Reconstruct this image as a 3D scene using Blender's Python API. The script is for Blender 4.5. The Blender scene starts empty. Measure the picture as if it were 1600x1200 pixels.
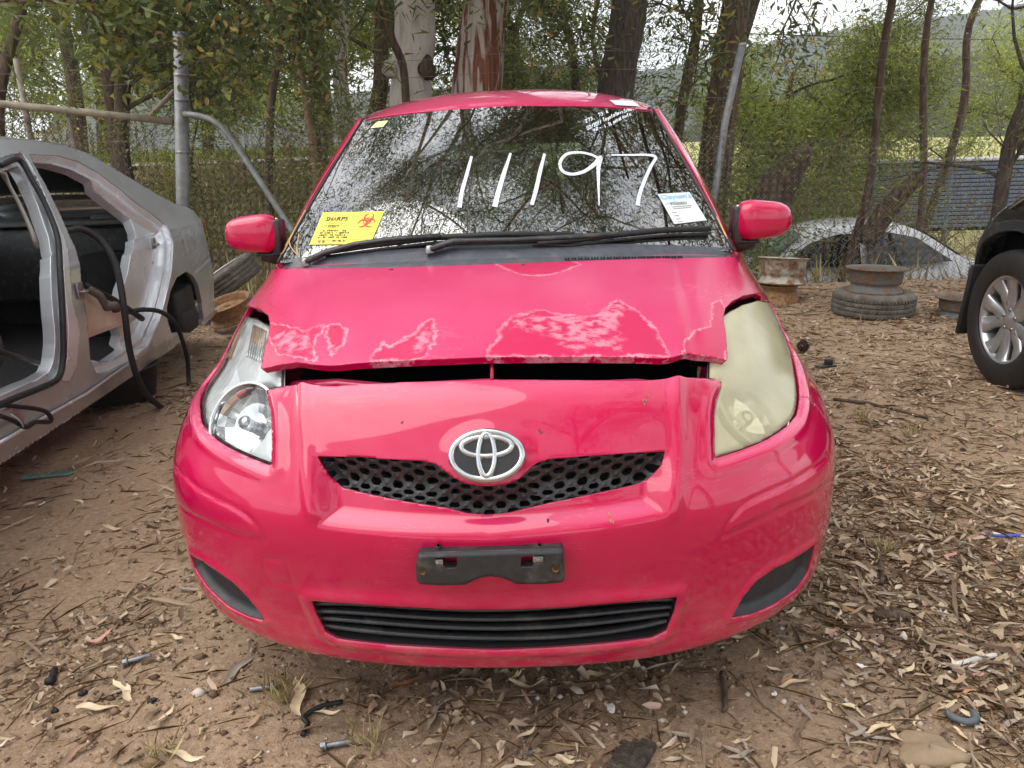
import bpy, math, random
import numpy as np
from mathutils import Vector, Matrix
from mathutils.bvhtree import BVHTree
random.seed(7); rng = np.random.default_rng(7)
R = math.radians
sc = bpy.context.scene
col = sc.collection
# ---------------------------------------------------------------- camera
CAM_H, PITCH, ROLL, FPX = 1.2163, R(15.498), R(1.738), 1200.0
_d = np.array([0, math.cos(PITCH), -math.sin(PITCH)]); _u0 = np.array([0, math.sin(PITCH), math.cos(PITCH)]); _x0 = np.array([1., 0, 0])
C_F = _d; C_R = math.cos(ROLL)*_x0 - math.sin(ROLL)*_u0; C_U = math.sin(ROLL)*_x0 + math.cos(ROLL)*_u0
C_O = np.array([0, 0, CAM_H])
cd = bpy.data.cameras.new('camera'); cam = bpy.data.objects.new('camera', cd); col.objects.link(cam)
cd.sensor_width = 36; cd.lens = 36*FPX/1600; cd.clip_start = .02; cd.clip_end = 3000
cam.matrix_world = Matrix(((C_R[0], C_U[0], -C_F[0], C_O[0]), (C_R[1], C_U[1], -C_F[1], C_O[1]), (C_R[2], C_U[2], -C_F[2], C_O[2]), (0, 0, 0, 1)))
sc.camera = cam
# ---------------------------------------------------------------- world, sun, exposure
SUN_EL, SUN_AZ = R(60), R(262)        # azimuth measured from +Y, clockwise: high on the left
w = bpy.data.worlds.new('World'); sc.world = w; w.use_nodes = True
nt = w.node_tree; N = nt.nodes; L = nt.links
for n in list(N): N.remove(n)
out = N.new('ShaderNodeOutputWorld'); bg = N.new('ShaderNodeBackground'); bg.inputs[1].default_value = .125
sky = N.new('ShaderNodeTexSky'); sky.sky_type = 'NISHITA'; sky.sun_disc = False; sky.sun_elevation = SUN_EL; sky.sun_rotation = SUN_AZ
sky.air_density = 1.2; sky.dust_density = 3.0
tc = N.new('ShaderNodeTexCoord'); mp = N.new('ShaderNodeMapping'); mp.inputs['Scale'].default_value = (1.6, 1.6, 4.0)
nz = N.new('ShaderNodeTexNoise'); nz.inputs['Scale'].default_value = 1.7; nz.inputs['Detail'].default_value = 6; nz.inputs['Roughness'].default_value = .55
rp = N.new('ShaderNodeValToRGB'); rp.color_ramp.elements[0].position = .3; rp.color_ramp.elements[1].position = .68
rp.color_ramp.elements[0].color = (.62, .62, .62, 1); rp.color_ramp.elements[1].color = (1, 1, 1, 1)
nz2 = N.new('ShaderNodeTexNoise'); nz2.inputs['Scale'].default_value = 3.1; nz2.inputs['Detail'].default_value = 5
rp2 = N.new('ShaderNodeValToRGB'); rp2.color_ramp.elements[0].position = .3; rp2.color_ramp.elements[1].position = .7
rp2.color_ramp.elements[0].color = (5.6, 5.8, 6.1, 1); rp2.color_ramp.elements[1].color = (9.2, 9.2, 9.2, 1)
mx = N.new('ShaderNodeMixRGB')
L.new(tc.outputs['Generated'], mp.inputs[0]); L.new(mp.outputs[0], nz.inputs[0]); L.new(mp.outputs[0], nz2.inputs[0])
L.new(nz.outputs[0], rp.inputs[0]); L.new(nz2.outputs[0], rp2.inputs[0])
L.new(rp.outputs[0], mx.inputs[0]); L.new(sky.outputs[0], mx.inputs[1]); L.new(rp2.outputs[0], mx.inputs[2])
L.new(mx.outputs[0], bg.inputs[0]); L.new(bg.outputs[0], out.inputs[0])
sd = bpy.data.lights.new('sun', 'SUN'); sun = bpy.data.objects.new('sun', sd); col.objects.link(sun)
sd.energy = 1.5; sd.angle = R(64); sd.color = (1, .96, .9)
_sv = Vector((math.sin(SUN_AZ)*math.cos(SUN_EL), math.cos(SUN_AZ)*math.cos(SUN_EL), math.sin(SUN_EL)))
sun.rotation_euler = _sv.to_track_quat('Z', 'Y').to_euler()
sc.view_settings.view_transform = 'Standard'; sc.view_settings.look = 'None'; sc.view_settings.gamma = 1
sc.view_settings.exposure = .95; sc.view_settings.use_curve_mapping = False
sc.cycles.max_bounces = 5; sc.cycles.diffuse_bounces = 2; sc.cycles.glossy_bounces = 3; sc.cycles.transmission_bounces = 3; sc.cycles.transparent_max_bounces = 8
sc.cycles.adaptive_threshold = .02; sc.cycles.caustics_reflective = False; sc.cycles.caustics_refractive = False

# ---------------------------------------------------------------- projection helpers (photograph pixels, 1600 x 1200)
def project(P):
    v = np.asarray(P, float).reshape(-1, 3) - C_O; z = v @ C_F
    return np.stack([800 + FPX*(v @ C_R)/z, 600 - FPX*(v @ C_U)/z], 1)
def ray(px, py):
    d = C_F + C_R*(px - 800)/FPX - C_U*(py - 600)/FPX
    return d/np.linalg.norm(d)
def on_ground(px, py, z=0.):
    d = ray(px, py); t = (z - CAM_H)/d[2]; return C_O + d*t
def at_y(px, py, Y):
    d = ray(px, py); return C_O + d*(Y/d[1])

# ---------------------------------------------------------------- object helpers
def tag(o, label=None, cat=None, group=None, kind=None):
    if label: o['label'] = label
    if cat: o['category'] = cat
    if group: o['group'] = group
    if kind: o['kind'] = kind
    return o
def empty(name, loc=(0, 0, 0), rz=0, label=None, cat=None, group=None):
    o = bpy.data.objects.new(name, None); col.objects.link(o); o.location = loc; o.rotation_euler = (0, 0, rz); o.empty_display_size = .05
    return tag(o, label, cat, group)
def link(name, me, m=None, parent=None):
    o = bpy.data.objects.new(name, me); col.objects.link(o)
    if m and not me.materials: me.materials.append(m)
    if parent: o.parent = parent
    return o
def copy_tree(o, parent=None):
    c = o.copy(); col.objects.link(c); c.parent = parent
    for ch in list(o.children): copy_tree(ch, c)
    return c
def mesh(name, V, Fc, smooth=True, attrs=None):
    me = bpy.data.meshes.new(name)
    V = np.asarray(V, np.float32).reshape(-1, 3)
    if isinstance(Fc, np.ndarray) and Fc.ndim == 2:
        n, k = Fc.shape
        me.vertices.add(len(V)); me.vertices.foreach_set('co', V.ravel())
        me.loops.add(n*k); me.loops.foreach_set('vertex_index', Fc.astype(np.int32).ravel())
        me.polygons.add(n); me.polygons.foreach_set('loop_start', np.arange(0, n*k, k, dtype=np.int32))
        me.update(calc_edges=True)
    else:
        me.from_pydata(V.tolist(), [], [list(map(int, f)) for f in Fc])
    if smooth and len(me.polygons): me.polygons.foreach_set('use_smooth', np.ones(len(me.polygons), bool))
    for k, a in (attrs or {}).items():
        a = np.asarray(a, np.float32)
        if a.ndim == 1:
            at = me.attributes.new(k, 'FLOAT', 'POINT'); at.data.foreach_set('value', a)
        else:
            at = me.attributes.new(k, 'FLOAT_COLOR', 'POINT'); at.data.foreach_set('color', a.ravel())
    me.update()
    return me
class MB:
    def __init__(s): s.v = []; s.f = []; s.a = []; s.cur = 0.
    def add(s, vs, fs):
        b = len(s.v); s.v.extend([tuple(map(float, v)) for v in vs]); s.f.extend([tuple(b + i for i in f) for f in fs]); s.a.extend([s.cur]*len(vs)); return s
    def box(s, c, sz, rot=None, taper=1.):
        vs = []
        for dz in (-1, 1):
            t = taper if dz > 0 else 1.
            for dx, dy in ((-1, -1), (1, -1), (1, 1), (-1, 1)):
                p = Vector((dx*sz[0]/2*t, dy*sz[1]/2*t, dz*sz[2]/2))
                if rot is not None: p = rot @ p
                vs.append((c[0]+p.x, c[1]+p.y, c[2]+p.z))
        return s.add(vs, [(3, 2, 1, 0), (4, 5, 6, 7), (0, 1, 5, 4), (1, 2, 6, 5), (2, 3, 7, 6), (3, 0, 4, 7)])
    def tube(s, pts, rad, n=8, cap=True, flat=1.):
        P = [Vector(p) for p in pts]; m = len(P)
        if not hasattr(rad, '__len__'): rad = [rad]*m
        T = [(P[min(i+1, m-1)] - P[max(i-1, 0)]).normalized() for i in range(m)]
        up = Vector((0, 0, 1)) if abs(T[0].z) < .9 else Vector((1, 0, 0))
        nrm = (up - T[0]*up.dot(T[0])).normalized(); vs = []
        for i in range(m):
            nrm = (nrm - T[i]*nrm.dot(T[i]))
            nrm = nrm.normalized() if nrm.length > 1e-6 else T[i].orthogonal().normalized()
            b = T[i].cross(nrm)
            for k in range(n):
                a = 2*math.pi*k/n
                q = P[i] + (nrm*math.cos(a)*flat + b*math.sin(a))*rad[i]; vs.append(q)
        fs = [(i*n+k, i*n+(k+1) % n, (i+1)*n+(k+1) % n, (i+1)*n+k) for i in range(m-1) for k in range(n)]
        if cap: fs += [tuple(range(n-1, -1, -1)), tuple(range((m-1)*n, m*n))]
        return s.add(vs, fs)
    def lathe(s, prof, n=32, M=None, closed=False, arc=2*math.pi):
        # prof: (r, h) around local Z
        vs = []; m = len(prof); full = abs(arc - 2*math.pi) < 1e-6; nn = n if full else n+1
        for k in range(nn):
            a = arc*k/n
            for r, h in prof:
                p = Vector((r*math.cos(a), r*math.sin(a), h)); vs.append(M @ p if M is not None else p)
        fs = []
        for k in range(n):
            k2 = (k+1) % n if full else k+1
            for i in range(m if closed else m-1):
                j = (i+1) % m
                fs.append((k*m+i, k2*m+i, k2*m+j, k*m+j))
        return s.add(vs, fs)
    def prism(s, poly, d, M=None, both=True):
        # polygon in local XY, extruded along local Z from 0 to d
        n = len(poly); vs = [Vector((x, y, 0)) for x, y in poly] + [Vector((x, y, d)) for x, y in poly]
        if M is not None: vs = [M @ v for v in vs]
        return s.add(vs, [tuple(range(n-1, -1, -1)), tuple(range(n, 2*n))] + [(i, (i+1) % n, n+(i+1) % n, n+i) for i in range(n)])
    def build(s, name, m, parent=None, smooth=True, bevel=0, subd=0, auto=None, attr=None):
        me = mesh(name, s.v, s.f, smooth, {attr: s.a} if attr else None)
        o = link(name, me, m, parent)
        if bevel:
            md = o.modifiers.new('bevel', 'BEVEL'); md.width = bevel; md.segments = 2; md.limit_method = 'ANGLE'; md.angle_limit = R(35)
        if subd:
            md = o.modifiers.new('sub', 'SUBSURF'); md.levels = md.render_levels = subd
        if auto is not None: me.set_sharp_from_angle(angle=R(auto))
        return o
def catmull(pts, n):
    P = np.asarray(pts, float); P = np.vstack([2*P[0]-P[1], P, 2*P[-1]-P[-2]]); o = []
    for i in range(1, len(P)-2):
        for t in np.arange(n)/n:
            a, b, c, d = P[i-1:i+3]
            o.append(.5*((2*b) + (c-a)*t + (2*a-5*b+4*c-d)*t*t + (3*b-a-3*c+d)*t**3))
    o.append(P[-2]); return np.array(o)

# ---------------------------------------------------------------- material helpers
def lin(r, g, b):
    f = lambda c: (c/255/12.92) if c/255 <= .04045 else ((c/255+.055)/1.055)**2.4
    return (f(r), f(g), f(b), 1)
class Mt:
    def __init__(s, name):
        s.m = bpy.data.materials.new(name); s.m.use_nodes = True; s.n = s.m.node_tree.nodes; s.l = s.m.node_tree.links
        s.p = s.n['Principled BSDF']; s.o = s.n['Material Output']
        s.tc = None
    def obj(s):
        if not s.tc: s.tc = s.n.new('ShaderNodeTexCoord')
        return s.tc.outputs['Object']
    def set(s, **k):
        for a, v in k.items():
            i = s.p.inputs[a.replace('_', ' ')]
            if hasattr(v, 'is_output') or isinstance(v, bpy.types.NodeSocket): s.l.new(v, i)
            else: i.default_value = v
        return s
    def noise(s, scale, detail=4, rough=.55, vec=None, stretch=None, dist=0):
        t = s.n.new('ShaderNodeTexNoise'); t.inputs['Scale'].default_value = scale; t.inputs['Detail'].default_value = detail
        t.inputs['Roughness'].default_value = rough; t.inputs['Distortion'].default_value = dist
        v = vec or s.obj()
        if stretch:
            m = s.n.new('ShaderNodeMapping'); m.inputs['Scale'].default_value = stretch; s.l.new(v, m.inputs[0]); v = m.outputs[0]
        s.l.new(v, t.inputs[0]); return t.outputs[0]
    def voro(s, scale, feat='F1', vec=None, out='Distance'):
        t = s.n.new('ShaderNodeTexVoronoi'); t.inputs['Scale'].default_value = scale; t.feature = feat
        s.l.new(vec or s.obj(), t.inputs[0]); return t.outputs[out]
    def attr(s, name, out='Fac'):
        t = s.n.new('ShaderNodeAttribute'); t.attribute_name = name; return t.outputs[out]
    def ramp(s, fac, stops, interp='LINEAR'):
        r = s.n.new('ShaderNodeValToRGB'); r.color_ramp.interpolation = interp
        e = r.color_ramp.elements
        while len(e) < len(stops): e.new(.5)
        for x, (p, c) in zip(e, stops):
            x.position = p; x.color = c if hasattr(c, '__len__') else (c, c, c, 1)
        s.l.new(fac, r.inputs[0]); return r.outputs[0]
    def mix(s, fac, a, b, mode='MIX'):
        x = s.n.new('ShaderNodeMixRGB'); x.blend_type = mode
        for i, v in enumerate((fac, a, b)):
            if isinstance(v, bpy.types.NodeSocket): s.l.new(v, x.inputs[i])
            else: x.inputs[i].default_value = v
        return x.outputs[0]
    def math(s, op, a, b=0., c=0., clamp=False):
        x = s.n.new('ShaderNodeMath'); x.operation = op; x.use_clamp = clamp
        for i, v in enumerate((a, b, c)):
            if isinstance(v, bpy.types.NodeSocket): s.l.new(v, x.inputs[i])
            else: x.inputs[i].default_value = v
        return x.outputs[0]
    def bump(s, h, strength=.3, dist=.01, prev=None):
        b = s.n.new('ShaderNodeBump'); b.inputs['Strength'].default_value = strength; b.inputs['Distance'].default_value = dist
        s.l.new(h, b.inputs['Height'])
        if prev is not None: s.l.new(prev, b.inputs['Normal'])
        s.l.new(b.outputs[0], s.p.inputs['Normal']); return b.outputs[0]
    def sep(s, v):
        x = s.n.new('ShaderNodeSeparateXYZ'); s.l.new(v, x.inputs[0]); return x.outputs
def simple(name, c, rough=.5, metal=0., var=.12, scale=30., bump=0., spec=.5, coat=0., dirt=None):
    m = Mt(name); nz = m.noise(scale)
    c2 = tuple(min(1, v*(1+var)) for v in c[:3])+(1,); c1 = tuple(v*(1-var) for v in c[:3])+(1,)
    cc = m.ramp(nz, [(.3, c1), (.7, c2)])
    if dirt:
        d = m.ramp(m.noise(scale*.35, 6, .65), [(.52, 0), (.72, 1)]); cc = m.mix(m.math('MULTIPLY', d, dirt[3]), cc, tuple(dirt[:3])+(1,))
    m.set(Base_Color=cc, Roughness=m.ramp(m.noise(scale*.6), [(.3, max(0, rough-.08)), (.7, min(1, rough+.08))]), Metallic=metal, Specular_IOR_Level=spec, Coat_Weight=coat, Coat_Roughness=.06)
    if bump: m.bump(m.noise(scale*4, 3), bump, .004)
    return m.m
M = {}
# ================================================================ TERRAIN
def ss(x, a, b):
    t = np.clip((np.asarray(x, float)-a)/(b-a), 0, 1); return t*t*(3-2*t)
def vnoise(x, y, seed=0):
    x = np.asarray(x, float); y = np.asarray(y, float); xi = np.floor(x); yi = np.floor(y); fx = x-xi; fy = y-yi
    h = lambda i, j: np.modf(np.abs(np.sin(i*127.1+j*311.7+seed*74.7)*43758.5453))[0]
    u = fx*fx*(3-2*fx); v = fy*fy*(3-2*fy)
    return (h(xi, yi)*(1-u)+h(xi+1, yi)*u)*(1-v)+(h(xi, yi+1)*(1-u)+h(xi+1, yi+1)*u)*v
def fbm(x, y, o=4, seed=0): return sum(vnoise(x*2**k, y*2**k, seed+k)*.5**k for k in range(o))/(2-.5**(o-1))
def terrain(x, y):
    x = np.asarray(x, float); y = np.asarray(y, float)
    left = 1.45*ss(y, 8.2, 17) + .32*ss(y, 17.5, 24) + .03*np.maximum(y-26, 0)
    right = -1.25*ss(y, 7.9, 9.6) + 1.2*ss(y, 15, 40) + .05*np.maximum(y-30, 0)
    s = ss(x, .5, 3.2); h = left*(1-s)+right*s
    near = 1-ss(y, 6.5, 9)
    h = h + (fbm(x*1.3, y*1.3, 4, 3)-.5)*.06*(1-.5*near) + (fbm(x*6, y*6, 3, 9)-.5)*.022
    roadm = ss(y, 16.5, 18)*(1-ss(y, 23.5, 25))*(1-s); h = h*(1-roadm*.0)
    return h
def grid_mesh(name, xs, ys, m):
    X, Y = np.meshgrid(xs, ys); Z = terrain(X, Y); nu = len(xs)
    i, j = np.meshgrid(np.arange(len(ys)-1), np.arange(nu-1), indexing='ij'); a = (i*nu+j).ravel()
    return link(name, mesh(name, np.stack([X, Y, Z], -1).reshape(-1, 3), np.stack([a, a+1, a+nu+1, a+nu], 1)), m)
m = Mt('dirt'); o = m.obj(); xyz = m.sep(o)
c = m.ramp(m.noise(1.6, 4, .62), [(.30, lin(138, 113, 92)), (.5, lin(164, 137, 112)), (.72, lin(186, 160, 134))])
fine = m.noise(55, 5, .75); c = m.mix(.55, c, m.ramp(fine, [(.25, lin(94, 77, 63)), (.5, lin(158, 135, 112)), (.78, lin(210, 190, 164))]))
peb = m.ramp(m.voro(150), [(.0, 1), (.16, .6), (.32, 0)]); c = m.mix(m.math('MULTIPLY', peb, m.ramp(m.noise(22, 3), [(.5, 0), (.64, .6)])), c, lin(190, 170, 146))
# beyond the yard: dry grass on the bank, bright pasture farther off
gmask = m.math('MULTIPLY', m.ramp(m.math('MULTIPLY', xyz[1], .02), [(.175, 0), (.21, 1)]), m.ramp(m.noise(.9, 5, .6), [(.28, .35), (.6, 1)]))
gcol = m.mix(m.ramp(m.noise(.5, 5), [(.35, 0), (.65, 1)]), lin(120, 106, 72), lin(104, 112, 58))
far = m.ramp(m.math('MULTIPLY', xyz[1], .02), [(.47, 0), (.53, 1)])
gcol = m.mix(far, gcol, m.ramp(m.noise(.25, 5), [(.3, lin(140, 146, 72)), (.7, lin(172, 168, 104))]))
c = m.mix(gmask, c, gcol)
m.set(Base_Color=c, Roughness=.95, Specular_IOR_Level=.15)
m.bump(m.math('ADD', m.math('MULTIPLY', m.noise(38, 6, .75), 1.), m.math('MULTIPLY', peb, .25)), .9, .016); M['dirt'] = m.m
xs = np.concatenate([np.linspace(-400, -30, 16)[:-1], np.linspace(-30, -6, 36)[:-1], np.linspace(-6, 6, 230), np.linspace(6, 30, 36)[1:], np.linspace(30, 400, 16)[1:]])
ys = np.concatenate([np.linspace(-60, -4, 18)[:-1], np.linspace(-4, 9, 230)[:-1], np.linspace(9, 32, 70)[:-1], np.linspace(32, 260, 30)])
gnd = grid_mesh('ground', xs, ys, M['dirt']); tag(gnd, kind='structure')
# sealed road behind the left-hand fence
m = Mt('asphalt'); m.set(Base_Color=m.ramp(m.noise(30, 6, .7), [(.3, lin(112, 112, 116)), (.7, lin(150, 150, 152))]), Roughness=.85); m.bump(m.noise(200, 3), .3, .005); M['asphalt'] = m.m
M['road_paint'] = simple('road_paint', lin(222, 222, 218), .7, 0, .08, 8)
def strip(name, x0, x1, ya, yb, dz, m, nx=60):
    xs_ = np.linspace(x0, x1, nx); ys_ = np.linspace(ya, yb, 10); X, Y = np.meshgrid(xs_, ys_); Yw = Y - .22*(X+8); Z = terrain(X, Yw)
    Z = Z*0 + (1.52 + .035*(Y-18.5)) + dz; nu = nx; i, j = np.meshgrid(np.arange(9), np.arange(nx-1), indexing='ij'); a = (i*nu+j).ravel()
    return link(name, mesh(name, np.stack([X, Yw, Z], -1).reshape(-1, 3), np.stack([a, a+1, a+nu+1, a+nu], 1)), m)
rd = strip('road', -34, 1.5, 18.6, 24.4, .06, M['asphalt']); tag(rd, kind='structure')
l1 = strip('edge_line', -34, 1.5, 18.95, 19.15, .066, M['road_paint']); tag(l1, kind='structure')
l2 = strip('edge_line', -34, 1.5, 23.7, 23.9, .066, M['road_paint']); tag(l2, kind='structure')
# wooded hills
def hill(name, x0, x1, y, depth, ridge, cols, seed):
    nx, ny = 260, 46; xs_ = np.linspace(x0, x1, nx); X, V = np.meshgrid(xs_, np.linspace(0, 1, ny)); top = np.interp(X, [p for p, _ in ridge], [q for _, q in ridge])
    Y = y + depth*V; prof = np.sin(np.clip(V*1.15, 0, 1)*math.pi/2)
    Z = -2 + (top+2)*prof + (fbm(X*.28, Y*.28, 4, seed)-.5)*4.0*ss(V, .02, .2) + (fbm(X*1.2, Y*1.2, 3, seed+5)-.5)*2.2
    a = (np.arange(ny-1)[:, None]*nx+np.arange(nx-1)).ravel()
    m = Mt(name+'_mat'); m.set(Base_Color=m.mix(m.ramp(m.noise(.9, 8, .7), [(.35, 0), (.65, 1)]), cols[0], cols[1]), Roughness=1, Specular_IOR_Level=.1); m.bump(m.noise(1.4, 8, .8), 1., 1.2)
    return tag(link(name, mesh(name, np.stack([X, Y, Z], -1).reshape(-1, 3), np.stack([a, a+1, a+nx+1, a+nx], 1)), m.m), kind='structure')
hill('hill', 20, 240, 95, 60, [(20, 4), (38, 8), (55, 13), (75, 17.5), (105, 20), (160, 24), (240, 28)], (lin(46, 52, 34), lin(70, 75, 50)), 2)
hill('hill', -160, 220, 260, 90, [(-160, 44), (-80, 33), (-20, 34), (20, 42), (60, 38), (120, 50), (220, 60)], (lin(50, 58, 42), lin(74, 82, 60)), 12)
# ================================================================ RED HATCHBACK
CAR_X, CAR_D, CAR_YAW = -.05176, 1.3069, R(2.094)
red = empty('hatchback', (CAR_X, CAR_D, 0), -CAR_YAW, 'pinkish red hatchback with peeling popped bonnet and 11197 written on its windscreen', 'car')
_c, _s = math.cos(CAR_YAW), math.sin(CAR_YAW)
def car2w(P):
    P = np.asarray(P, float).reshape(-1, 3); return np.stack([CAR_X + P[:, 0]*_c + P[:, 1]*_s, CAR_D - P[:, 0]*_s + P[:, 1]*_c, P[:, 2]], 1)
def w2car_dir(d): return np.array([d[0]*_c - d[1]*_s, d[0]*_s + d[1]*_c, d[2]])
def w2car(p): q = np.array([p[0]-CAR_X, p[1]-CAR_D, p[2]]); return w2car_dir(q)
CAM_C = w2car(C_O)
def cray(px, py): return w2car_dir(ray(px, py))
def cat_y(px, py, y):            # point of the pixel's ray at car depth y
    d = cray(px, py); return CAM_C + d*((y - CAM_C[1])/d[1])

# ---- surface tools
def bsp(C, ts):
    C = np.asarray(C, float); P = np.concatenate([[2*C[0]-C[1]], C, [2*C[-1]-C[-2]]]); n = len(C)
    i = np.clip(np.floor(ts).astype(int), 0, n-2); f = (ts-i).reshape((-1,)+(1,)*(C.ndim-1))
    return ((1-f)**3*P[i] + (3*f**3-6*f*f+4)*P[i+1] + (-3*f**3+3*f*f+3*f+1)*P[i+2] + f**3*P[i+3])/6
def spans(C, step):
    d = np.linalg.norm(np.diff(C, axis=0), axis=1); t = []
    for i, l in enumerate(d):
        n = max(1, int(round(l/step))); t += list(i + np.arange(n)/n)
    return np.array(t + [len(d)])
def sdf(P, poly):
    P = np.asarray(P, float); Q = np.asarray(poly, float); A = Q; B = np.roll(Q, -1, 0)
    best = np.full(len(P), 1e9); ins = np.zeros(len(P), bool)
    for a, b in zip(A, B):
        e = b-a; w_ = P-a; t = np.clip((w_@e)/(e@e+1e-12), 0, 1); dd = w_ - t[:, None]*e
        best = np.minimum(best, (dd*dd).sum(1))
        c = (a[1] <= P[:, 1]) != (b[1] <= P[:, 1])
        xi = a[0] + (P[:, 1]-a[1])/(e[1] if abs(e[1]) > 1e-12 else 1e-12)*e[0]
        ins ^= c & (P[:, 0] < xi)
    return np.sqrt(best)*np.where(ins, -1, 1)
def ldist(P, line):
    best = np.full(len(P), 1e9); Q = np.asarray(line, float)
    for a, b in zip(Q[:-1], Q[1:]):
        e = b-a; w_ = P-a; t = np.clip((w_@e)/(e@e+1e-12), 0, 1); dd = w_ - t[:, None]*e; best = np.minimum(best, (dd*dd).sum(1))
    return np.sqrt(best)
sstep = lambda x: np.clip(x, 0, 1)**2*(3-2*np.clip(x, 0, 1))
def clip(W, F, phi):
    phi = np.where(np.abs(phi) < 1e-7, 1e-7, phi); s = phi < 0; cnt = s[F].sum(1); keep = [F[cnt == 3]]
    Mx = F[(cnt == 1) | (cnt == 2)]
    if len(Mx):
        sm = s[Mx]; c = sm.sum(1); odd = np.where(c == 1, sm.argmax(1), (~sm).argmax(1)); k = np.arange(len(Mx))
        a, b, d = Mx[k, odd], Mx[k, (odd+1) % 3], Mx[k, (odd+2) % 3]
        e = np.sort(np.concatenate([np.stack([a, b], 1), np.stack([a, d], 1)]), 1)
        ue, inv = np.unique(e, axis=0, return_inverse=True); inv = inv.ravel()
        t = (phi[ue[:, 0]]/(phi[ue[:, 0]]-phi[ue[:, 1]]))[:, None]
        NW = W[ue[:, 0]]*(1-t) + W[ue[:, 1]]*t; base = len(W); W = np.vstack([W, NW])
        ab = base + inv[:len(Mx)]; ad = base + inv[len(Mx):]; o1 = c == 1
        keep += [np.stack([a, ab, ad], 1)[o1], np.stack([ab, b, d], 1)[~o1], np.stack([ab, d, ad], 1)[~o1]]
    F = np.vstack(keep); used, inv = np.unique(F, return_inverse=True)
    return W[used], inv.reshape(-1, 3)
def boundary(F):
    e = np.concatenate([F[:, [0, 1]], F[:, [1, 2]], F[:, [2, 0]]]); se = np.sort(e, 1)
    u, idx, cnt = np.unique(se, axis=0, return_index=True, return_counts=True)
    return e[idx[cnt == 1]]
def flange(W, F, d=.014, rnd=.0016):
    # rolled edge: a tiny rounded turn and then a return flange along the inward normal
    be = boundary(F); vs = np.unique(be); mp_ = {v: i for i, v in enumerate(vs)}
    W1 = W[vs].copy(); W1[:, :3] -= W1[:, 3:6]*rnd
    W2 = W[vs].copy(); W2[:, :3] -= W2[:, 3:6]*d
    b1, b2 = len(W), len(W)+len(vs); Fs = []
    for a, b in be:
        i, j = mp_[a], mp_[b]
        Fs += [(b, a, b1+i), (b, b1+i, b1+j), (b1+j, b1+i, b2+i), (b1+j, b2+i, b2+j)]
    return np.vstack([W, W1, W2]), np.vstack([F, np.array(Fs)])
class Surf:
    """a grid of points (rows, columns, 3) in car space that pixels can be mapped onto"""
    def __init__(s, G, cam=None, rayf=None, tow=None):
        s.cam = CAM_C if cam is None else cam; s.rayf = rayf or cray; s.tow = tow or car2w
        s.G = G; s.nv, s.nu = G.shape[:2]
        s.S = np.concatenate([[0], np.cumsum(np.linalg.norm(np.diff(G[s.nv//2], axis=0), axis=1))])
        s.T = np.concatenate([[0], np.cumsum(np.linalg.norm(np.diff(G[:, s.nu//2], axis=0), axis=1))])
        i, j = np.meshgrid(np.arange(s.nv-1), np.arange(s.nu-1), indexing='ij'); a = (i*s.nu+j).ravel()
        s.Q = np.stack([a, a+1, a+s.nu+1, a+s.nu], 1); s.F = np.vstack([s.Q[:, [0, 1, 2]], s.Q[:, [0, 2, 3]]])
        s.ST = np.stack(np.meshgrid(s.S, s.T), -1).reshape(-1, 2)
        s.normals(); s.bvh = BVHTree.FromPolygons(s.G.reshape(-1, 3).tolist(), s.Q.tolist())
    def normals(s):
        n = np.cross(np.gradient(s.G, axis=1), np.gradient(s.G, axis=0)); s.Nn = n/np.maximum(np.linalg.norm(n, axis=2, keepdims=True), 1e-9)
    def hit(s, px, py):
        d = s.rayf(px, py); return s.bvh.ray_cast(Vector(s.cam), Vector(d))
    def st(s, px, py):
        loc, nn, idx, dd = s.hit(px, py)
        if loc is None:
            pp = project(s.tow(s.G.reshape(-1, 3))); vis = ((s.G.reshape(-1, 3)-s.cam)*s.Nn.reshape(-1, 3)).sum(1) < 0
            q = np.where(vis, (pp[:, 0]-px)**2+(pp[:, 1]-py)**2, 1e12); k = int(q.argmin()); return s.ST[k]
        i, j = divmod(idx, s.nu-1); P = s.G; p = np.array(loc)
        e1, e2 = P[i, j+1]-P[i, j], P[i+1, j]-P[i, j]; A = np.stack([e1, e2], 1); ab = np.clip(np.linalg.lstsq(A, p-P[i, j], rcond=None)[0], 0, 1)
        return np.array([s.S[j]+(s.S[j+1]-s.S[j])*ab[0], s.T[i]+(s.T[i+1]-s.T[i])*ab[1]])
    def poly(s, pts): return np.array([s.st(*p) for p in pts])
    def W(s): return np.hstack([s.G.reshape(-1, 3), s.Nn.reshape(-1, 3), s.ST])
def piece(name, W, F, m, parent, fl=.014, attrs=None):
    n0 = len(W)
    if fl: W, F = flange(W, F, fl)
    return link(name, mesh(name, W[:, :3], F, True, {k: f(W) for k, f in (attrs or {}).items()}), m, parent)

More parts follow.
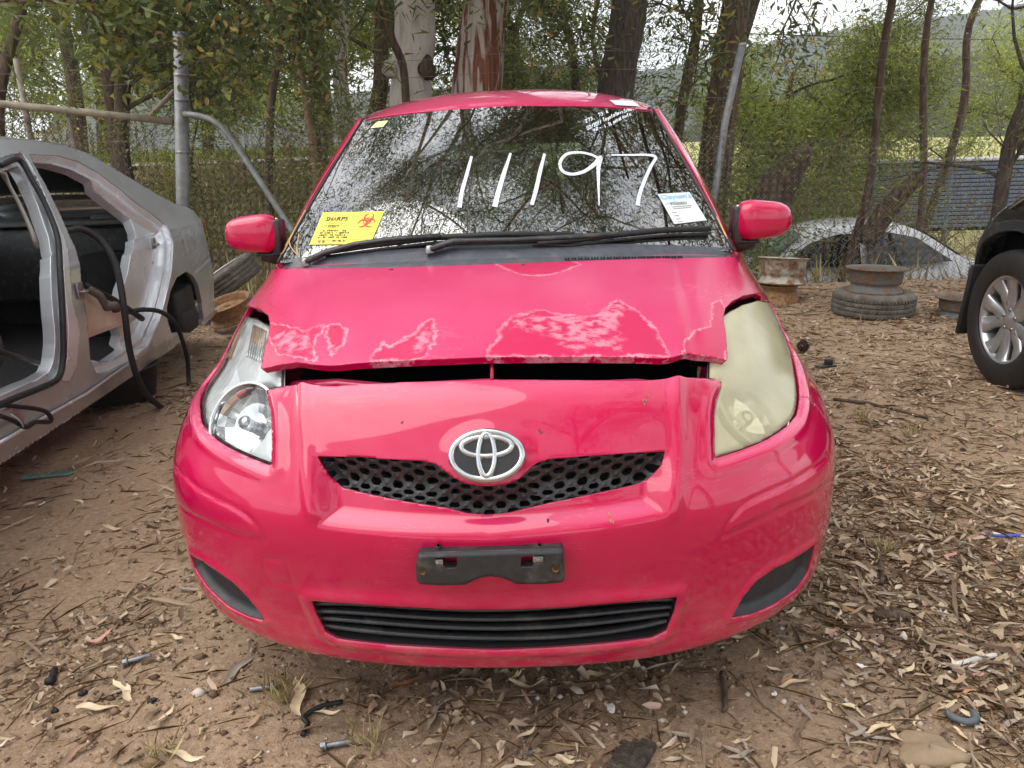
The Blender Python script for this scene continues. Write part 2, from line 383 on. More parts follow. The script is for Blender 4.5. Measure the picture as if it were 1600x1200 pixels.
# ---- materials of the car
def paint_mat(name, peel=False):
    m = Mt(name)
    a = lin(180, 7, 64); b = lin(190, 11, 73); cc = m.ramp(m.noise(3.1, 5), [(.3, a), (.7, b)])
    chalk = m.ramp(m.noise(2.3, 6, .6), [(.35, 0), (.75, 1)])
    o = m.sep(m.obj())
    # chalky oxidation on the upward faces that weathered most
    geo = m.n.new('ShaderNodeNewGeometry'); nzz = m.sep(geo.outputs['Normal'])[2]
    upf = m.ramp(nzz, [(.72, 0), (.95, 1)])
    fade = m.math('MULTIPLY', upf, m.math('MULTIPLY_ADD', chalk, .35, .58))
    cc = m.mix(fade, cc, lin(200, 74, 116))
    rough = m.math('MULTIPLY_ADD', fade, .28, .13)
    spots = m.ramp(m.voro(260), [(.0, 1), (.035, 0)]); sm = m.ramp(m.noise(9, 3), [(.58, 0), (.66, 1)])
    cc = m.mix(m.math('MULTIPLY', m.math('MULTIPLY', spots, sm), .8), cc, lin(240, 190, 200))
    # road dust low on the bumper
    dust = m.math('MULTIPLY', m.ramp(o[2], [(.18, 1), (.50, 0)]), m.ramp(m.noise(14, 8, .7, stretch=(1, 1, 2.2)), [(.40, 0), (.75, 1)]))
    cc = m.mix(m.math('MULTIPLY', dust, .6), cc, lin(176, 120, 110))
    rough = m.math('MULTIPLY_ADD', dust, .35, rough)
    scr = m.ramp(m.noise(7, 2, .5, stretch=(1, 1, 14), dist=1.5), [(.485, 0), (.5, 1), (.515, 0)])
    scm = m.math('MULTIPLY', scr, m.ramp(m.noise(4, 2), [(.55, 0), (.68, 1)]))
    cc = m.mix(m.math('MULTIPLY', scm, .35), cc, lin(236, 130, 150))
    if peel:
        d = m.attr('peel')
        n1 = m.math('SUBTRACT', m.noise(26, 5, .6), .5); n2 = m.math('SUBTRACT', m.noise(95, 4, .6), .5)
        dj = m.math('ADD', d, m.math('MULTIPLY_ADD', n1, .044, m.math('MULTIPLY', n2, .020)))
        inside = m.ramp(m.math('MULTIPLY_ADD', dj, 50., .5), [(.46, 1), (.52, 0)])
        edge = m.ramp(m.math('MULTIPLY_ADD', dj, 50., .5), [(.05, 0), (.36, 1), (.56, 1), (.64, 0)])
        edge = m.math('MULTIPLY', edge, m.ramp(m.noise(34, 4, .7), [(.36, .25), (.58, 1)]))
        bl = m.attr('blotch')
        flakes = m.ramp(m.math('ADD', m.noise(42, 5, .6, dist=.1), m.math('MULTIPLY_ADD', bl, .22, -.2)), [(.43, 0), (.58, 1)])
        cc = m.mix(m.math('MULTIPLY', inside, .6), cc, lin(184, 12, 70))
        pale = m.mix(m.noise(80, 3), lin(222, 130, 156), lin(216, 170, 180))
        fl = m.math('MULTIPLY', m.math('MULTIPLY', flakes, inside), bl)
        tot = m.math('MAXIMUM', m.math('MULTIPLY', edge, .75), m.math('MULTIPLY', fl, .6))
        cc = m.mix(tot, cc, pale)
        rough = m.math('MAXIMUM', rough, m.math('MULTIPLY', m.math('MAXIMUM', inside, tot), .42))
        hgt = m.math('SUBTRACT', 1., m.math('MULTIPLY', inside, m.math('SUBTRACT', 1., fl)))
        m.bump(m.math('ADD', hgt, m.math('MULTIPLY', m.noise(5, 2), 4.)), .25, .0012)
    else:
        m.bump(m.noise(420, 2), .012, .002)
    m.set(Base_Color=cc, Roughness=rough, Specular_IOR_Level=.15, Coat_Weight=.45 if peel else .95, Coat_Roughness=.22 if peel else m.math('MULTIPLY_ADD', dust, .3, .025), Coat_IOR=1.5)
    return m.m
M['paint'] = paint_mat('red_paint'); M['bonnet'] = paint_mat('bonnet_paint', True)
M['black_plastic'] = simple('black_plastic', lin(38, 39, 41), .42, 0, .25, 60, .15, dirt=(*lin(120, 112, 104)[:3], .35))
M['grille'] = simple('grille_plastic', lin(34, 35, 37), .34, 0, .2, 60, .06, dirt=(*lin(105, 100, 95)[:3], .3))
M['cowl'] = simple('cowl_plastic', lin(66, 69, 76), .45, 0, .2, 40, .2, dirt=(*lin(110, 110, 112)[:3], .5))
M['fog'] = simple('fog_blank', lin(40, 42, 45), .5, 0, .15, 60, .3)
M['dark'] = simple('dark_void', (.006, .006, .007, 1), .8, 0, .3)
M['rubber'] = simple('rubber', lin(26, 26, 27), .6, 0, .25, 50, .2)
M['chrome'] = simple('chrome', (.55, .56, .57, 1), .09, 1., .05, 20)
M['dark_trim'] = simple('window_trim', lin(24, 24, 26), .4, 0, .2, 50)
M['fabric'] = simple('seat_fabric', lin(58, 58, 60), .9, 0, .25, 120, .5)
M['interior'] = simple('interior_plastic', lin(52, 52, 54), .6, 0, .2, 60, .3)
M['steel'] = simple('zinc_steel', lin(150, 150, 150), .42, .9, .25, 60, .2, dirt=(*lin(110, 70, 45)[:3], .5))
def glass_mat(name, tint, mn=.0, dirty=.05, rough=.0, k=1.6):
    m = Mt(name); m.n.remove(m.p)
    tr = m.n.new('ShaderNodeBsdfTransparent'); tr.inputs[0].default_value = tint
    gl = m.n.new('ShaderNodeBsdfGlossy'); gl.inputs['Roughness'].default_value = rough; gl.inputs[0].default_value = (1, 1, 1, 1)
    fr = m.n.new('ShaderNodeFresnel'); fr.inputs[0].default_value = 1.52
    mx1 = m.n.new('ShaderNodeMixShader')
    f = m.math('MULTIPLY_ADD', fr.outputs[0], k, mn, True)      # both faces of the pane reflect
    m.l.new(f, mx1.inputs[0]); m.l.new(tr.outputs[0], mx1.inputs[1]); m.l.new(gl.outputs[0], mx1.inputs[2])
    df = m.n.new('ShaderNodeBsdfDiffuse'); df.inputs[0].default_value = lin(150, 146, 138)
    mx2 = m.n.new('ShaderNodeMixShader'); dn = m.ramp(m.noise(4.5, 8, .7), [(.35, dirty*.25), (.75, dirty)])
    m.l.new(dn, mx2.inputs[0]); m.l.new(mx1.outputs[0], mx2.inputs[1]); m.l.new(df.outputs[0], mx2.inputs[2]); m.l.new(mx2.outputs[0], m.o.inputs[0])
    return m.m
M['glass'] = glass_mat('windscreen_glass', (.40, .49, .47, 1), .18, .012)
M['sideglass'] = glass_mat('side_glass', (.45, .5, .47, 1), .02, .08)
M['lens'] = glass_mat('clear_lens', (.93, .95, .95, 1), .0, .07, .03, .8)
def haze_lens():
    m = Mt('yellowed_lens'); m.n.remove(m.p)
    tr = m.n.new('ShaderNodeBsdfTransparent'); tr.inputs[0].default_value = (.95, .92, .76, 1)
    df = m.n.new('ShaderNodeBsdfDiffuse'); df.inputs[0].default_value = lin(246, 236, 194)
    tl = m.n.new('ShaderNodeBsdfTranslucent'); tl.inputs[0].default_value = lin(222, 216, 182)
    gl = m.n.new('ShaderNodeBsdfGlossy'); gl.inputs['Roughness'].default_value = .16
    a = m.n.new('ShaderNodeMixShader'); a.inputs[0].default_value = .25; m.l.new(df.outputs[0], a.inputs[1]); m.l.new(tl.outputs[0], a.inputs[2])
    b = m.n.new('ShaderNodeMixShader'); up = m.sep(m.obj())[2]
    hz = m.math('ADD', m.ramp(up, [(.62, .40), (.74, .44), (.80, .56), (.9, .60)]), m.math('MULTIPLY_ADD', m.noise(11, 5, .6), .2, -.1))
    m.l.new(hz, b.inputs[0]); m.l.new(tr.outputs[0], b.inputs[1]); m.l.new(a.outputs[0], b.inputs[2])
    fr = m.n.new('ShaderNodeFresnel'); fr.inputs[0].default_value = 1.45
    c = m.n.new('ShaderNodeMixShader'); m.l.new(fr.outputs[0], c.inputs[0]); m.l.new(b.outputs[0], c.inputs[1]); m.l.new(gl.outputs[0], c.inputs[2]); m.l.new(c.outputs[0], m.o.inputs[0])
    return m.m
M['hazy_lens'] = haze_lens()

# ---- main front surface: rows are water lines that start on the centre line and wrap round to the door
SX = [0, .25, .45, .60, .73, .84, .92, .975, 1.0]
def wrow(y0, w, a, n, z0, z1, wd=None):
    r = []
    for s in SX:
        r.append((w*s, y0 + a*(1-(max(0, 1-s**n))**(1/n)), z0 + (z1-z0)*s**2.5))
    return r + [((wd or w), 1.2, z1)]
net = [wrow(.20, .66, .50, 2.3, .215, .245, .80),
       wrow(.105, .77, .60, 2.6, .188, .235, .83),
       wrow(.062, .825, .66, 2.7, .232, .28, .84),
       wrow(.058, .845, .69, 2.6, .315, .345, .845),
       wrow(.030, .852, .70, 2.5, .41, .42, .85),
       wrow(.000, .852, .71, 2.3, .50, .50, .85),
       wrow(-.008, .852, .73, 2.3, .575, .565, .85),
       wrow(.018, .850, .76, 2.25, .64, .615, .85),
       wrow(.052, .846, .80, 2.2, .70, .665, .848),
       [(0, .085, .752), (.20, .10, .750), (.36, .135, .742), (.48, .205, .73), (.60, .33, .72), (.70, .49, .715), (.775, .66, .71), (.82, .83, .71), (.838, .98, .71), (.846, 1.2, .71)],
       [(0, .130, .808), (.20, .142, .806), (.36, .18, .798), (.48, .27, .785), (.60, .41, .775), (.69, .57, .77), (.76, .73, .765), (.805, .88, .76), (.828, 1.02, .758), (.84, 1.2, .755)],
       [(0, .27, .862), (.20, .28, .861), (.36, .31, .856), (.48, .385, .846), (.59, .51, .836), (.67, .65, .828), (.735, .78, .82), (.785, .92, .81), (.812, 1.04, .805), (.83, 1.2, .80)],
       [(0, .48, .915), (.20, .485, .914), (.36, .51, .91), (.49, .565, .902), (.59, .645, .892), (.66, .75, .88), (.715, .85, .87), (.762, .97, .86), (.79, 1.07, .853), (.812, 1.2, .845)],
       [(0, .68, .950), (.20, .685, .949), (.37, .705, .944), (.50, .745, .936), (.60, .80, .925), (.66, .87, .915), (.705, .95, .905), (.745, 1.04, .895), (.77, 1.11, .888), (.79, 1.2, .88)],
       [(0, .86, .978), (.20, .865, .977), (.38, .88, .972), (.52, .905, .964), (.62, .945, .955), (.67, .99, .948), (.705, 1.04, .94), (.735, 1.10, .93), (.755, 1.15, .923), (.77, 1.2, .915)],
       [(0, .98, .995), (.20, .985, .994), (.39, 1.0, .99), (.53, 1.02, .983), (.63, 1.05, .975), (.675, 1.085, .968), (.705, 1.115, .96), (.73, 1.15, .952), (.745, 1.175, .945), (.755, 1.2, .94)]]
net = np.array(net); full = np.concatenate([net[:, :0:-1]*np.array([-1, 1, 1]), net], 1)
STEP = .0058
tu = spans(full[6], STEP); tv = spans(full[:, full.shape[1]//2], STEP)
G = bsp(full, tv); G = np.swapaxes(bsp(np.swapaxes(G, 0, 1), tu), 0, 1)
base = Surf(G)
PX = dict(
 grille=[(496,714),(560,714),(620,719),(660,721),(679,725),(695,736),(708,747),(727,756),(748,760),(769,760.5),(793,757),(812,749),(828,733),(841,723),(860,718),(920,713),(980,709),(1039,706),(1035,726),(1022,743),(1005,752),(935,769),(865,785),(823,796),(795,804),(760,808),(727,805),(693,795),(627,783),(560,768),(523,758),(507,740)],
 shelf=[(487,709),(560,711),(620,716),(665,718),(690,728),(712,747),(748,757),(772,757),(808,748),(832,726),(865,714),(980,706),(1048,701),(1052,745),(1046,808),(960,826),(880,836),(760,846),(640,842),(560,835),(493,825),(484,760)],
 intake=[(490,936),(560,941),(640,946),(700,949),(800,949),(880,946),(950,940),(1055,930),(1050,952),(1038,982),(1018,992),(900,1005),(780,1011),(650,1006),(530,994),(512,984),(498,957)],
 fogL=[(299,865),(320,877),(343,893),(367,910),(387,930),(403,950),(415,968),(393,963),(360,947),(327,917),(307,887)],
 fogR=[(1271,850),(1250,865),(1204,890),(1180,907),(1159,932),(1143,963),(1173,958),(1211,941),(1243,918),(1260,893)],
 hlL=[(357,485),(377,487),(398,494),(417,504),(436,512),(440,560),(437,603),(415,606),(417,623),(421,647),(422,693),(421,726),(403,719),(375,707),(342,689),(323,672),(313,658),(310.5,637),(316,591),(326,553),(340,516)],
 hlR=[(1215,464),(1185,467),(1162,473),(1142,483),(1118,497),(1110,540),(1112,588),(1130,595),(1128,604),(1121,625),(1119,655),(1119,690),(1120,714),(1150,705),(1200,685),(1230,665),(1247,645),(1251,620),(1247,580),(1239,527),(1227,495)],
 bonnet=[(424,420),(500,421),(600,420),(700,417),(780,414),(870,411),(950,408),(1050,405),(1146,402),(1163,424),(1175,444),(1183,460),(1158,466),(1141,475),(1131,486),(1127,502),(1130,525),(1132,570),(1111,565),(1070,561),(1047,566),(996,567),(895,566),(800,567),(760,567),(633,572),(533,577),(510,577),(487,576),(467,574),(440,578),(413,583),(417,557),(423,530),(425,510),(422,497),(410,487),(393,480),(382,477),(391,456),(405,437)],
 open=[(424,420),(500,421),(600,420),(700,417),(780,414),(870,411),(950,408),(1050,405),(1146,402),(1163,424),(1175,444),(1183,460),(1190,464),(1135,520),(1132,566),(1128,592),(1081,589),(1054,589),(1030,592),(996,594),(929,593),(800,592),(733,593),(633,596),(567,599),(527,602),(500,601),(477,599),(440,603),(415,607),(416,575),(425,510),(378,486),(382,477),(391,456),(405,437)],
 mouldL=[(272,724),(290,744),(310,763),(335,778),(360,790),(380,802),(393,813),(404,828),(412,845),(360,830),(320,813),(283,790),(270,780)],
 mouldR=[(1292,712),(1272,731),(1250,746),(1197,771),(1170,784),(1155,795),(1140,814),(1131,836),(1215,795),(1289,757),(1298,750)],
)
ST = {k: base.poly(v) for k, v in PX.items()}
GST = base.ST
# pressed shapes: the grille shelf, mouldings, ridges, lips, fog pockets
disp = np.zeros(len(GST))
disp -= .034*sstep(-sdf(GST, ST['shelf'])/.050)
for k in ('mouldL', 'mouldR'):
    dM = sdf(GST, ST[k]); disp += .0022*sstep(.5-dM/.012) - .0034*np.exp(-(dM/.0048)**2)
for ln in ([(474,600),(474,650),(478,700),(488,800)], [(1058,592),(1058,650),(1060,720),(1052,800)]):
    disp += .0075*np.exp(-(ldist(GST, base.poly(ln))/.017)**2)
dI = sdf(GST, ST['intake']); disp += .011*np.exp(-((dI-.012)/.016)**2)
for k in ('fogL', 'fogR'):
    dF = sdf(GST, ST[k]); disp += .005*np.exp(-((dF-.008)/.012)**2)
for k in ('hlL', 'hlR'):
    dH = sdf(GST, ST[k]); wt = sstep((ST[k][:, 1].mean()-GST[:, 1])/.25+.35); disp -= .006*np.exp(-(np.maximum(dH, 0)/.010)**2)*wt; disp += .004*np.exp(-((dH-.026)/.012)**2)*wt
disp += .009*sstep(1.25-np.hypot((GST[:, 0]-base.st(761,713)[0])/.085, (GST[:, 1]-base.st(761,713)[1])/.062))
base.G = base.G + base.Nn*disp.reshape(base.nv, base.nu, 1)
base.normals()
W0 = base.W(); F0 = base.F
# tow-eye cover: a fine groove
tow = base.poly([(409,871),(445,876),(458,915),(420,907)])
W0[:, :3] -= W0[:, 3:6]*(.0030*np.exp(-(sdf(GST, tow)/.0042)**2))[:, None]
gap = .0022
shell_W, shell_F = clip(W0, F0, -(sdf(W0[:, 6:8], ST['open'])-gap))
for k in ('hlL', 'hlR', 'grille', 'intake', 'fogL', 'fogR'):
    shell_W, shell_F = clip(shell_W, shell_F, -(sdf(shell_W[:, 6:8], ST[k])-.001))
# wheel arches, cut from the side
arch = lambda W: -(np.hypot(W[:, 1]-.84, W[:, 2]-.285)-.325) + np.where(np.abs(W[:, 0]) < .62, -9, 0)
shell_W, shell_F = clip(shell_W, shell_F, arch(shell_W))
# bumper / wing split line running back from the lamp corner
seam = lambda W: (W[:, 1]-.44) - (.70-W[:, 2])*.30 - np.where(W[:, 2] > .70, (W[:, 2]-.70)*8, 0)*0 + np.where((W[:, 2] < .665) & (W[:, 1] < .44), -1, 0)*0
hlbot = .66
def seamf(W):
    # bumper where the height is below a line falling gently rearwards from the lamp's outer corner
    zline = .615 - (W[:, 1]-.40)*.12
    front = np.where(W[:, 1] < .44, -.2, W[:, 2]-zline)
    return np.where(np.abs(W[:, 0]) < .60, -.2, front)
bW, bF = clip(shell_W, shell_F, seamf(shell_W)+gap/2); fW, fF = clip(shell_W, shell_F, -seamf(shell_W)+gap/2)
piece('bumper_cover', bW, bF, M['paint'], red)
for sgn in (-1, 1):
    pW, pF = clip(fW, fF, -sgn*fW[:, 0]+.2); piece('front_wing', pW, pF, M['paint'], red)
# bonnet: sprung loose, its lip kinked, with peel masks as distance attributes
hW, hF = clip(W0, F0, sdf(W0[:, 6:8], ST['bonnet'])+gap)
fr_t = base.st(770, 565)[1]; re_t = base.st(780, 414)[1]
k = np.clip((re_t-hW[:, 7])/(re_t-fr_t), 0, 1); pxh = project(car2w(hW[:, :3]))
lift = .004 + .009*k**1.5
lift = lift + k**3*(.0035*np.exp(-((pxh[:, 0]-1072)/22)**2) - .004*np.exp(-((pxh[:, 0]-1035)/26)**2) - .004*np.exp(-((pxh[:, 0]-520)/30)**2) + .003*np.exp(-((pxh[:, 0]-462)/20)**2))
lift = lift + .0022*np.sin(hW[:, 0]*9+1)*np.sin(hW[:, 1]*11)*k*(1-k)*2
# shallow pressed lines that run back along the bonnet
for x0 in (-.43, .43): lift = lift - .0028*np.exp(-((hW[:, 0]-x0*(1+.15*(1-k)))/.02)**2)
hW[:, :3] += hW[:, 3:6]*lift[:, None]
PEEL = [[(420,507),(445,512),(475,520),(490,518),(508,512),(508,526),(497,534),(495,552),(500,571),(470,566),(440,560),(432,548),(424,530)],
        [(508,530),(515,512),(532,510),(545,520),(540,545),(520,560)],
        [(577,573),(592,557),(600,540),(612,550),(640,532),(676,503),(682,520),(678,545),(668,566),(640,572)],
        [(758,566),(770,545),(783,520),(800,500),(830,492),(850,489),(880,496),(915,499),(935,497),(952,480),(966,473),(985,485),(1005,500),(1022,518),(1036,545),(1044,563),(980,566),(900,566),(820,566)],
        [(1060,562),(1068,540),(1080,525),(1105,515),(1110,500),(1108,480),(1125,472),(1132,500),(1132,540),(1130,566)],
        [(775,414),(800,428),(830,434),(860,433),(890,424),(905,416),(890,408),(780,412)]]
PST = [base.poly(p) for p in PEEL]
peelf = lambda W: np.min([sdf(W[:, 6:8], p) for p in PST], 0)
BLOT = [base.poly(p) for p in ([(850,495),(930,495),(965,474),(985,490),(965,520),(980,558),(880,556),(855,530),(800,520),(800,504)], [(425,520),(490,522),(495,560),(440,556)], [(640,535),(678,505),(678,550),(640,566)])]
blotf = lambda W: np.max([sstep(.5-sdf(W[:, 6:8], p)/.05) for p in BLOT], 0)
piece('bonnet', hW, hF, M['bonnet'], red, .016, {'peel': peelf, 'blotch': blotf})

# ---- pockets behind the openings
def pocket(name, key, depth, m, grow=.003, slope=1.2, parent=red):
    W_, F_ = clip(W0, F0, sdf(W0[:, 6:8], ST[key])-grow)
    d = np.minimum(np.maximum(-sdf(W_[:, 6:8], ST[key])+grow, 0)*slope+.004, depth); W_ = W_.copy(); W_[:, :3] -= W_[:, 3:6]*d[:, None]
    return piece(name, W_, F_, m, parent, 0)
for k in ('fogL', 'fogR'): pocket('fog_lamp_blank', k, .016, M['fog'], .0, .9)
# ---- grille: a moulded honeycomb sheet behind the opening
def st_eval(sf, P):
    P = np.asarray(P, float); j = np.clip(np.searchsorted(sf.S, P[:, 0])-1, 0, sf.nu-2); i = np.clip(np.searchsorted(sf.T, P[:, 1])-1, 0, sf.nv-2)
    a = np.clip((P[:, 0]-sf.S[j])/(sf.S[j+1]-sf.S[j]), 0, 1)[:, None]; b = np.clip((P[:, 1]-sf.T[i])/(sf.T[i+1]-sf.T[i]), 0, 1)[:, None]
    f = lambda A: A[i, j]*(1-a)*(1-b)+A[i, j+1]*a*(1-b)+A[i+1, j]*(1-a)*b+A[i+1, j+1]*a*b
    n = f(sf.Nn); return f(sf.G), n/np.linalg.norm(n, axis=1, keepdims=True)
def fine_patch(key, step, grow=.006, sf=base):
    Q = ST[key]; lo, hi = Q.min(0)-grow, Q.max(0)+grow
    xs = np.arange(lo[0], hi[0], step); ys = np.arange(lo[1], hi[1], step)
    P = np.stack(np.meshgrid(xs, ys), -1).reshape(-1, 2); p, n = st_eval(sf, P); nu = len(xs)
    i, j = np.meshgrid(np.arange(len(ys)-1), np.arange(nu-1), indexing='ij'); a = (i*nu+j).ravel()
    F = np.vstack([np.stack([a, a+1, a+nu+1], 1), np.stack([a, a+nu+1, a+nu], 1)])
    W = np.hstack([p, n, P]); return clip(W, F, sdf(P, Q)-grow)
gW, gF = fine_patch('grille', .0016)
c0 = base.st(762, 790); q = gW[:, 6:8]-c0
px_, py_ = .044, .0205
# rows fall away from the centre like the opening does
q = np.stack([q[:, 0], q[:, 1] - .10*np.abs(q[:, 0])], 1)
def holes(q, ox, oy):
    u = (q[:, 0]+ox+px_/2) % px_ - px_/2; v = (q[:, 1]+oy+py_/2) % py_ - py_/2
    return np.maximum(np.abs(v)/.0070, (np.abs(u)*.78+np.abs(v)*.75)/.0128)
hd = np.minimum(holes(q, 0, 0), holes(q, px_/2, py_/2))
dep = .010 + .015*sstep((1.08-hd)/.30) - .003*np.cos(2*np.pi*q[:, 1]/(py_/2))*sstep((hd-1)/.4)
dep = .010 - .0025*np.cos(2*np.pi*q[:, 1]/(py_/2))*0 + .004*sstep((1.5-hd)/.5)
gW[:, :3] -= gW[:, 3:6]*dep[:, None]
gW, gF = clip(gW, gF, .68-hd); piece('grille_mesh', gW, gF, M['grille'], red, .020)
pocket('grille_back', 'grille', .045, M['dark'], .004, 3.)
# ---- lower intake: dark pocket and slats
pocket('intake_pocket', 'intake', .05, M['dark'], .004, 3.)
for t in (.16, .40, .63, .86):
    pts = []
    for a in np.linspace(0, 1, 25):
        top = np.array([np.interp(a, [0, .37, .55, 1], [490, 700, 800, 1055]), np.interp(a, [0, .37, .55, 1], [938, 950, 950, 932])])
        bot = np.array([np.interp(a, [0, .15, .52, .85, 1], [500, 590, 780, 960, 1040]), np.interp(a, [0, .15, .52, .85, 1], [985, 1002, 1012, 1002, 980])])
        p = top*(1-t)+bot*t; s_ = base.st(*p); P, n = st_eval(base, [s_]); pts.append((P[0]-n[0]*.012, n[0]))
    PP = np.array([p for p, _ in pts]); cy_, cz_ = np.polyfit(PP[:, 0], PP[:, 1], 4), np.polyfit(PP[:, 0], PP[:, 2], 4); mb = MB(); vs = []
    for x_ in np.linspace(PP[0, 0], PP[-1, 0], 25):
        P = np.array([x_, np.polyval(cy_, x_)+.010, np.polyval(cz_, x_)])
        for dy, dz in ((-.012, -.0035), (-.010, -.0058), (.012, .0005), (.014, .0045), (-.006, .0022)): vs.append(P + np.array([0, dy, dz]))
    fs = [(i*5+k, i*5+(k+1) % 5, i*5+5+(k+1) % 5, i*5+5+k) for i in range(24) for k in range(5)]
    mb.add(vs, fs).build('intake_slat', M['grille'], red)
# ---- badge
eP, eN = st_eval(base, [base.st(761, 713)]); eP, eN = Vector(eP[0]), Vector(eN[0])
ex = Vector((1, 0, 0)); ex = (ex - eN*ex.dot(eN)).normalized(); ey = eN.cross(ex)
if ey.z < 0: ey = -ey
EM = Matrix((( ex.x, ey.x, eN.x, eP.x), (ex.y, ey.y, eN.y, eP.y), (ex.z, ey.z, eN.z, eP.z), (0, 0, 0, 1)))
badge = empty('badge'); badge.parent = red; badge.matrix_local = EM
def ering(name, cx, cy, a, b, wd, ht, z0, m, n=64, bulge=0):
    vs = []; prof = [(-wd, 0), (-wd*.55, ht*.8), (0, ht), (wd*.55, ht*.8), (wd, 0)]
    for k in range(n):
        t = 2*math.pi*k/n; c, s = math.cos(t), math.sin(t); nx, ny = c/a, s/b; l = math.hypot(nx, ny)
        for o, h in prof: vs.append((cx+a*c+nx/l*o, cy+b*s+ny/l*o, z0+h+bulge*s))
    fs = [(k*5+i, ((k+1) % n)*5+i, ((k+1) % n)*5+i+1, k*5+i+1) for k in range(n) for i in range(4)]
    return MB().add(vs, fs).build(name, m, badge)
def disc(a, b, z, n=48): return [(a*math.cos(2*math.pi*k/n), b*math.sin(2*math.pi*k/n)) for k in range(n)]
MB().prism(disc(.068, .046, 0), .006, Matrix.Translation((0, 0, -.001))).build('badge_backing', M['dark_trim'], badge, smooth=False)
ering('badge_rim', 0, 0, .0665, .0455, .0062, .006, .003, M['chrome'])
ering('badge_oval', 0, .0165, .0475, .0185, .0058, .006, .0045, M['chrome'])
ering('badge_oval', 0, .0005, .0155, .0400, .0058, .0072, .0055, M['chrome'])
# ---- number plate bracket
def plane_patch(poly_px, y, step, holes=()):
    Q = np.array([cat_y(px, py, y)[[0, 2]] for px, py in poly_px]); H = [np.array([cat_y(px, py, y)[[0, 2]] for px, py in h]) for h in holes]
    xs = np.arange(Q[:, 0].min()-step, Q[:, 0].max()+2*step, step); ys = np.arange(Q[:, 1].min()-step, Q[:, 1].max()+2*step, step)
    P = np.stack(np.meshgrid(xs, ys), -1).reshape(-1, 2); nu = len(xs)
    i, j = np.meshgrid(np.arange(len(ys)-1), np.arange(nu-1), indexing='ij'); a = (i*nu+j).ravel()
    F = np.vstack([np.stack([a, a+1, a+nu+1], 1), np.stack([a, a+nu+1, a+nu], 1)])
    W = np.hstack([np.stack([P[:, 0], np.full(len(P), y), P[:, 1]], 1), np.tile([0, -1., 0], (len(P), 1)), P])
    W, F = clip(W, F, sdf(P, Q))
    for h in H: W, F = clip(W, F, -sdf(W[:, 6:8], h))
    return W, F, Q
hl_, hr_ = [(679, 872), (714, 871), (714, 887), (696, 888), (694, 884), (679, 885)], [(814, 870), (850, 868), (850, 880), (834, 881), (832, 886), (814, 886)]
pW, pF, Q = plane_patch([(651, 871), (655, 866), (700, 864), (765, 862), (830, 860), (876, 859), (881, 863), (882, 885), (883, 906), (879, 912), (850, 915), (806, 915), (797, 910), (784, 905), (765, 903), (747, 906), (736, 911), (727, 916), (690, 917), (655, 915), (650, 909), (649, 890)], -.022, .0022, (hl_, hr_))
ds = -sdf(pW[:, 6:8], Q); pW[:, 1] += .005*(1-sstep(ds/.008)); pW[:, 1] += .0012*sstep(1.3-np.abs(np.hypot(pW[:, 6], pW[:, 7]-.487)/.010))
br = piece('plate_bracket', pW, pF, M['black_plastic'], red, .024)
for px, py in ((660, 892), (868, 888)):
    c = cat_y(px, py, -.0225); MB().lathe([(0, -.002), (.0035, -.002), (.0055, .001), (.0072, 0), (.0072, .003)], 16, Matrix.Translation(c) @ Matrix.Rotation(-math.pi/2, 4, 'X') @ Matrix.Scale(-1, 4, (0, 0, 1))).build('bolt', simple('brass', lin(120, 92, 52), .45, .8, .3, 200), br)
for px, py in ((684, 879), (841, 874)):
    c = cat_y(px, py, -.018); MB().box(c, (.020, .003, .013)).box(c+np.array([0, -.002, 0]), (.007, .003, .006)).build('spring_clip', M['steel'], br, bevel=.001)
for px, py in ((685, 858), (843, 857)):
    c = cat_y(px, py, -.004); MB().box(c, (.005, .010, .015)).box(c+np.array([0, 0, .006]), (.008, .012, .003)).build('clip_post', M['black_plastic'], br)

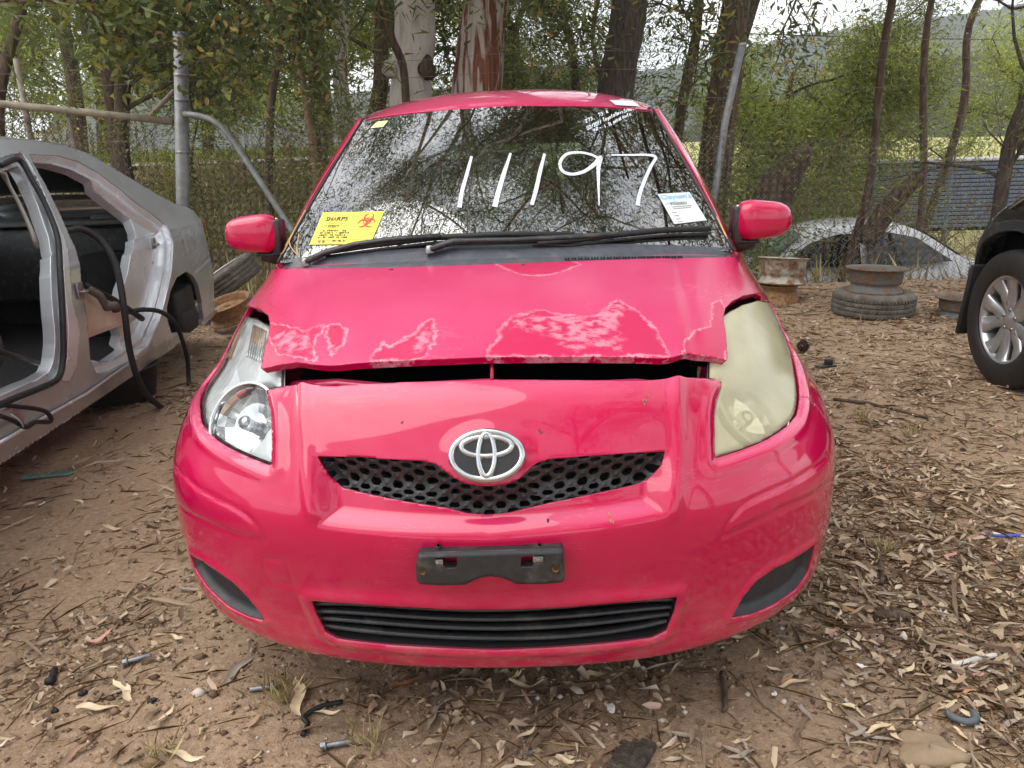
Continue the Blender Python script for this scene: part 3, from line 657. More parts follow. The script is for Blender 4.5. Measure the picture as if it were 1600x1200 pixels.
# ---- headlamps
def headlamp(key, lensm, circle, rc, ribs, label, bulbw):
    hl = empty('headlight'); hl.parent = red; hl['label'] = label
    lW, lF = clip(W0, F0, sdf(W0[:, 6:8], ST[key])+.0022)
    din = -sdf(lW[:, 6:8], ST[key]); back = lW.copy()
    lW[:, :3] -= lW[:, 3:6]*(.003 + .004*(1-sstep(din/.012)))[:, None]
    piece('lens', lW, lF, lensm, hl, .006)
    Pc_, nc_ = st_eval(base, [base.st(*circle)]); dc_ = np.linalg.norm(back[:, :3]-Pc_[0], axis=1)
    back[:, :3] -= back[:, 3:6]*(np.minimum(.012+din*1.2, .026) + .06*sstep((rc*1.25-dc_)/(rc*.25))*sstep(din/.02))[:, None]
    hs = link('housing', mesh('housing', back[:, :3], lF), M['lamp_housing'], hl)
    eW, eF = clip(W0, F0, sdf(W0[:, 6:8], ST[key])+.0005); eW, eF = clip(eW, eF, -(sdf(eW[:, 6:8], ST[key])+.006))
    eW[:, :3] -= eW[:, 3:6]*.0075; piece('seal', eW, eF, M['rubber'], hl, .004)
    P, n = st_eval(base, [base.st(*circle)]); P, n = Vector(P[0]), Vector(n[0])
    ax = (n*.55 + Vector((0, -1, .12))*.45).normalized() if key == 'hlL' else n.normalized(); Mx = Matrix.Translation(P - n*(.018 if key == 'hlL' else .024)) @ ax.to_track_quat('Z', 'Y').to_matrix().to_4x4()
    b = MB()
    prof = [(rc*1.06, .000), (rc*1.0, .003), (rc*.97, -.002), (rc*.93, -.012), (rc*.80, -.026), (rc*.6, -.037), (rc*.36, -.043), (.012, -.045)]
    b.lathe(prof[:4], 48, Mx); b.build('reflector_ring', M['chrome'] if key == 'hlL' else M['lamp_housing'], hl)
    b = MB(); b.lathe(prof[3:], 18, Mx @ Matrix.Rotation(.2, 4, 'Z')); b.build('reflector_bowl', M['reflector'], hl, smooth=False)
    b = MB(); b.lathe([(0, .0), (.013, -.002), (.017, -.010), (.017, -.045)], 20, Mx); b.build('bulb_shield', M['chrome'], hl)
    for (x0, y0, x1, y1, x2, y2, nr, m) in ribs:      # top-left, bottom-left, width vector
        for k in range(nr):
            pts = []
            for t in np.linspace(0, 1, 7):
                px, py = x0+(x1-x0)*t+x2*k/(nr-1), y0+(y1-y0)*t+y2*k/(nr-1)
                P_, n_ = st_eval(base, [base.st(px, py)]); pts.append(P_[0]-n_[0]*.007)
            if len(pts) > 2: MB().tube(pts, .0023, 6).build('signal_rib', m, hl)
    return hl
m = Mt('lamp_housing'); m.set(Base_Color=m.ramp(m.noise(18, 4), [(.3, lin(204, 206, 208)), (.7, lin(232, 234, 235))]), Roughness=.3, Metallic=.0); M['lamp_housing'] = m.m
m = Mt('reflector'); m.set(Base_Color=m.ramp(m.noise(30, 2), [(.3, (.62, .63, .64, 1)), (.7, (.9, .9, .9, 1))]), Roughness=.12, Metallic=1.); M['reflector'] = m.m
M['rib_amber'] = simple('amber_rib', lin(196, 140, 92), .2, .2, .2, 60); M['rib_clear'] = simple('clear_rib', lin(190, 190, 186), .15, .5, .2, 60)
M['rib_amber_dull'] = simple('dull_amber_rib', lin(190, 150, 112), .35, .1, .2, 60)
headlamp('hlL', M['lens'], (366, 650), .088, [(352, 498, 330, 552, 26, 6, 8, M['rib_amber']), (393, 506, 383, 555, 20, 8, 7, M['rib_clear']), (395, 506, 390, 530, 17, 8, 6, M['rib_amber'])], 'clear headlight with bright chrome reflector', .01)
headlamp('hlR', M['hazy_lens'], (1186, 636), .082, [(1186, 483, 1192, 530, 26, -6, 8, M['rib_amber_dull']), (1146, 500, 1146, 552, 24, -8, 7, M['rib_clear'])], 'yellowed hazy headlight', .01)
# ---- near-black sheets painted as the shade under the loose bonnet
b = MB()
def quad(mb, a, b_, c, d): mb.add([a, b_, c, d], [(0, 1, 2, 3)])
quad(b, (-.42, .20, .70), (.42, .20, .70), (.50, .95, .66), (-.50, .95, .66)); quad(b, (-.52, .95, .60), (.52, .95, .60), (.52, .95, .95), (-.52, .95, .95))
quad(b, (-.42, .24, .76), (-.42, .24, .55), (-.52, .95, .55), (-.52, .95, .9)); quad(b, (.42, .24, .76), (.42, .24, .55), (.52, .95, .55), (.52, .95, .9))
quad(b, (-.40, .16, .45), (.40, .16, .45), (.40, .24, .72), (-.40, .24, .72))
b.build('engine_bay_shade', M['dark'], red, smooth=False)
P = [st_eval(base, [base.st(px, 596)])[0][0] for px in (445, 520, 600, 680, 760, 840, 920, 1000, 1050, 1105)]
MB().tube([p+np.array([0, .055, -.026 + .006*math.sin(i*2.1)]) for i, p in enumerate(P)], .012, 8).build('front_panel', M['paint'], red)
a_ = st_eval(base, [base.st(766, 596)])[0][0]; MB().tube([a_+np.array([0, .04, -.03]), a_+np.array([0.0, .10, .05])], .004, 8).build('bonnet_catch', M['paint'], red)
for x in (-.13, .02, .2): MB().box((x, .27, .745), (.05, .04, .03)).build('lock_fitting', M['black_plastic'], red, bevel=.004)

# ---- windscreen, roof and greenhouse
U = np.linspace(-1, 1, 121); Vv = np.linspace(0, 1, 91)
def ws_point(u, v):
    au = np.abs(u)
    B = np.stack([.680*u, .915+.10*au**2.2, 1.003-.036*au**2.2], -1); T = np.stack([.540*u, 1.66+.085*au**2.2, 1.447-.026*au**2.2], -1)
    P = B*(1-v[..., None]) + T*v[..., None]; bl = np.sin(np.pi*v)*(1-.5*au**2)*.016
    return P + np.stack([0*u, -.5*bl, .87*bl], -1)
uu, vv = np.meshgrid(U, Vv); ws = Surf(ws_point(uu, vv)); W_ws = ws.W()
if ws.Nn[45, 60, 2] < 0: ws.Nn *= -1; W_ws = ws.W(); ws.F = ws.F[:, ::-1]
wsc = link('windscreen', mesh('windscreen', W_ws[:, :3], ws.F), M['glass'], red)
clear = ws.poly([(572, 187), (545, 216), (502, 292), (481, 337), (472, 366), (474, 380), (486, 388), (800, 386), (1092, 374), (1107, 366), (1108, 352), (1102, 314), (1067, 240), (1040, 200), (1016, 173), (940, 168), (800, 164), (680, 172)])
fW_, fF_ = clip(W_ws, ws.F, -sdf(W_ws[:, 6:8], clear)); fW_[:, :3] -= fW_[:, 3:6]*.003
link('black_border', mesh('black_border', fW_[:, :3], fF_), M['dark_trim'], wsc)
# roof
rv = [(1.645, 1.440, .536, 1.419), (1.68, 1.462, .545, 1.424), (1.80, 1.502, .578, 1.434), (2.0, 1.538, .597, 1.453), (2.3, 1.552, .603, 1.463), (2.8, 1.542, .603, 1.460), (3.2, 1.500, .575, 1.437), (3.47, 1.45, .50, 1.42)]
cs = np.array([0, .3, .55, .75, .9, .97, 1.0])
rn = []
for i, (y, zc, wd, zs) in enumerate(rv):
    yc = .085 if i < 3 else (.03 if i == 3 else (-.08*(i-5)/2 if i > 5 else 0))
    row = [(wd*s, y + yc*s**2.2, zs + (zc-zs)*(1-s**2.8)) for s in cs]; rn.append([(-x, y_, z) for x, y_, z in row[:0:-1]] + row)
rn = np.array(rn); tu = np.linspace(0, rn.shape[1]-1, 90); tvv = np.linspace(0, len(rn)-1, 110)
roof = Surf(np.swapaxes(bsp(np.swapaxes(bsp(rn, tvv), 0, 1), tu), 0, 1))
if roof.Nn[50, 45, 2] < 0: roof.Nn *= -1; roof.F = roof.F[:, ::-1]
rfo = piece('roof', roof.W(), roof.F, M['paint'], red, .02)
# side windows, pillars and tailgate as one wrapped shell with window openings
gb = [(.686, 1.02, .965), (.722, 1.09, .948), (.748, 1.20, .940), (.76, 1.8, .945), (.757, 2.5, .955), (.742, 3.1, .965), (.70, 3.45, .97), (.58, 3.62, .975), (.3, 3.70, .98), (0, 3.72, .98)]
gt = [(.543, 1.742, 1.420), (.565, 1.76, 1.424), (.582, 1.81, 1.432), (.60, 2.1, 1.458), (.605, 2.6, 1.463), (.597, 3.0, 1.448), (.57, 3.25, 1.43), (.48, 3.40, 1.425), (.25, 3.46, 1.43), (0, 3.47, 1.43)]
gn = []
for v in (0, .25, .5, .75, 1):
    r_ = []
    for a, c in zip(gb, gt):
        p = np.array(a)*(1-v)+np.array(c)*v; o = np.array([p[0], 0 if p[1] < 3.3 else (p[1]-3.0), 0]); l = np.linalg.norm(o)
        r_.append(p + (o/l*.022*math.sin(math.pi*v) if l > 1e-6 else 0))
    gn.append(r_)
gn = np.array(gn)
for sgn in (-1, 1):
    g_ = gn*np.array([sgn, 1, 1]); gg = np.swapaxes(bsp(np.swapaxes(bsp(g_, np.linspace(0, 4, 70)), 0, 1), spans(g_[2], .012)), 0, 1)
    gs = Surf(gg)
    if (gs.Nn[30, 40]@np.array([sgn, 0, 0])) < 0: gs.Nn *= -1; gs.F = gs.F[:, ::-1]
    Wg = gs.W()
    Wg[:, 6] = Wg[:, 1]; Wg[:, 7] = Wg[:, 2]
    wins = [[(1.26, .975), (2.02, .975), (2.00, 1.425), (1.86, 1.405), (1.62, 1.27)], [(2.10, .978), (3.02, .995), (2.86, 1.42), (2.09, 1.43)]]
    body, bf = Wg, gs.F
    sd_ = np.abs(Wg[:, 0]) > .5
    for wn in wins:
        body, bf = clip(body, bf, np.where(np.abs(body[:, 0]) < .45, -1, -sdf(body[:, 6:8], wn)))
    rear_sd = lambda W: sdf(np.stack([np.abs(W[:, 0]), W[:, 2]], 1), [(-.6, 1.02), (.56, 1.02), (.46, 1.38), (-.6, 1.38)])
    body, bf = clip(body, bf, np.where(body[:, 1] < 3.3, -1, -rear_sd(body)))
    piece('pillar_shell', body, bf, M['paint'], red, .02)
    for wn in wins:
        a_, f_ = clip(Wg, gs.F, np.where(np.abs(Wg[:, 0]) < .45, 1, sdf(Wg[:, 6:8], wn)-.004)); a_[:, :3] -= a_[:, 3:6]*.006
        link('side_window', mesh('side_window', a_[:, :3], f_), M['sideglass'], red)
    a_, f_ = clip(Wg, gs.F, np.where(Wg[:, 1] < 3.3, 1, rear_sd(Wg)-.004)); a_[:, :3] -= a_[:, 3:6]*.006
    link('rear_window', mesh('rear_window', a_[:, :3], f_), M['sideglass'], red)
    # roof gutter strip and pillar trim lines
    e_ = ws.G[:, -1 if sgn > 0 else 0]; MB().tube([p + np.array([sgn*.006, .004, .001]) for p in e_[::6]], .0045, 6).build('windscreen_moulding', M['dark_trim'], red)
    gl_ = roof.G[:, -1 if sgn > 0 else 0]; MB().tube([p + np.array([-sgn*.012, 0, .004]) for p in gl_[8::7]], .006, 6).build('roof_gutter', M['dark_trim'], red)
# doors and rear, wrapped
bz = [(.21, .80), (.275, .84), (.42, .85), (.565, .85), (.665, .848), (.71, .846), (.755, .84), (.80, .83), (.845, .812), (.88, .79), (.915, .77), (.945, .755)]
by = [(1.203, 1.0), (1.7, 1.0), (2.4, 1.0), (2.95, .995), (3.3, .97), (3.55, .90), (3.70, .72), (3.77, .36), (3.78, 0)]
bn = np.array([[(x*f, y - (.06 if (y > 3.5 and z > .8) else 0), z) for y, f in by] for z, x in bz])
for sgn in (-1, 1):
    g_ = bn*np.array([sgn, 1, 1]); gg = np.swapaxes(bsp(np.swapaxes(bsp(g_, np.linspace(0, len(bz)-1, 60)), 0, 1), spans(g_[4], .02)), 0, 1)
    bs_ = Surf(gg)
    if (bs_.Nn[30, 20]@np.array([sgn, 0, 0])) < 0: bs_.Nn *= -1; bs_.F = bs_.F[:, ::-1]
    Wb = bs_.W(); Wb, Fb = clip(Wb, bs_.F, -(np.hypot(Wb[:, 1]-3.195, Wb[:, 2]-.285)-.335) + np.where(np.abs(Wb[:, 0]) < .62, -9, 0))
    for nm, lo, hi in (('front_door', 1.0, 2.06), ('rear_door', 2.066, 2.95), ('rear_quarter', 2.956, 9)):
        a_, f_ = clip(Wb, Fb, np.maximum(lo-Wb[:, 1], Wb[:, 1]-hi)); piece(nm, a_, f_, M['paint'], red, .014)
    MB().box((sgn*.868, 1.88, .80), (.02, .16, .028)).build('door_handle', M['paint'], red, bevel=.006)
# wheels
def car_wheel(parent, c, rad=.29, wid=.185, face=1, rim=M['steel'], name='wheel'):
    wv = empty(name); wv.parent = parent; wv.location = c
    Mx = Matrix.Rotation(math.pi/2*face, 4, 'Y')
    prof = [(rad*.68, wid*.5), (rad*.8, wid*.52), (rad*.93, wid*.48), (rad*.985, wid*.38), (rad, wid*.2), (rad, -wid*.2), (rad*.985, -wid*.38), (rad*.93, -wid*.48), (rad*.68, -wid*.5)]
    MB().lathe(prof, 48, Mx).build('tyre', M['rubber'], wv)
    MB().lathe([(0, wid*.30), (rad*.2, wid*.32), (rad*.45, wid*.24), (rad*.6, wid*.36), (rad*.69, wid*.46), (rad*.69, -wid*.45)], 32, Mx).build('rim', rim, wv)
    return wv
for sgn in (-1, 1):
    for y in (.84, 3.195): car_wheel(red, (sgn*.735, y, .29), face=sgn)
# underbody, so that no light leaks through the cabin
b = MB(); b.box((0, 2.25, .27), (1.20, 2.6, .06)); b.box((0, 1.08, .60), (1.2, .04, .62)); b.build('floor_pan', M['dark'], red)
# ---- cabin
b = MB()
prof = [(.94, .975), (1.05, 1.005), (1.2, 1.0), (1.33, .96), (1.38, .88), (1.36, .70), (1.1, .60)]
n = 21
vs = [(x*.66, y + .05*abs(x)**2, z - .02*abs(x)**2) for x in np.linspace(-1, 1, n) for y, z in prof]; k = len(prof)
b.add(vs, [(i*k+j, i*k+j+1, (i+1)*k+j+1, (i+1)*k+j) for i in range(n-1) for j in range(k-1)]).build('dashboard', M['interior'], red)
Ms = Matrix.Translation((-.35, 1.50, .93)) @ Matrix.Rotation(R(-65), 4, 'X')
b = MB(); b.lathe([(.185+.014*math.cos(a), .014*math.sin(a)) for a in np.linspace(0, 2*math.pi, 9)[:-1]], 40, Ms, closed=True); b.box(Ms @ Vector((0, 0, 0)), (.14, .03, .10), Ms.to_3x3()); b.box(Ms @ Vector((0, 0, 0)), (.34, .03, .03), Ms.to_3x3()); b.build('steering_wheel', M['interior'], red)
def seat(parent, x, y, m, scale=1.):
    s_ = empty('seat'); s_.parent = parent; s_.location = (x, y, .35); s_.scale = (scale,)*3
    MB().box((0, -.22, .10), (.46, .50, .16), Matrix.Rotation(R(-6), 3, 'X')).build('cushion', m, s_, bevel=.05)
    MB().box((0, .14, .44), (.46, .14, .62), Matrix.Rotation(R(-14), 3, 'X'), .88).build('backrest', m, s_, bevel=.05)
    MB().box((0, .25, .84), (.26, .09, .17), Matrix.Rotation(R(-8), 3, 'X'), .85).build('headrest', m, s_, bevel=.035)
    for q in (-.06, .06): MB().tube([(q, .22, .7), (q, .245, .8)], .006, 6).build('headrest_post', M['steel'], s_)
    return s_
for x in (-.35, .35): seat(red, x, 2.0, M['fabric'])
MB().box((0, 2.72, .48), (1.2, .48, .14)).box((0, 2.98, .76), (1.2, .14, .52), Matrix.Rotation(R(-14), 3, 'X')).build('rear_bench', M['fabric'], red, bevel=.04)
for x in (-.3, .3): MB().box((x, 3.03, 1.07), (.24, .07, .12)).build('rear_headrest', M['fabric'], red, bevel=.03)
MB().box((0, 1.70, 1.36), (.22, .035, .07), Matrix.Rotation(R(12), 3, 'X')).tube([(0, 1.71, 1.38), (0, 1.70, 1.43)], .012, 8).build('rear_view_mirror', M['interior'], red, bevel=.012)
# ---- scuttle panel and wipers
nC = 61; us = np.linspace(0, 1, nC); vs = []
bpx = np.interp(us, [0, .1, .25, .4, .5, .62, .74, .87, 1], [424, 500, 600, 700, 780, 870, 950, 1050, 1146]); bpy_ = np.interp(us, [0, .1, .25, .4, .5, .62, .74, .87, 1], [424, 425, 424, 421, 418, 415, 412, 409, 406])
rows = []
for i in range(nC):
    P, n = st_eval(base, [base.st(bpx[i], bpy_[i])]); p0 = P[0]-n[0]*.014
    p3 = ws_point(np.array([us[i]*2-1]), np.array([.015]))[0]; p3 = p3 + np.array([0, 0, .002])
    mid = p0*.55+p3*.45; rows.append([p0-np.array([0, .03, .01]), p0, p0*.75+p3*.25+np.array([0, 0, .006]), mid+np.array([0, 0, .004]), mid+np.array([0, .006, -.006]), p0*.2+p3*.8, p3])
rows = np.array(rows); kk = rows.shape[1]
cw = MB().add(rows.reshape(-1, 3), [(i*kk+j, (i+1)*kk+j, (i+1)*kk+j+1, i*kk+j+1) for i in range(nC-1) for j in range(kk-1)]).build('scuttle_panel', M['cowl'], red, auto=30)
b = MB()
for px in np.linspace(884, 1066, 38):
    i = int(np.interp(px, bpx, np.arange(nC))); p = rows[i, 2]*.7+rows[i, 3]*.3; p[0] = rows[i, 2, 0]+(px-bpx[i])*.0016; b.box(p+np.array([0, 0, .003]), (.0036, .020, .004))
b.build('vent_slot', M['dark'], cw, smooth=False)
for px in (612, 826): 
    i = int(np.interp(px, bpx, np.arange(nC))); MB().box(rows[i, 1]+np.array([0, 0, .012]), (.018, .022, .016), None, .7).build('washer_jet', M['rubber'], cw, bevel=.004)
ws_px = None
def wsp(px, py, off=.012):
    for jx, jy in ((0, 0), (.13, .07), (-.11, .17), (.21, -.19), (-.3, -.27)):
        h = ws.hit(px+jx, py+jy)
        if h[0] is not None: break
    if h[0] is None:
        if ws_px is None: globals()['ws_px'] = project(car2w(ws.G.reshape(-1, 3)))
        k_ = int(((ws_px-np.array([px, py]))**2).sum(1).argmin()); p_ = ws.G.reshape(-1, 3)[k_]
        if py > ws_px[k_, 1]+6: i = int(np.clip(np.interp(px, bpx, np.arange(nC)), 0, nC-1)); t_ = np.clip((bpy_[i]-py)/25., 0, 1); return rows[i, 1]*(1-t_)+rows[i, -1]*t_+np.array([0, 0, off+.004])
        return p_ + ws.Nn.reshape(-1, 3)[k_]*off
    nn = h[1] if h[1].z > 0 else -h[1]; return np.array(h[0]+nn*off)
def wiper(arm, blade, lab):
    wp = empty('wiper'); wp.parent = red
    A = [wsp(x, y, o) for x, y, o in arm]; MB().tube(A, [.016]*2+[.0125]*(len(A)-2), 8, True, .6).build('arm', M['black_plastic'], wp)
    B = [wsp(x, y, .016) for x, y in blade]; MB().tube(B, .009, 6).build('blade_spine', M['rubber'], wp)
    MB().tube([wsp(x, y+4, .006) for x, y in blade], .0045, 6).build('blade_rubber', M['rubber'], wp)
    MB().lathe([(0, .012), (.010, .010), (.013, 0), (.013, -.01)], 12, Matrix.Translation(A[0])).build('pivot_cap', M['steel'], wp)
wiper([(482, 413, .012), (512, 403, .02), (560, 393, .028), (620, 384, .026), (690, 378, .022)], [(512, 400), (580, 390), (680, 378), (790, 373), (895, 374)], '')
wiper([(676, 404, .012), (705, 399, .02), (726, 387, .026), (800, 386, .026), (888, 381, .024), (960, 374, .02)], [(840, 391), (890, 383), (960, 374), (1040, 366), (1106, 364)], '')
# ---- door mirrors
def door_mirror(sgn):
    mr = empty('door_mirror'); mr.parent = red
    vs = []; nu_, nv_ = 40, 24
    for i in range(nv_+1):
        ph = -math.pi/2+math.pi*i/nv_
        for j in range(nu_):
            th = 2*math.pi*j/nu_; sp = lambda v, e: math.copysign(abs(v)**e, v)
            x = sp(math.cos(ph), .55)*sp(math.cos(th), .6); y = sp(math.cos(ph), .7)*sp(math.sin(th), .8); z = sp(math.sin(ph), .62)
            zz = z*(.069-.013*(x*.5+.5)) - .006*(x*.5+.5)*(1 if z > 0 else -.9); yy = y*(.062 if y < 0 else .016)
            vs.append((sgn*(.822+.0895*x), 1.205+yy + .02*(x*.5+.5), 1.044+zz))
    fs = [(i*nu_+j, i*nu_+(j+1) % nu_, (i+1)*nu_+(j+1) % nu_, (i+1)*nu_+j) for i in range(nv_) for j in range(nu_)]
    MB().add(vs, fs).build('mirror_shell', M['paint'], mr)
    MB().box((sgn*.815, 1.232, 1.042), (.150, .012, .10)).build('mirror_glass', M['chrome'], mr, bevel=.02)
    MB().box((sgn*.738, 1.215, 1.03), (.030, .075, .115)).tube([(sgn*.80, 1.21, .978), (sgn*.76, 1.22, .97), (sgn*.70, 1.24, .985)], [.022, .03, .03], 10).build('mirror_foot', M['black_plastic'], mr, bevel=.008)
    MB().box((sgn*.775, 1.21, .9775), (.07, .06, .012)).build('mirror_base_trim', M['black_plastic'], mr, bevel=.006)
for sgn in (-1, 1): door_mirror(sgn)
# moulded ring that shows through the yellowed lens
rp_ = []
for t in np.linspace(0, 2*math.pi, 41):
    P_, n_ = st_eval(base, [base.st(1184+56*math.cos(t), 636+70*math.sin(t))]); rp_.append((P_[0]-n_[0]*.009, 636+70*math.sin(t) < 690 and 1184+56*math.cos(t) < 1243))
seg_ = [p for p, ok in rp_[20:]+rp_[1:12] if ok]
MB().tube(seg_, .0026, 6).build('lens_ring', M['lamp_housing'], [o for o in red.children if o.name.startswith('headlight')][-1])
# ================================================================ FOLIAGE
def leaf_mesh(name, P, D, Nn, Lg, Wd, col_, fold=.25, curl=.0, five=False):
    """leaves as two (or four) folded triangles: base P, direction D, face normal Nn"""
    P = np.asarray(P); n = len(P); D = D/np.linalg.norm(D, axis=1, keepdims=True)
    S = np.cross(D, Nn); S /= np.maximum(np.linalg.norm(S, axis=1, keepdims=True), 1e-6); Nr = np.cross(S, D)
    Lg = Lg[:, None]; Wd = Wd[:, None]
    if five == 'tri':
        V = np.stack([P-S*Wd*.35, P+S*Wd*.35+D*Lg*.25, P+D*Lg], 1).reshape(-1, 3); F = np.arange(n*3).reshape(-1, 3); k = 3
    elif not five:
        mid = P + D*Lg*.42; V = np.stack([P, mid+S*Wd*.5+Nr*Wd*fold, P+D*Lg-Nr*Lg*curl, mid-S*Wd*.5+Nr*Wd*fold], 1).reshape(-1, 3)
        b = np.arange(n)[:, None]*4; F = np.concatenate([b+np.array([[0, 1, 2]]), b+np.array([[0, 2, 3]])]); k = 4
    else:
        rr_ = np.random.default_rng(n); curl = curl*rr_.normal(0, 1.6, (n, 1)); fold = rr_.uniform(-.15, .45, (n, 1)); a1 = P + D*Lg*.3; a2 = P + D*Lg*.66 + Nr*Lg*curl*.6; tip = P + D*Lg*rr_.uniform(.7, 1., (n, 1)) + Nr*Lg*curl*rr_.uniform(-.6, 1.2, (n, 1)); sd = S*(Wd*rr_.normal(0, .5, (n, 1)) + Lg*rr_.normal(0, .10, (n, 1))); tw_ = Nr*Wd*rr_.normal(0, .35, (n, 1))
        V = np.stack([P, a1+S*Wd*.5+Nr*Wd*fold, a2+S*Wd*.42+Nr*Wd*fold+sd*.4+tw_, tip+sd, a2-S*Wd*.42+Nr*Wd*fold+sd*.4-tw_, a1-S*Wd*.5+Nr*Wd*fold, a1, a2+sd*.4], 1).reshape(-1, 3)
        b = np.arange(n)[:, None]*8; F = np.concatenate([b+np.array([f]) for f in ((0, 1, 6), (6, 1, 2), (6, 2, 7), (7, 2, 3), (0, 6, 5), (6, 4, 5), (6, 7, 4), (7, 3, 4))]); k = 8
    return mesh(name, V, F, False, {'tone': np.repeat(col_, k)})
def leaf_mat(name, stops, trans=.28, rough=.5, spec=.35):
    m = Mt(name); c = m.ramp(m.attr('tone'), stops)
    m.set(Base_Color=c, Roughness=rough, Specular_IOR_Level=spec)
    if trans:
        tl = m.n.new('ShaderNodeBsdfTranslucent'); m.l.new(m.mix(.25, c, lin(196, 200, 90)), tl.inputs[0])
        mx_ = m.n.new('ShaderNodeMixShader'); mx_.inputs[0].default_value = trans; m.l.new(m.p.outputs[0], mx_.inputs[1]); m.l.new(tl.outputs[0], mx_.inputs[2]); m.l.new(mx_.outputs[0], m.o.inputs[0])
    return m.m
M['leaf_dark'] = leaf_mat('gum_leaf', [(0, lin(44, 52, 30)), (.35, lin(72, 86, 46)), (.7, lin(100, 113, 62)), (.9, lin(142, 144, 86)), (1, lin(176, 128, 72))])
M['leaf_mid'] = leaf_mat('shrub_leaf', [(0, lin(50, 58, 30)), (.4, lin(88, 99, 48)), (.75, lin(126, 134, 68)), (.93, lin(168, 164, 90)), (1, lin(186, 140, 78))])
M['leaf_bright'] = leaf_mat('sunlit_leaf', [(0, lin(92, 104, 44)), (.4, lin(134, 148, 62)), (.75, lin(172, 180, 84)), (1, lin(210, 206, 114))])  # lighter yellow-green: sunlight is put into this leaf colour
M['leaf_dry'] = leaf_mat('brush_leaf', [(0, lin(98, 86, 58)), (.4, lin(132, 122, 76)), (.75, lin(156, 148, 90)), (1, lin(182, 160, 110))], .25)
def bark_mat(name, cols, stretch=(9, 9, 1.2), bumpd=.02, scale=1., strips=None):
    m = Mt(name); nzv = m.noise(3*scale, 7, .65, stretch=stretch); c = m.ramp(nzv, [(.28, cols[0]), (.5, cols[1]), (.74, cols[2])])
    if strips:
        sm = m.ramp(m.noise(2.2, 4, .5, stretch=(4.5, 4.5, .28), dist=.6), [(.44, 0), (.50, 1)]); c = m.mix(sm, c, m.ramp(nzv, [(.3, strips[0]), (.7, strips[1])]))
    m.set(Base_Color=c, Roughness=.9, Specular_IOR_Level=.2); m.bump(nzv, .8, bumpd); return m.m
M['bark_white'] = bark_mat('white_gum_bark', (lin(158, 150, 142), lin(204, 199, 192), lin(222, 219, 214)), (3, 3, .9), .012)
M['bark_red'] = bark_mat('stripy_gum_bark', (lin(74, 44, 34), lin(112, 70, 54), lin(150, 104, 84)), (10, 10, .5), .03, strips=(lin(158, 148, 138), lin(186, 176, 166)))
M['bark_grey'] = bark_mat('ironbark', (lin(48, 42, 38), lin(84, 76, 68), lin(118, 108, 98)), (14, 14, 2.2), .05)
M['bark_brown'] = bark_mat('brown_bark', (lin(54, 44, 36), lin(88, 74, 62), lin(122, 106, 90)), (9, 9, 1.4), .02)
M['twig'] = simple('twig', lin(118, 98, 76), .9, 0, .3, 20, .3)
def wob(pts, n, amp, seed):
    P = catmull(pts, n); r_ = np.random.default_rng(seed); t = np.linspace(0, 1, len(P)); o = np.zeros_like(P)
    for k in range(3): o[:, :2] += np.stack([np.sin(t*(6+5*k)+r_.uniform(0, 6)), np.sin(t*(7+5*k)+r_.uniform(0, 6))], 1)*amp/(k+1)
    return P+o*np.minimum(1, t*4)[:, None]
def droop_leaves(r_, centres, per, spread, lg=(.08, .14), wd=(.016, .028), down=.75, name='crown', tri=False, flat=False):
    C = np.repeat(np.asarray(centres), per, 0); n = len(C); off = r_.normal(0, 1, (n, 3))*np.asarray(spread); P = C+off
    D = r_.normal(0, 1, (n, 3)); D[:, 2] = D[:, 2]*.5-down*1.6*r_.random(n); Nn = r_.normal(0, 1, (n, 3)); 
    if flat: D[:, 2] *= .4; Nn = np.array([0, 0, 1.])+r_.normal(0, .5, (n, 3))
    tone = np.clip(np.repeat(r_.random(len(centres))*.5, per)+r_.random(n)*.5, 0, 1)
    return leaf_mesh(name, P, D, Nn, r_.uniform(*lg, n), r_.uniform(*wd, n), tone, five='tri' if tri else False)
TREES = []
def branchy(mb, r_, p, d, L, rad, depth, tips, up=.15):
    k = 4; pts = [p]; q = np.array(p, float); dd = np.array(d, float)
    for i in range(k):
        dd = dd + r_.normal(0, .16, 3) + np.array([0, 0, up*.3]); dd /= np.linalg.norm(dd); q = q+dd*L/k; pts.append(q.copy())
        if depth == 0 or i >= 2: tips.append(q.copy())
    mb.tube(pts, np.linspace(rad, rad*.45, k+1), 6 if rad > .03 else 4, False)
    if depth > 0:
        for c in range(r_.integers(2, 4)):
            j = r_.integers(1, k+1); nd = dd + r_.normal(0, .75, 3); nd[2] = nd[2]*.6+up; nd /= np.linalg.norm(nd)
            branchy(mb, r_, pts[j], nd, L*r_.uniform(.5, .75), rad*.5, depth-1, tips, up)
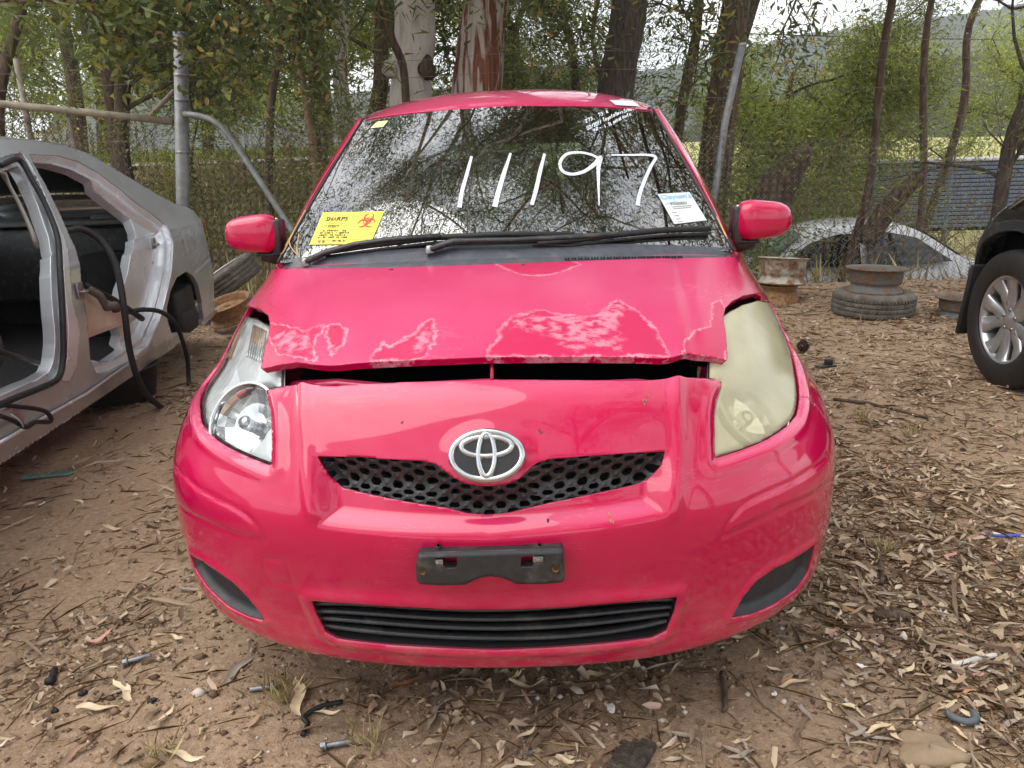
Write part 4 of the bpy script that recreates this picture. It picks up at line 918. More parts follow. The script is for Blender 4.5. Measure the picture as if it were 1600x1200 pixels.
def tree(name, label, path, radii, bark, seed, crown=None, group=None, cat='tree', wobn=6, amp=.05, limbs=(), per=26, spread=(.32, .32, .28), leafm='leaf_dark', lg=(.08, .13), wd=(.022, .034), down=.75, sides=16, tri=True):
    """path in world points; limbs: (height fraction, direction, length, radius); crown leaves hang at limb tips"""
    r_ = np.random.default_rng(seed); P = wob(path, wobn, amp, seed); basep = P[0].copy(); rad = np.interp(np.linspace(0, 1, len(P)), np.linspace(0, 1, len(radii)), radii)
    t = empty(name, basep, 0, label, cat, group)
    b = MB(); b.tube(P-basep, rad, sides); me_v = np.array(b.v); 
    b.v = [tuple(v) for v in me_v + np.random.default_rng(seed+1).normal(0, 1, me_v.shape)*np.repeat(rad, sides)[:, None]*.035]
    b.build('trunk', M[bark], t); tips = []
    lb = MB()
    for hf, d, L, rr in limbs:
        i = int(hf*(len(P)-1)); branchy(lb, r_, P[i]-basep, np.array(d, float)/np.linalg.norm(d), L, rr, 2, tips)
    if lb.v: tag(lb.build('limbs', M[bark], t), kind='stuff')
    if tips:
        me = droop_leaves(r_, tips, per, spread, lg, wd, down, tri=tri); link('crown', me, M[leafm], t)
    TREES.append(t); return t
def rl(r_, n, h0, h1, L0, L1, rr, up=.35):
    return [(r_.uniform(h0, h1), (r_.normal(), r_.normal(), up+r_.random()*.5), r_.uniform(L0, L1), rr*r_.uniform(.6, 1.1)) for _ in range(n)]
over = lambda r_, n: [(r_.uniform(.42, .85), (r_.uniform(-.7, .7), -1, .28), r_.uniform(3.2, 4.6), .07) for _ in range(n)]   # limbs reaching out over the yard
G0 = lambda x, y: (x, y, float(terrain(x, y))-.15)
rg = np.random.default_rng(5)
# the four big trunks behind the red car, tall enough that the windscreen mirrors their crowns
tree('gum_tree', 'thick smooth white gum trunk with a knotted burl, left of the red striped trunk', [G0(-1.36, 10.0), (-1.14, 10, 2.14), (-1.03, 10, 3.2), (-.9, 9.8, 6), (-1.2, 9.4, 10), (-1.0, 9.2, 13)], [.30, .245, .235, .2, .14, .06], 'bark_white', 11, limbs=rl(rg, 8, .42, .98, 2.2, 3.6, .07)+over(rg, 6)+[(h_, (-1.3, d_, .25), 3.6, .06) for h_, d_ in ((.45, -.8), (.55, -1.2), (.65, -.5), (.5, -1.6), (.75, -1.))], per=80, spread=(.34, .34, .28), lg=(.12, .2), wd=(.03, .045), amp=.03, sides=24)
tree('gum_tree', 'reddish brown striped gum trunk rising behind the middle of the red roof', [G0(-.62, 9.6), (-.31, 9.6, 2.15), (-.13, 9.6, 3.1), (.5, 9.4, 6), (.9, 9.0, 9.5), (1.6, 8.6, 12.5)], [.36, .285, .25, .2, .13, .05], 'bark_red', 12, limbs=rl(rg, 8, .45, .98, 2.2, 3.6, .07)+over(rg, 7), per=80, spread=(.34, .34, .28), lg=(.12, .2), wd=(.03, .045), amp=.03, sides=24)
tree('ironbark_tree', 'dark grey rough barked trunk behind the right of the red roof', [G0(1.12, 10.0), (1.37, 10, 2.15), (1.51, 10, 3.15), (1.8, 9.8, 6), (1.5, 9.3, 10), (1.9, 9.0, 13)], [.27, .215, .205, .17, .12, .05], 'bark_grey', 13, limbs=rl(rg, 8, .42, .98, 2.2, 3.6, .07)+over(rg, 7), per=80, spread=(.34, .34, .28), lg=(.12, .2), wd=(.03, .045), amp=.03, sides=24)
tree('gum_tree', 'grey brown trunk just behind the leaning fence pole', [G0(3.0, 12.0), (3.22, 12, 2.2), (3.33, 12, 3.4), (3.7, 11.8, 6), (3.5, 11, 10)], [.30, .24, .20, .16, .06], 'bark_brown', 14, limbs=rl(rg, 5, .6, .98, 1.6, 2.6, .06), per=50, spread=(.34, .34, .28), lg=(.1, .17), wd=(.028, .04), amp=.03)
tree('gum_tree', 'slimmer grey trunk growing against the trunk behind the leaning pole', [G0(3.25, 12.4), (3.42, 12.4, 2.2), (3.68, 12.4, 3.6), (4.3, 12.2, 6.5), (4.6, 11.6, 10)], [.19, .15, .13, .1, .04], 'bark_grey', 15, limbs=rl(rg, 4, .6, .98, 1.4, 2.4, .05), per=50, spread=(.34, .34, .28), lg=(.1, .17), wd=(.028, .04), amp=.04)
def slim(px, pyt, pyb, Y, r0, lean, lab, bark, seed, h=7, nl=7, h0=.25, leafm='leaf_dark', per=44, name='gum_sapling', group=None, L=(1.0, 2.2), spread=(.26, .26, .2)):
    p1 = at_y(px, pyb, Y); p2 = at_y(px+lean, pyt, Y); d = (p2-p1)/(p2[2]-p1[2]); g = float(terrain(p1[0], Y))-.1
    pts = [p1+d*(g-p1[2]), p1, p2, p2+d*(h-p2[2])*.6+np.array([.1, -.2, 0]), p2+d*(h-p2[2])*.9+np.array([-.2, -.4, 0])]
    r_ = np.random.default_rng(seed+100)
    return tree(name, lab, pts, [r0, r0*.9, r0*.75, r0*.5, r0*.25], bark, seed, limbs=rl(r_, nl, h0, .98, L[0], L[1], r0*.35), per=per, spread=spread, leafm=leafm, amp=.11, group=group, sides=10)
slim(585, 0, 170, 11.5, .13, 3, 'dark brown trunk close to the left of the white gum', 'bark_brown', 21, 9, 7, .5)
slim(548, 60, 200, 13, .15, 2, 'pale grey trunk showing between the fence brace and the white gum', 'bark_white', 22, 9, 7, .5, leafm='leaf_mid')
slim(430, 20, 300, 10.5, .06, 6, 'thin dark sapling above the left door mirror of the red car', 'bark_brown', 23, 6, 7, .25, 'leaf_mid', 30, L=(.6, 1.2))
slim(500, 40, 300, 9.6, .055, -22, 'leaning bare sapling beside the left windscreen pillar', 'twig', 24, 5, 5, .3, 'leaf_mid', 16, L=(.4, .8))
slim(192, 60, 260, 12, .13, -2, 'dark trunk behind the left gate mesh, first left of the steel post', 'bark_brown', 25, 7, 14, .25, 'leaf_dark', 90, L=(1.2, 2.6), spread=(.32, .32, .25))
slim(306, 60, 280, 12.5, .10, -8, 'dark trunk just right of the tall steel gate post', 'bark_brown', 26, 7, 12, .25, 'leaf_dark', 80, L=(1.2, 2.4), spread=(.32, .32, .25))
slim(22, 0, 250, 9.5, .08, 0, 'forked grey trunk at the far left edge of the picture', 'bark_brown', 27, 6, 9, .3, 'leaf_mid')
slim(1065, 0, 150, 13.5, .10, 18, 'slender dark trunk between the ironbark and the leaning pole', 'bark_brown', 28, 9, 9)
slim(893, 0, 135, 13, .07, -26, 'thin crooked trunk right of the striped gum against the sky', 'bark_brown', 29, 8, 9)
slim(935, 0, 135, 14, .05, 10, 'very thin trunk left of the ironbark against the sky', 'bark_brown', 30, 8, 8)
slim(1335, 0, 330, 9.3, .055, 48, 'slim reddish trunk leaning over the white sedan roof', 'bark_brown', 31, 5, 3, .6, 'leaf_mid', 7)
slim(1425, 20, 330, 11.4, .06, 40, 'leaning trunk above the windscreen of the white sedan', 'bark_brown', 32, 5, 4, .5, 'leaf_dark', 10)
slim(1495, 10, 180, 12.4, .065, 50, 'leaning trunk above the blue louvred screen', 'bark_brown', 33, 6, 3, .6, 'leaf_bright', 6)
slim(1545, 200, 420, 7.9, .085, 45, 'dark leaning trunk beside the black four-wheel drive', 'bark_grey', 34, 3.2, 6, .4, 'leaf_mid', 12, L=(.7, 1.4))
# more crowns left, right and behind the yard, which fill the reflections and the gaps
for i, (x, y, h, k, lab) in enumerate([(-6.5, 13.5, 9, 'leaf_dark', 'tall dense gum crown high above the gate rail'), (-9, 17, 10, 'leaf_dark', 'gum tree across from the road at far left'), (-3.4, 14.5, 9, 'leaf_dark', 'leafy gum above the curved brace pole'), (.4, 17, 3.4, 'leaf_mid', 'green tree behind the striped gum and ironbark'), (5.2, 15, 4.2, 'leaf_bright', 'sunlit green tree beyond the white sedan'), (8.2, 18, 4.7, 'leaf_bright', 'bright green tree above the blue louvred screen'), (-2.3, 17, 8, 'leaf_mid', 'green tree filling the gap behind the white gum'), (11, 17, 4.9, 'leaf_bright', 'bright green tree at the far right edge'), (6.6, 15.6, 4.3, 'leaf_mid', 'bushy olive green tree behind the fence above the white sedan')]):
    r_ = np.random.default_rng(300+i); g = G0(x, y)
    tree('background_tree', lab, [g, (x+.2, y, g[2]+h*.35), (x-.1, y, g[2]+h*.7), (x+.1, y, g[2]+h)], [.17, .13, .09, .03], 'bark_brown', 300+i, limbs=rl(r_, 15, .22, .98, .18*h, .34*h, .06), per=88 if h > 5 else 60, spread=(.30, .30, .22), leafm=k, lg=(.08, .14), wd=(.028, .042), group='trees behind the fence')
for i, (x, y, h) in enumerate([(-5, -16, 9), (3.5, -9, 11), (-1.5, -14, 12), (8.5, -5, 11), (6, -15, 11), (12, 2, 10)]):
    r_ = np.random.default_rng(400+i)
    tree('background_tree', ['tall gum behind the camera to the left, mirrored in the paint', 'tall gum behind the camera to the right, mirrored in the paint', 'farthest gum straight behind the camera, mirrored in the paint', 'gum beside the yard at right, outside the picture', 'gum far behind the camera to the right', 'gum beyond the four-wheel drive, outside the picture'][i], [(x, y, -.1), (x+.3, y, h*.4), (x, y+.4, h*.75), (x+.2, y+.6, h)], [.24, .19, .12, .04], 'bark_white', 400+i, limbs=rl(r_, 11, .45, .98, 2.2, 4.0, .07), per=30, spread=(.5, .5, .4), lg=(.16, .28), wd=(.06, .09), group='gum trees behind the camera')
# leafy sprays that hang into the top of the picture
def spray(pts, lab, k, seed, n=46, lg=(.08, .13), wd=(.028, .045), sp_=.15):
    P = [np.array(at_y(*p)) for p in pts]; r_ = np.random.default_rng(seed); Q = catmull(P, 5); b0 = P[0]; t = empty('leafy_branch', b0, 0, lab, 'branch', 'leafy branches hanging into view'); b = MB(); b.tube(Q-b0, np.linspace(.022, .006, len(Q)), 6); tips = []
    for i in range(3, len(Q), 2):
        for q in range(2): d = r_.normal(0, 1, 3)*np.array([1, .6, .6]); d /= np.linalg.norm(d); branchy(b, r_, Q[i]-b0, d, r_.uniform(.25, .55), .007, 0, tips, -.1)
    b.build('twigs', M['bark_brown'], t); C_ = np.repeat(np.array(tips), n, 0); m_ = len(C_); D_ = r_.normal(0, 1, (m_, 3)); D_[:, 2] = D_[:, 2]*.5-1.3*r_.random(m_)
    link('foliage', leaf_mesh('foliage', C_+r_.normal(0, sp_, (m_, 3)), D_, r_.normal(0, 1, (m_, 3)), r_.uniform(*lg, m_), r_.uniform(*wd, m_), r_.random(m_), 0, .12, True), M[k], t)
spray([(60, -120, 7.0), (110, -20, 7.0), (170, 40, 7.0), (240, 70, 6.9)], 'leafy branch with broad leaves hanging over the gate rail', 'leaf_mid', 601, 9)
spray([(300, -120, 7.2), (250, -30, 7.2), (215, 30, 7.1), (205, 80, 7.0)], 'broad leaved branch hanging left of the steel post', 'leaf_dark', 602, 9)
spray([(420, -100, 7.4), (400, -20, 7.4), (360, 40, 7.4), (330, 90, 7.4)], 'leafy branch hanging right of the steel post', 'leaf_dark', 603, 10)
spray([(520, -80, 8.0), (480, -10, 8.0), (470, 50, 8.0), (455, 110, 8.0)], 'leafy branch hanging above the left windscreen pillar', 'leaf_dark', 604, 10)
spray([(830, -90, 9), (845, -20, 9), (870, 30, 9), (905, 60, 9)], 'narrow leaved spray against the sky right of the striped gum', 'leaf_dark', 605, 12, (.10, .16), (.02, .03), .2)
spray([(1260, -110, 8.2), (1262, -60, 8.2), (1240, 10, 8.2), (1215, 60, 8.2)], 'narrow leaved spray right of the leaning pole against the sky', 'leaf_dark', 606, 9, (.09, .15), (.018, .028), .2)
spray([(1040, -80, 9.0), (1060, 0, 9.0), (1090, 60, 9.0), (1085, 130, 9.0)], 'narrow leaved spray between the ironbark and the leaning pole', 'leaf_dark', 607, 12, (.10, .16), (.02, .03), .2)
spray([(700, -80, 10.6), (690, 0, 10.6), (695, 60, 10.6), (700, 110, 10.6)], 'leafy spray between the white gum and the striped gum', 'leaf_dark', 608, 14, (.10, .16), (.022, .034), .22)
for i, (x, y, h, lab) in enumerate([(-18.5, 27, 8, 'sunlit yellow green tree across the road at the far left'), (-14, 28, 9, 'sunlit yellow green tree across the road behind the gate'), (-10, 27, 8.5, 'sunlit yellow green tree across the road near the steel post'), (-6.2, 28, 9, 'sunlit yellow green tree across the road behind the brace'), (-2.8, 27, 8, 'sunlit yellow green tree across the road left of the white gum')]):
    r_ = np.random.default_rng(700+i); g = G0(x, y)
    tree('background_tree', lab, [g, (x+.2, y, g[2]+h*.35), (x-.1, y, g[2]+h*.7), (x+.1, y, g[2]+h)], [.2, .16, .1, .03], 'bark_brown', 700+i, limbs=rl(r_, 14, .12, .98, 1.8, 3.4, .06), per=42, spread=(.45, .45, .35), leafm='leaf_bright', lg=(.18, .30), wd=(.08, .13), group='sunlit trees across the road')
# undergrowth along the fence
def shrub(x, y, h, wdt, k, seed, lab, dens=1., name='shrub'):
    r_ = np.random.default_rng(seed); g = float(terrain(x, y)); t = empty(name, (x, y, g), 0, lab, 'shrub', 'undergrowth along the fence')
    b = MB(); tips = []
    for s_ in range(r_.integers(6, 10)):
        d = np.array([r_.normal()*.5, r_.normal()*.4, 1.]); d /= np.linalg.norm(d); branchy(b, r_, np.array([r_.normal()*.12*wdt, r_.normal()*.1, -.05]), d, h*r_.uniform(.55, .95), .012, 1, tips, .2)
    b.build('stems', M['twig'], t)
    T = np.array(tips); T[:, 0] *= wdt
    n = int(46*dens); me = droop_leaves(r_, T, n, (.15*wdt, .14, .12), (.045, .085), (.018, .032), .35, tri=y > 10); link('foliage', me, M[k], t)
    return t
SH = [(-5.3, 9.2, 1.5, 1.3, 'leaf_dry', 'dry brown brush behind the gate mesh at far left', 1.), (-4.2, 9.6, 1.3, 1.2, 'leaf_mid', 'olive brush below the gate rail', .8), (-2.5, 10.4, 1.5, 1.2, 'leaf_dry', 'tangled dry brush right of the steel gate post', .8), (-1.9, 9.3, 1.7, 1.0, 'leaf_mid', 'tall olive brush left of the white gum', .9), (-1.5, 12, 2.2, 1.5, 'leaf_mid', 'green brush behind the left windscreen pillar', 1.), (-3.2, 12.4, 2.0, 1.5, 'leaf_mid', 'green brush behind the curved brace pole', 1.),
      (.6, 12.0, 2.4, 1.6, 'leaf_dark', 'dark green brush between the striped gum and ironbark', 1.), (2.0, 10.4, 2.1, 1.2, 'leaf_mid', 'leafy brush right of the ironbark trunk', 1.2), (2.7, 9.0, 2.2, 1.0, 'leaf_mid', 'vine covered brush at the leaning pole', 1.3), (3.5, 11.7, 3.0, 1.1, 'leaf_dark', 'dark vines hanging behind the fence right of the leaning pole', 1.4), (4.0, 12.2, 3.2, 1.0, 'leaf_mid', 'dark brush behind the fence above the rusty stacked rims', 1.3), (4.4, 11.6, 3.2, 1.4, 'leaf_mid', 'thick green brush above the white sedan boot', 1.3), (5.0, 12.2, 3.1, 1.4, 'leaf_bright', 'bright brush above the white sedan roof', 1.2), (5.7, 12.6, 3.0, 1.0, 'leaf_mid', 'green brush left of the blue louvred screen', 1.2), (7.4, 16.4, 3.5, 1.8, 'leaf_bright', 'bright shrub rising over the blue louvred screen', 1.2), (9.4, 16.8, 3.6, 1.8, 'leaf_bright', 'bright shrub right of the blue louvred screen', 1.2), (6.3, 8.9, 1.3, .6, 'leaf_mid', 'small green shrub in front of the white sedan windscreen', .5), (7.9, 11.6, 1.0, 1., 'leaf_mid', 'green weeds below the blue louvred screen', .7), (5.0, 14, 4., 1.6, 'leaf_bright', 'yellow green shrub far behind the white sedan', 1.2), (1.4, 14.5, 3., 1.7, 'leaf_mid', 'mid green shrub low behind the ironbark', 1.), (-6.6, 11.5, 2.2, 1.5, 'leaf_mid', 'green brush beyond the left end of the gate rail', 1.), (-8.6, 12.8, 4.2, 1.6, 'leaf_mid', 'tall olive bush behind the far left upright of the gate', 1.6), (-7.4, 14.2, 4.6, 1.8, 'leaf_dark', 'tall dark bush behind the gate rail', 1.6), (-10.2, 15, 4.6, 1.8, 'leaf_mid', 'tall bush at the far left edge beyond the gate', 1.6), (-17, 27, 4.5, 3., 'leaf_bright', 'sunlit bush across the road at far left', 2.2), (-12.5, 28, 5., 3., 'leaf_bright', 'sunlit bush across the road behind the gate mesh', 2.2), (-9, 27.5, 4.2, 3., 'leaf_bright', 'sunlit bush across the road behind the steel post', 2.2), (-5.5, 27, 5., 3., 'leaf_bright', 'sunlit bush across the road behind the brace pole', 2.2), (-2, 26.5, 4.5, 3., 'leaf_bright', 'sunlit bush across the road behind the white gum', 2.2)]
for i, (x, y, h, wdt, k, lab, dn) in enumerate(SH): shrub(x, y, h, wdt, k, 500+i, lab, dn)
# bare tangled vines on the right-hand fence
r_ = np.random.default_rng(77); b = MB()
for i in range(110):
    x = r_.uniform(2.2, 7.6); y = r_.uniform(7.95, 8.6); g = float(terrain(x, y)); p = np.array([x, y, max(g, -.4)+r_.uniform(0, .6)]); d = np.array([r_.normal()*.6, r_.normal()*.15, 1.]); pts = [p]
    for k in range(7): d = d+r_.normal(0, .38, 3)*np.array([1, .4, .8]); d /= np.linalg.norm(d); p = p+d*r_.uniform(.12, .26); pts.append(p.copy())
    b.tube(catmull(pts, 2), .0035, 4, False)
o = b.build('vines', M['twig']); tag(o, 'tangle of thin bare vines climbing the right chain link fence', 'vines', kind='stuff')
# dry grass on the bank at left and wisps in the yard
def grass(name, pts, hmin, hmax, wd_, mat_, seed, lab):
    r_ = np.random.default_rng(seed); n = len(pts); P = np.column_stack([pts, terrain(pts[:, 0], pts[:, 1])]); D = np.column_stack([r_.normal(0, .5, n), r_.normal(0, .5, n), np.ones(n)])
    me = leaf_mesh(name, P, D, r_.normal(0, 1, (n, 3)), r_.uniform(hmin, hmax, n), np.full(n, wd_), r_.random(n), .1, .15); o = link(name, me, M[mat_]); return tag(o, lab, 'grass', kind='stuff')
M['straw'] = leaf_mat('straw', [(0, lin(144, 126, 90)), (.5, lin(182, 164, 118)), (.92, lin(214, 198, 150)), (1, lin(176, 166, 104))], .2)
M['lush'] = leaf_mat('lush_grass', [(0, lin(96, 110, 44)), (.5, lin(140, 150, 62)), (1, lin(184, 184, 100))], .3)
cl = rg.uniform((-7, 7.6), (0, 16), (900, 2)); pts = np.repeat(cl, 24, 0)+rg.normal(0, .12, (900*24, 2)); grass('dry_grass', pts, .12, .38, .008, 'straw', 81, 'dry straw coloured grass on the bank behind the left gate')
cl = rg.uniform((2, 8), (9, 14), (500, 2)); pts = np.repeat(cl, 22, 0)+rg.normal(0, .14, (500*22, 2)); grass('dry_grass', pts, .12, .42, .009, 'straw', 82, 'dry grass around the white sedan beyond the fence')
cl = rg.uniform((-22, 25), (0, 40), (700, 2)); pts = np.repeat(cl, 14, 0)+rg.normal(0, .4, (700*14, 2)); grass('pasture_grass', pts, .25, .6, .05, 'lush', 83, 'bright yellow green pasture grass beyond the road')
# ================================================================ FENCE AND GATE
M['galv'] = simple('galvanised_steel', lin(136, 138, 138), .55, .45, .22, 14, .25, dirt=(*lin(96, 78, 60)[:3], .5))
M['pipe_old'] = simple('weathered_pipe', lin(140, 132, 116), .75, .15, .25, 12, .4, dirt=(*lin(92, 74, 56)[:3], .6))
M['wire'] = simple('fence_wire', lin(112, 108, 102), .6, .4, .25, 8)
gate = empty('gate', (-3.27, 8, 0), 0, 'weathered pipe and chain link gate left of the tall steel post', 'gate')
pr = [np.array(p)-np.array([-3.27, 8, 0]) for p in (at_y(-90, 152, 8.0), at_y(0, 162, 8.0), at_y(140, 176, 8.0), at_y(270, 190, 8.0))]
MB().tube(pr, .034, 12).build('top_rail', M['pipe_old'], gate)
a_, b_ = at_y(232, 184, 8.02), at_y(272, 142, 8.02); MB().tube([a_-np.array([-3.27, 8, 0]), b_-np.array([-3.27, 8, 0])], .024, 10).build('diagonal_stay', M['pipe_old'], gate)
for px in (25, 104):
    a_ = at_y(px, 165 if px > 50 else 92, 8.05)-np.array([-3.27, 8, 0]); MB().tube([a_, (a_[0], a_[1], .2)], .028, 10).build('upright', M['pipe_old'], gate)
def chain(name, xa, xb, z0, ztop, y, parent, origin, pitch=.075, rad=.0028, sag=0):
    b = MB(); n = int((xb-xa)/pitch); st_ = pitch/2
    for i in range(n):
        x = xa+i*pitch; zt = ztop(x); k = int((zt-z0)/st_); pts = [(x+(st_ if j % 2 else 0)-origin[0], y+(.004 if j % 2 else -.004)+sag*math.sin(x*1.3+j*.05)-origin[1], z0+j*st_-origin[2]) for j in range(k)]
        if len(pts) > 2: b.tube(pts, rad, 3, False)
        if len(pts) > 2: b.tube([(q[0]+st_ if j % 2 == 0 else q[0]-st_, q[1]+(.004 if j % 2 else -.004)*2, q[2]) for j, q in enumerate(pts)], rad, 3, False)
    return tag(b.build(name, M['wire'], parent, smooth=False), kind='stuff')
chain('chain_link', -6.2, -3.36, .25, lambda x: np.interp(x, [-6.2, -3.3], [2.12, 1.76]), 8.0, gate, (-3.27, 8, 0), rad=.005).data.materials[0] = simple('dark_wire', lin(66, 60, 52), .7, .2, .2, 8)
fpost = empty('gate_post', (-3.22, 8, 0), 0, 'tall galvanised steel gate post with wire bands and a curved brace', 'post')
o0 = np.array([-3.22, 8, 0]); tp, bt = at_y(282, 51, 8), at_y(286, 315, 8); dv = (bt-tp)/(tp[2]-bt[2])
MB().tube([tp-o0, bt-o0, bt+dv*bt[2]-o0], .066, 20).build('post_tube', M['galv'], fpost)
MB().lathe([(0, .01), (.05, .006), (.067, 0), (.067, -.02)], 20, Matrix.Translation(tp-o0)).build('post_cap', M['galv'], fpost)
for py in (118, 157, 238): c_ = at_y(283+(py-51)*.015, py, 8)-o0; MB().lathe([(.068, -.012), (.073, -.008), (.073, .008), (.068, .012)], 20, Matrix.Translation(c_)).build('band', M['steel'], fpost)
MB().tube(catmull([at_y(288, 178, 7.95)-o0, at_y(310, 181, 7.9)-o0, at_y(335, 190, 7.85)-o0, at_y(362, 218, 7.8)-o0, at_y(440, 335, 7.65)-o0, at_y(500, 430, 7.55)-o0, at_y(520, 462, 7.5)-o0], 4), .030, 12).build('curved_brace', M['galv'], fpost)
fen = empty('chain_link_fence', (2.15, 8, 0), 0, 'sagging chain link fence with leaning pipe post right of the red car', 'fence')
o1 = np.array([2.15, 8, 0])
ftop = lambda x: np.interp(x, [-3.1, 0, 2.2, 3, 5, 9], [1.75, 1.7, 1.6, 1.5, 1.42, 1.5])
chain('chain_link', -3.1, 8.6, -.25, ftop, 8.0, fen, o1, sag=.04)
tp, bt = at_y(1160, 68, 8), at_y(1119, 290, 8); dv = (bt-tp)/(tp[2]-bt[2])
MB().tube([tp-o1, at_y(1133, 190, 8)-o1, bt-o1, bt+dv*(bt[2]+.3)-o1], .036, 14).build('leaning_post', M['galv'], fen)
MB().lathe([(0, .012), (.03, .008), (.042, 0), (.042, -.02)], 14, Matrix.Translation(tp-o1)).build('post_cap', M['galv'], fen)
for x in (5.6, 8.4): MB().tube([(x-o1[0], .02, 2.2), (x-o1[0], .02, -.5)], .03, 10).build('post', M['galv'], fen)
for zz, w_ in ((1.62, .03), (1.9, .05), (2.15, .04), (2.32, .06)):
    pts = [(x-o1[0], -.02+.02*math.sin(x), zz-w_*math.sin((x+3)*.9)**2) for x in np.linspace(-6.5, 9, 50)]; MB().tube(pts, .0022, 4, False).build('wire_strand', M['wire'], fen)
pl = [at_y(1100, 52, 30), at_y(1180, 53, 30), at_y(1340, 58, 30), at_y(1600, 63, 30), at_y(1800, 66, 30)]
tag(MB().tube(pl, .022, 6).build('power_cable', M['rubber']), 'black overhead cable crossing the sky at upper right', 'cable')
# twisted dead branch hanging in front of the white gum
pts = [at_y(565, -60, 9.2), at_y(585, 0, 9.2), at_y(603, 25, 9.2), at_y(612, 60, 9.2), at_y(622, 82, 9.2), at_y(630, 105, 9.2), at_y(634, 150, 9.2), at_y(636, 200, 9.2)]
tag(MB().tube(catmull(pts, 4), .045, 8).build('dead_branch', M['bark_brown']), 'twisted brown dead branch hanging across the white gum trunk', 'branch')
for (px, py, rr) in ((608, 108, .075), (667, 106, .095)):
    c_ = np.array(at_y(px, py, 9.78)) - np.array(TREES[0].location); vs = []
    for i in range(9):
        for j in range(14):
            a2, a1 = -math.pi/2+math.pi*i/8, 2*math.pi*j/14; k_ = rr*(1+.22*math.sin(3*a1+i)+.15*math.cos(5*a1)); vs.append(c_+np.array([math.cos(a2)*math.cos(a1), math.cos(a2)*math.sin(a1)*.8, math.sin(a2)*1.2])*k_)
    MB().add(vs, [(i*14+j, i*14+(j+1) % 14, i*14+14+(j+1) % 14, i*14+14+j) for i in range(8) for j in range(14)]).build('burl', M['bark_brown' if px > 640 else 'bark_white'], TREES[0])
# fallen log leaning on the fence behind the right mirror
pts = [at_y(1190, 350, 8.2), at_y(1212, 298, 8.2), at_y(1238, 260, 8.18), at_y(1264, 228, 8.15)]
tag(MB().tube(catmull(pts, 5), [.19]*8+list(np.linspace(.17, .07, 8)), 14).build('broken_stump', M['bark_brown']), 'broken brown tree stump leaning above the right door mirror', 'stump')
pts = [at_y(1350, 380, 9), at_y(1385, 330, 9), at_y(1410, 300, 8.9), at_y(1440, 272, 8.8)]
tag(MB().tube(catmull(pts, 5), [.12]*8+list(np.linspace(.11, .06, 8)), 12).build('broken_stump', M['bark_brown']), 'dark broken limb left of the blue louvred screen', 'stump')
# ================================================================ SILVER SEDAN BEING STRIPPED (left)
def wlink(o, parent):
    o.parent = parent; o.matrix_parent_inverse = Matrix.Translation(parent.location).inverted(); return o
M['silver'] = simple('silver_paint', lin(178, 184, 187), .22, .45, .05, 6, 0, coat=.6, dirt=(*lin(130, 126, 116)[:3], .3))
M['silver_jamb'] = simple('silver_jamb', lin(212, 218, 223), .24, .4, .05, 6, 0, coat=.3, dirt=(*lin(150, 140, 124)[:3], .25))
M['strap'] = simple('belt_webbing', lin(150, 147, 140), .8, 0, .1, 80, .4)
M['grey_felt'] = simple('grey_felt', lin(122, 126, 122), .95, 0, .2, 30, .4, dirt=(*lin(84, 84, 80)[:3], .6))
M['board'] = simple('tan_board', lin(206, 196, 176), .8, 0, .12, 9, .2, dirt=(*lin(170, 138, 88)[:3], .7))
sil = empty('stripped_sedan', (-2.0, 4.2, 0), 0, 'silver sedan with its doors and rear wheel removed, parked at left', 'car')
XS = lambda y: -1.715-.0765*np.asarray(y, float)
def s_in(y, z):
    y = np.asarray(y, float); z = np.asarray(z, float)
    i = .47*np.maximum(z-.93, 0) + .25*np.maximum(.30-z, 0)**1.0 - .03*np.exp(-((z-.62)/.22)**2) + .02*ss(z, .84, .95)
    i = i + .30*np.clip((y-5.35)/1.0, 0, 1)**2.2 + .40*np.clip((1.5-y)/.6, 0, 1)**2.2
    return i
def s_pos(y, z): return np.stack([XS(y)-s_in(y, z), np.asarray(y, float)+0*np.asarray(z, float), np.asarray(z, float)+0*np.asarray(y, float)], -1)
def s_yz(px, py):
    d = ray(px, py); lo, hi = 1.2, 9.
    f = lambda t: (C_O+d*t)[0] - float(XS((C_O+d*t)[1]) - s_in((C_O+d*t)[1], (C_O+d*t)[2]))
    a = 1.0; fa = f(a)
    for b_ in np.arange(1.02, 9, .02):
        fb = f(b_)
        if fa*fb <= 0:
            for _ in range(30):
                c_ = .5*(a+b_); fc = f(c_)
                if fa*fc <= 0: b_ = c_
                else: a, fa = c_, fc
            break
        a, fa = b_, fb
    p = C_O+d*a; return (p[1], p[2])
yz = lambda L: np.array([s_yz(*p) for p in L])
sil_top = yz([(0, 215), (50, 219), (100, 226), (140, 240), (170, 258), (220, 288), (255, 309)])
sil_boot = yz([(272, 318), (290, 322), (303, 330), (313, 342), (320, 365), (328, 400), (334, 440), (335, 468)])
front_top = sil_top[0]
FRONT = [(.95, .42), (.96, .60), (1.12, .74), (1.6, .86), (2.3, .955), (2.42, .985)]; ROOF0 = [(3.05, front_top[1]-.015)]
outline = np.vstack([FRONT, ROOF0, sil_top, sil_boot, [(sil_boot[-1][0]-.02, .30), (5.75, .27), (5.2, .25), (4.6, .215), (3.4, .20), (2.58, .20), (2.56, .36), (2.50, .52), (2.36, .63), (2.2, .67), (2.04, .63), (1.9, .52), (1.84, .36), (1.82, .24), (1.1, .25)]])
rear_hole = yz([(53, 248), (89, 251), (117, 260), (149, 277), (181, 303), (202, 320), (219, 334), (226, 351), (225, 381), (219, 424), (212, 448), (206, 479), (203, 505), (210, 526), (204, 547), (183, 564), (166, 569), (155, 560), (151, 539), (147, 505), (138, 452), (132, 402), (119, 368), (102, 330), (85, 296), (64, 260)])
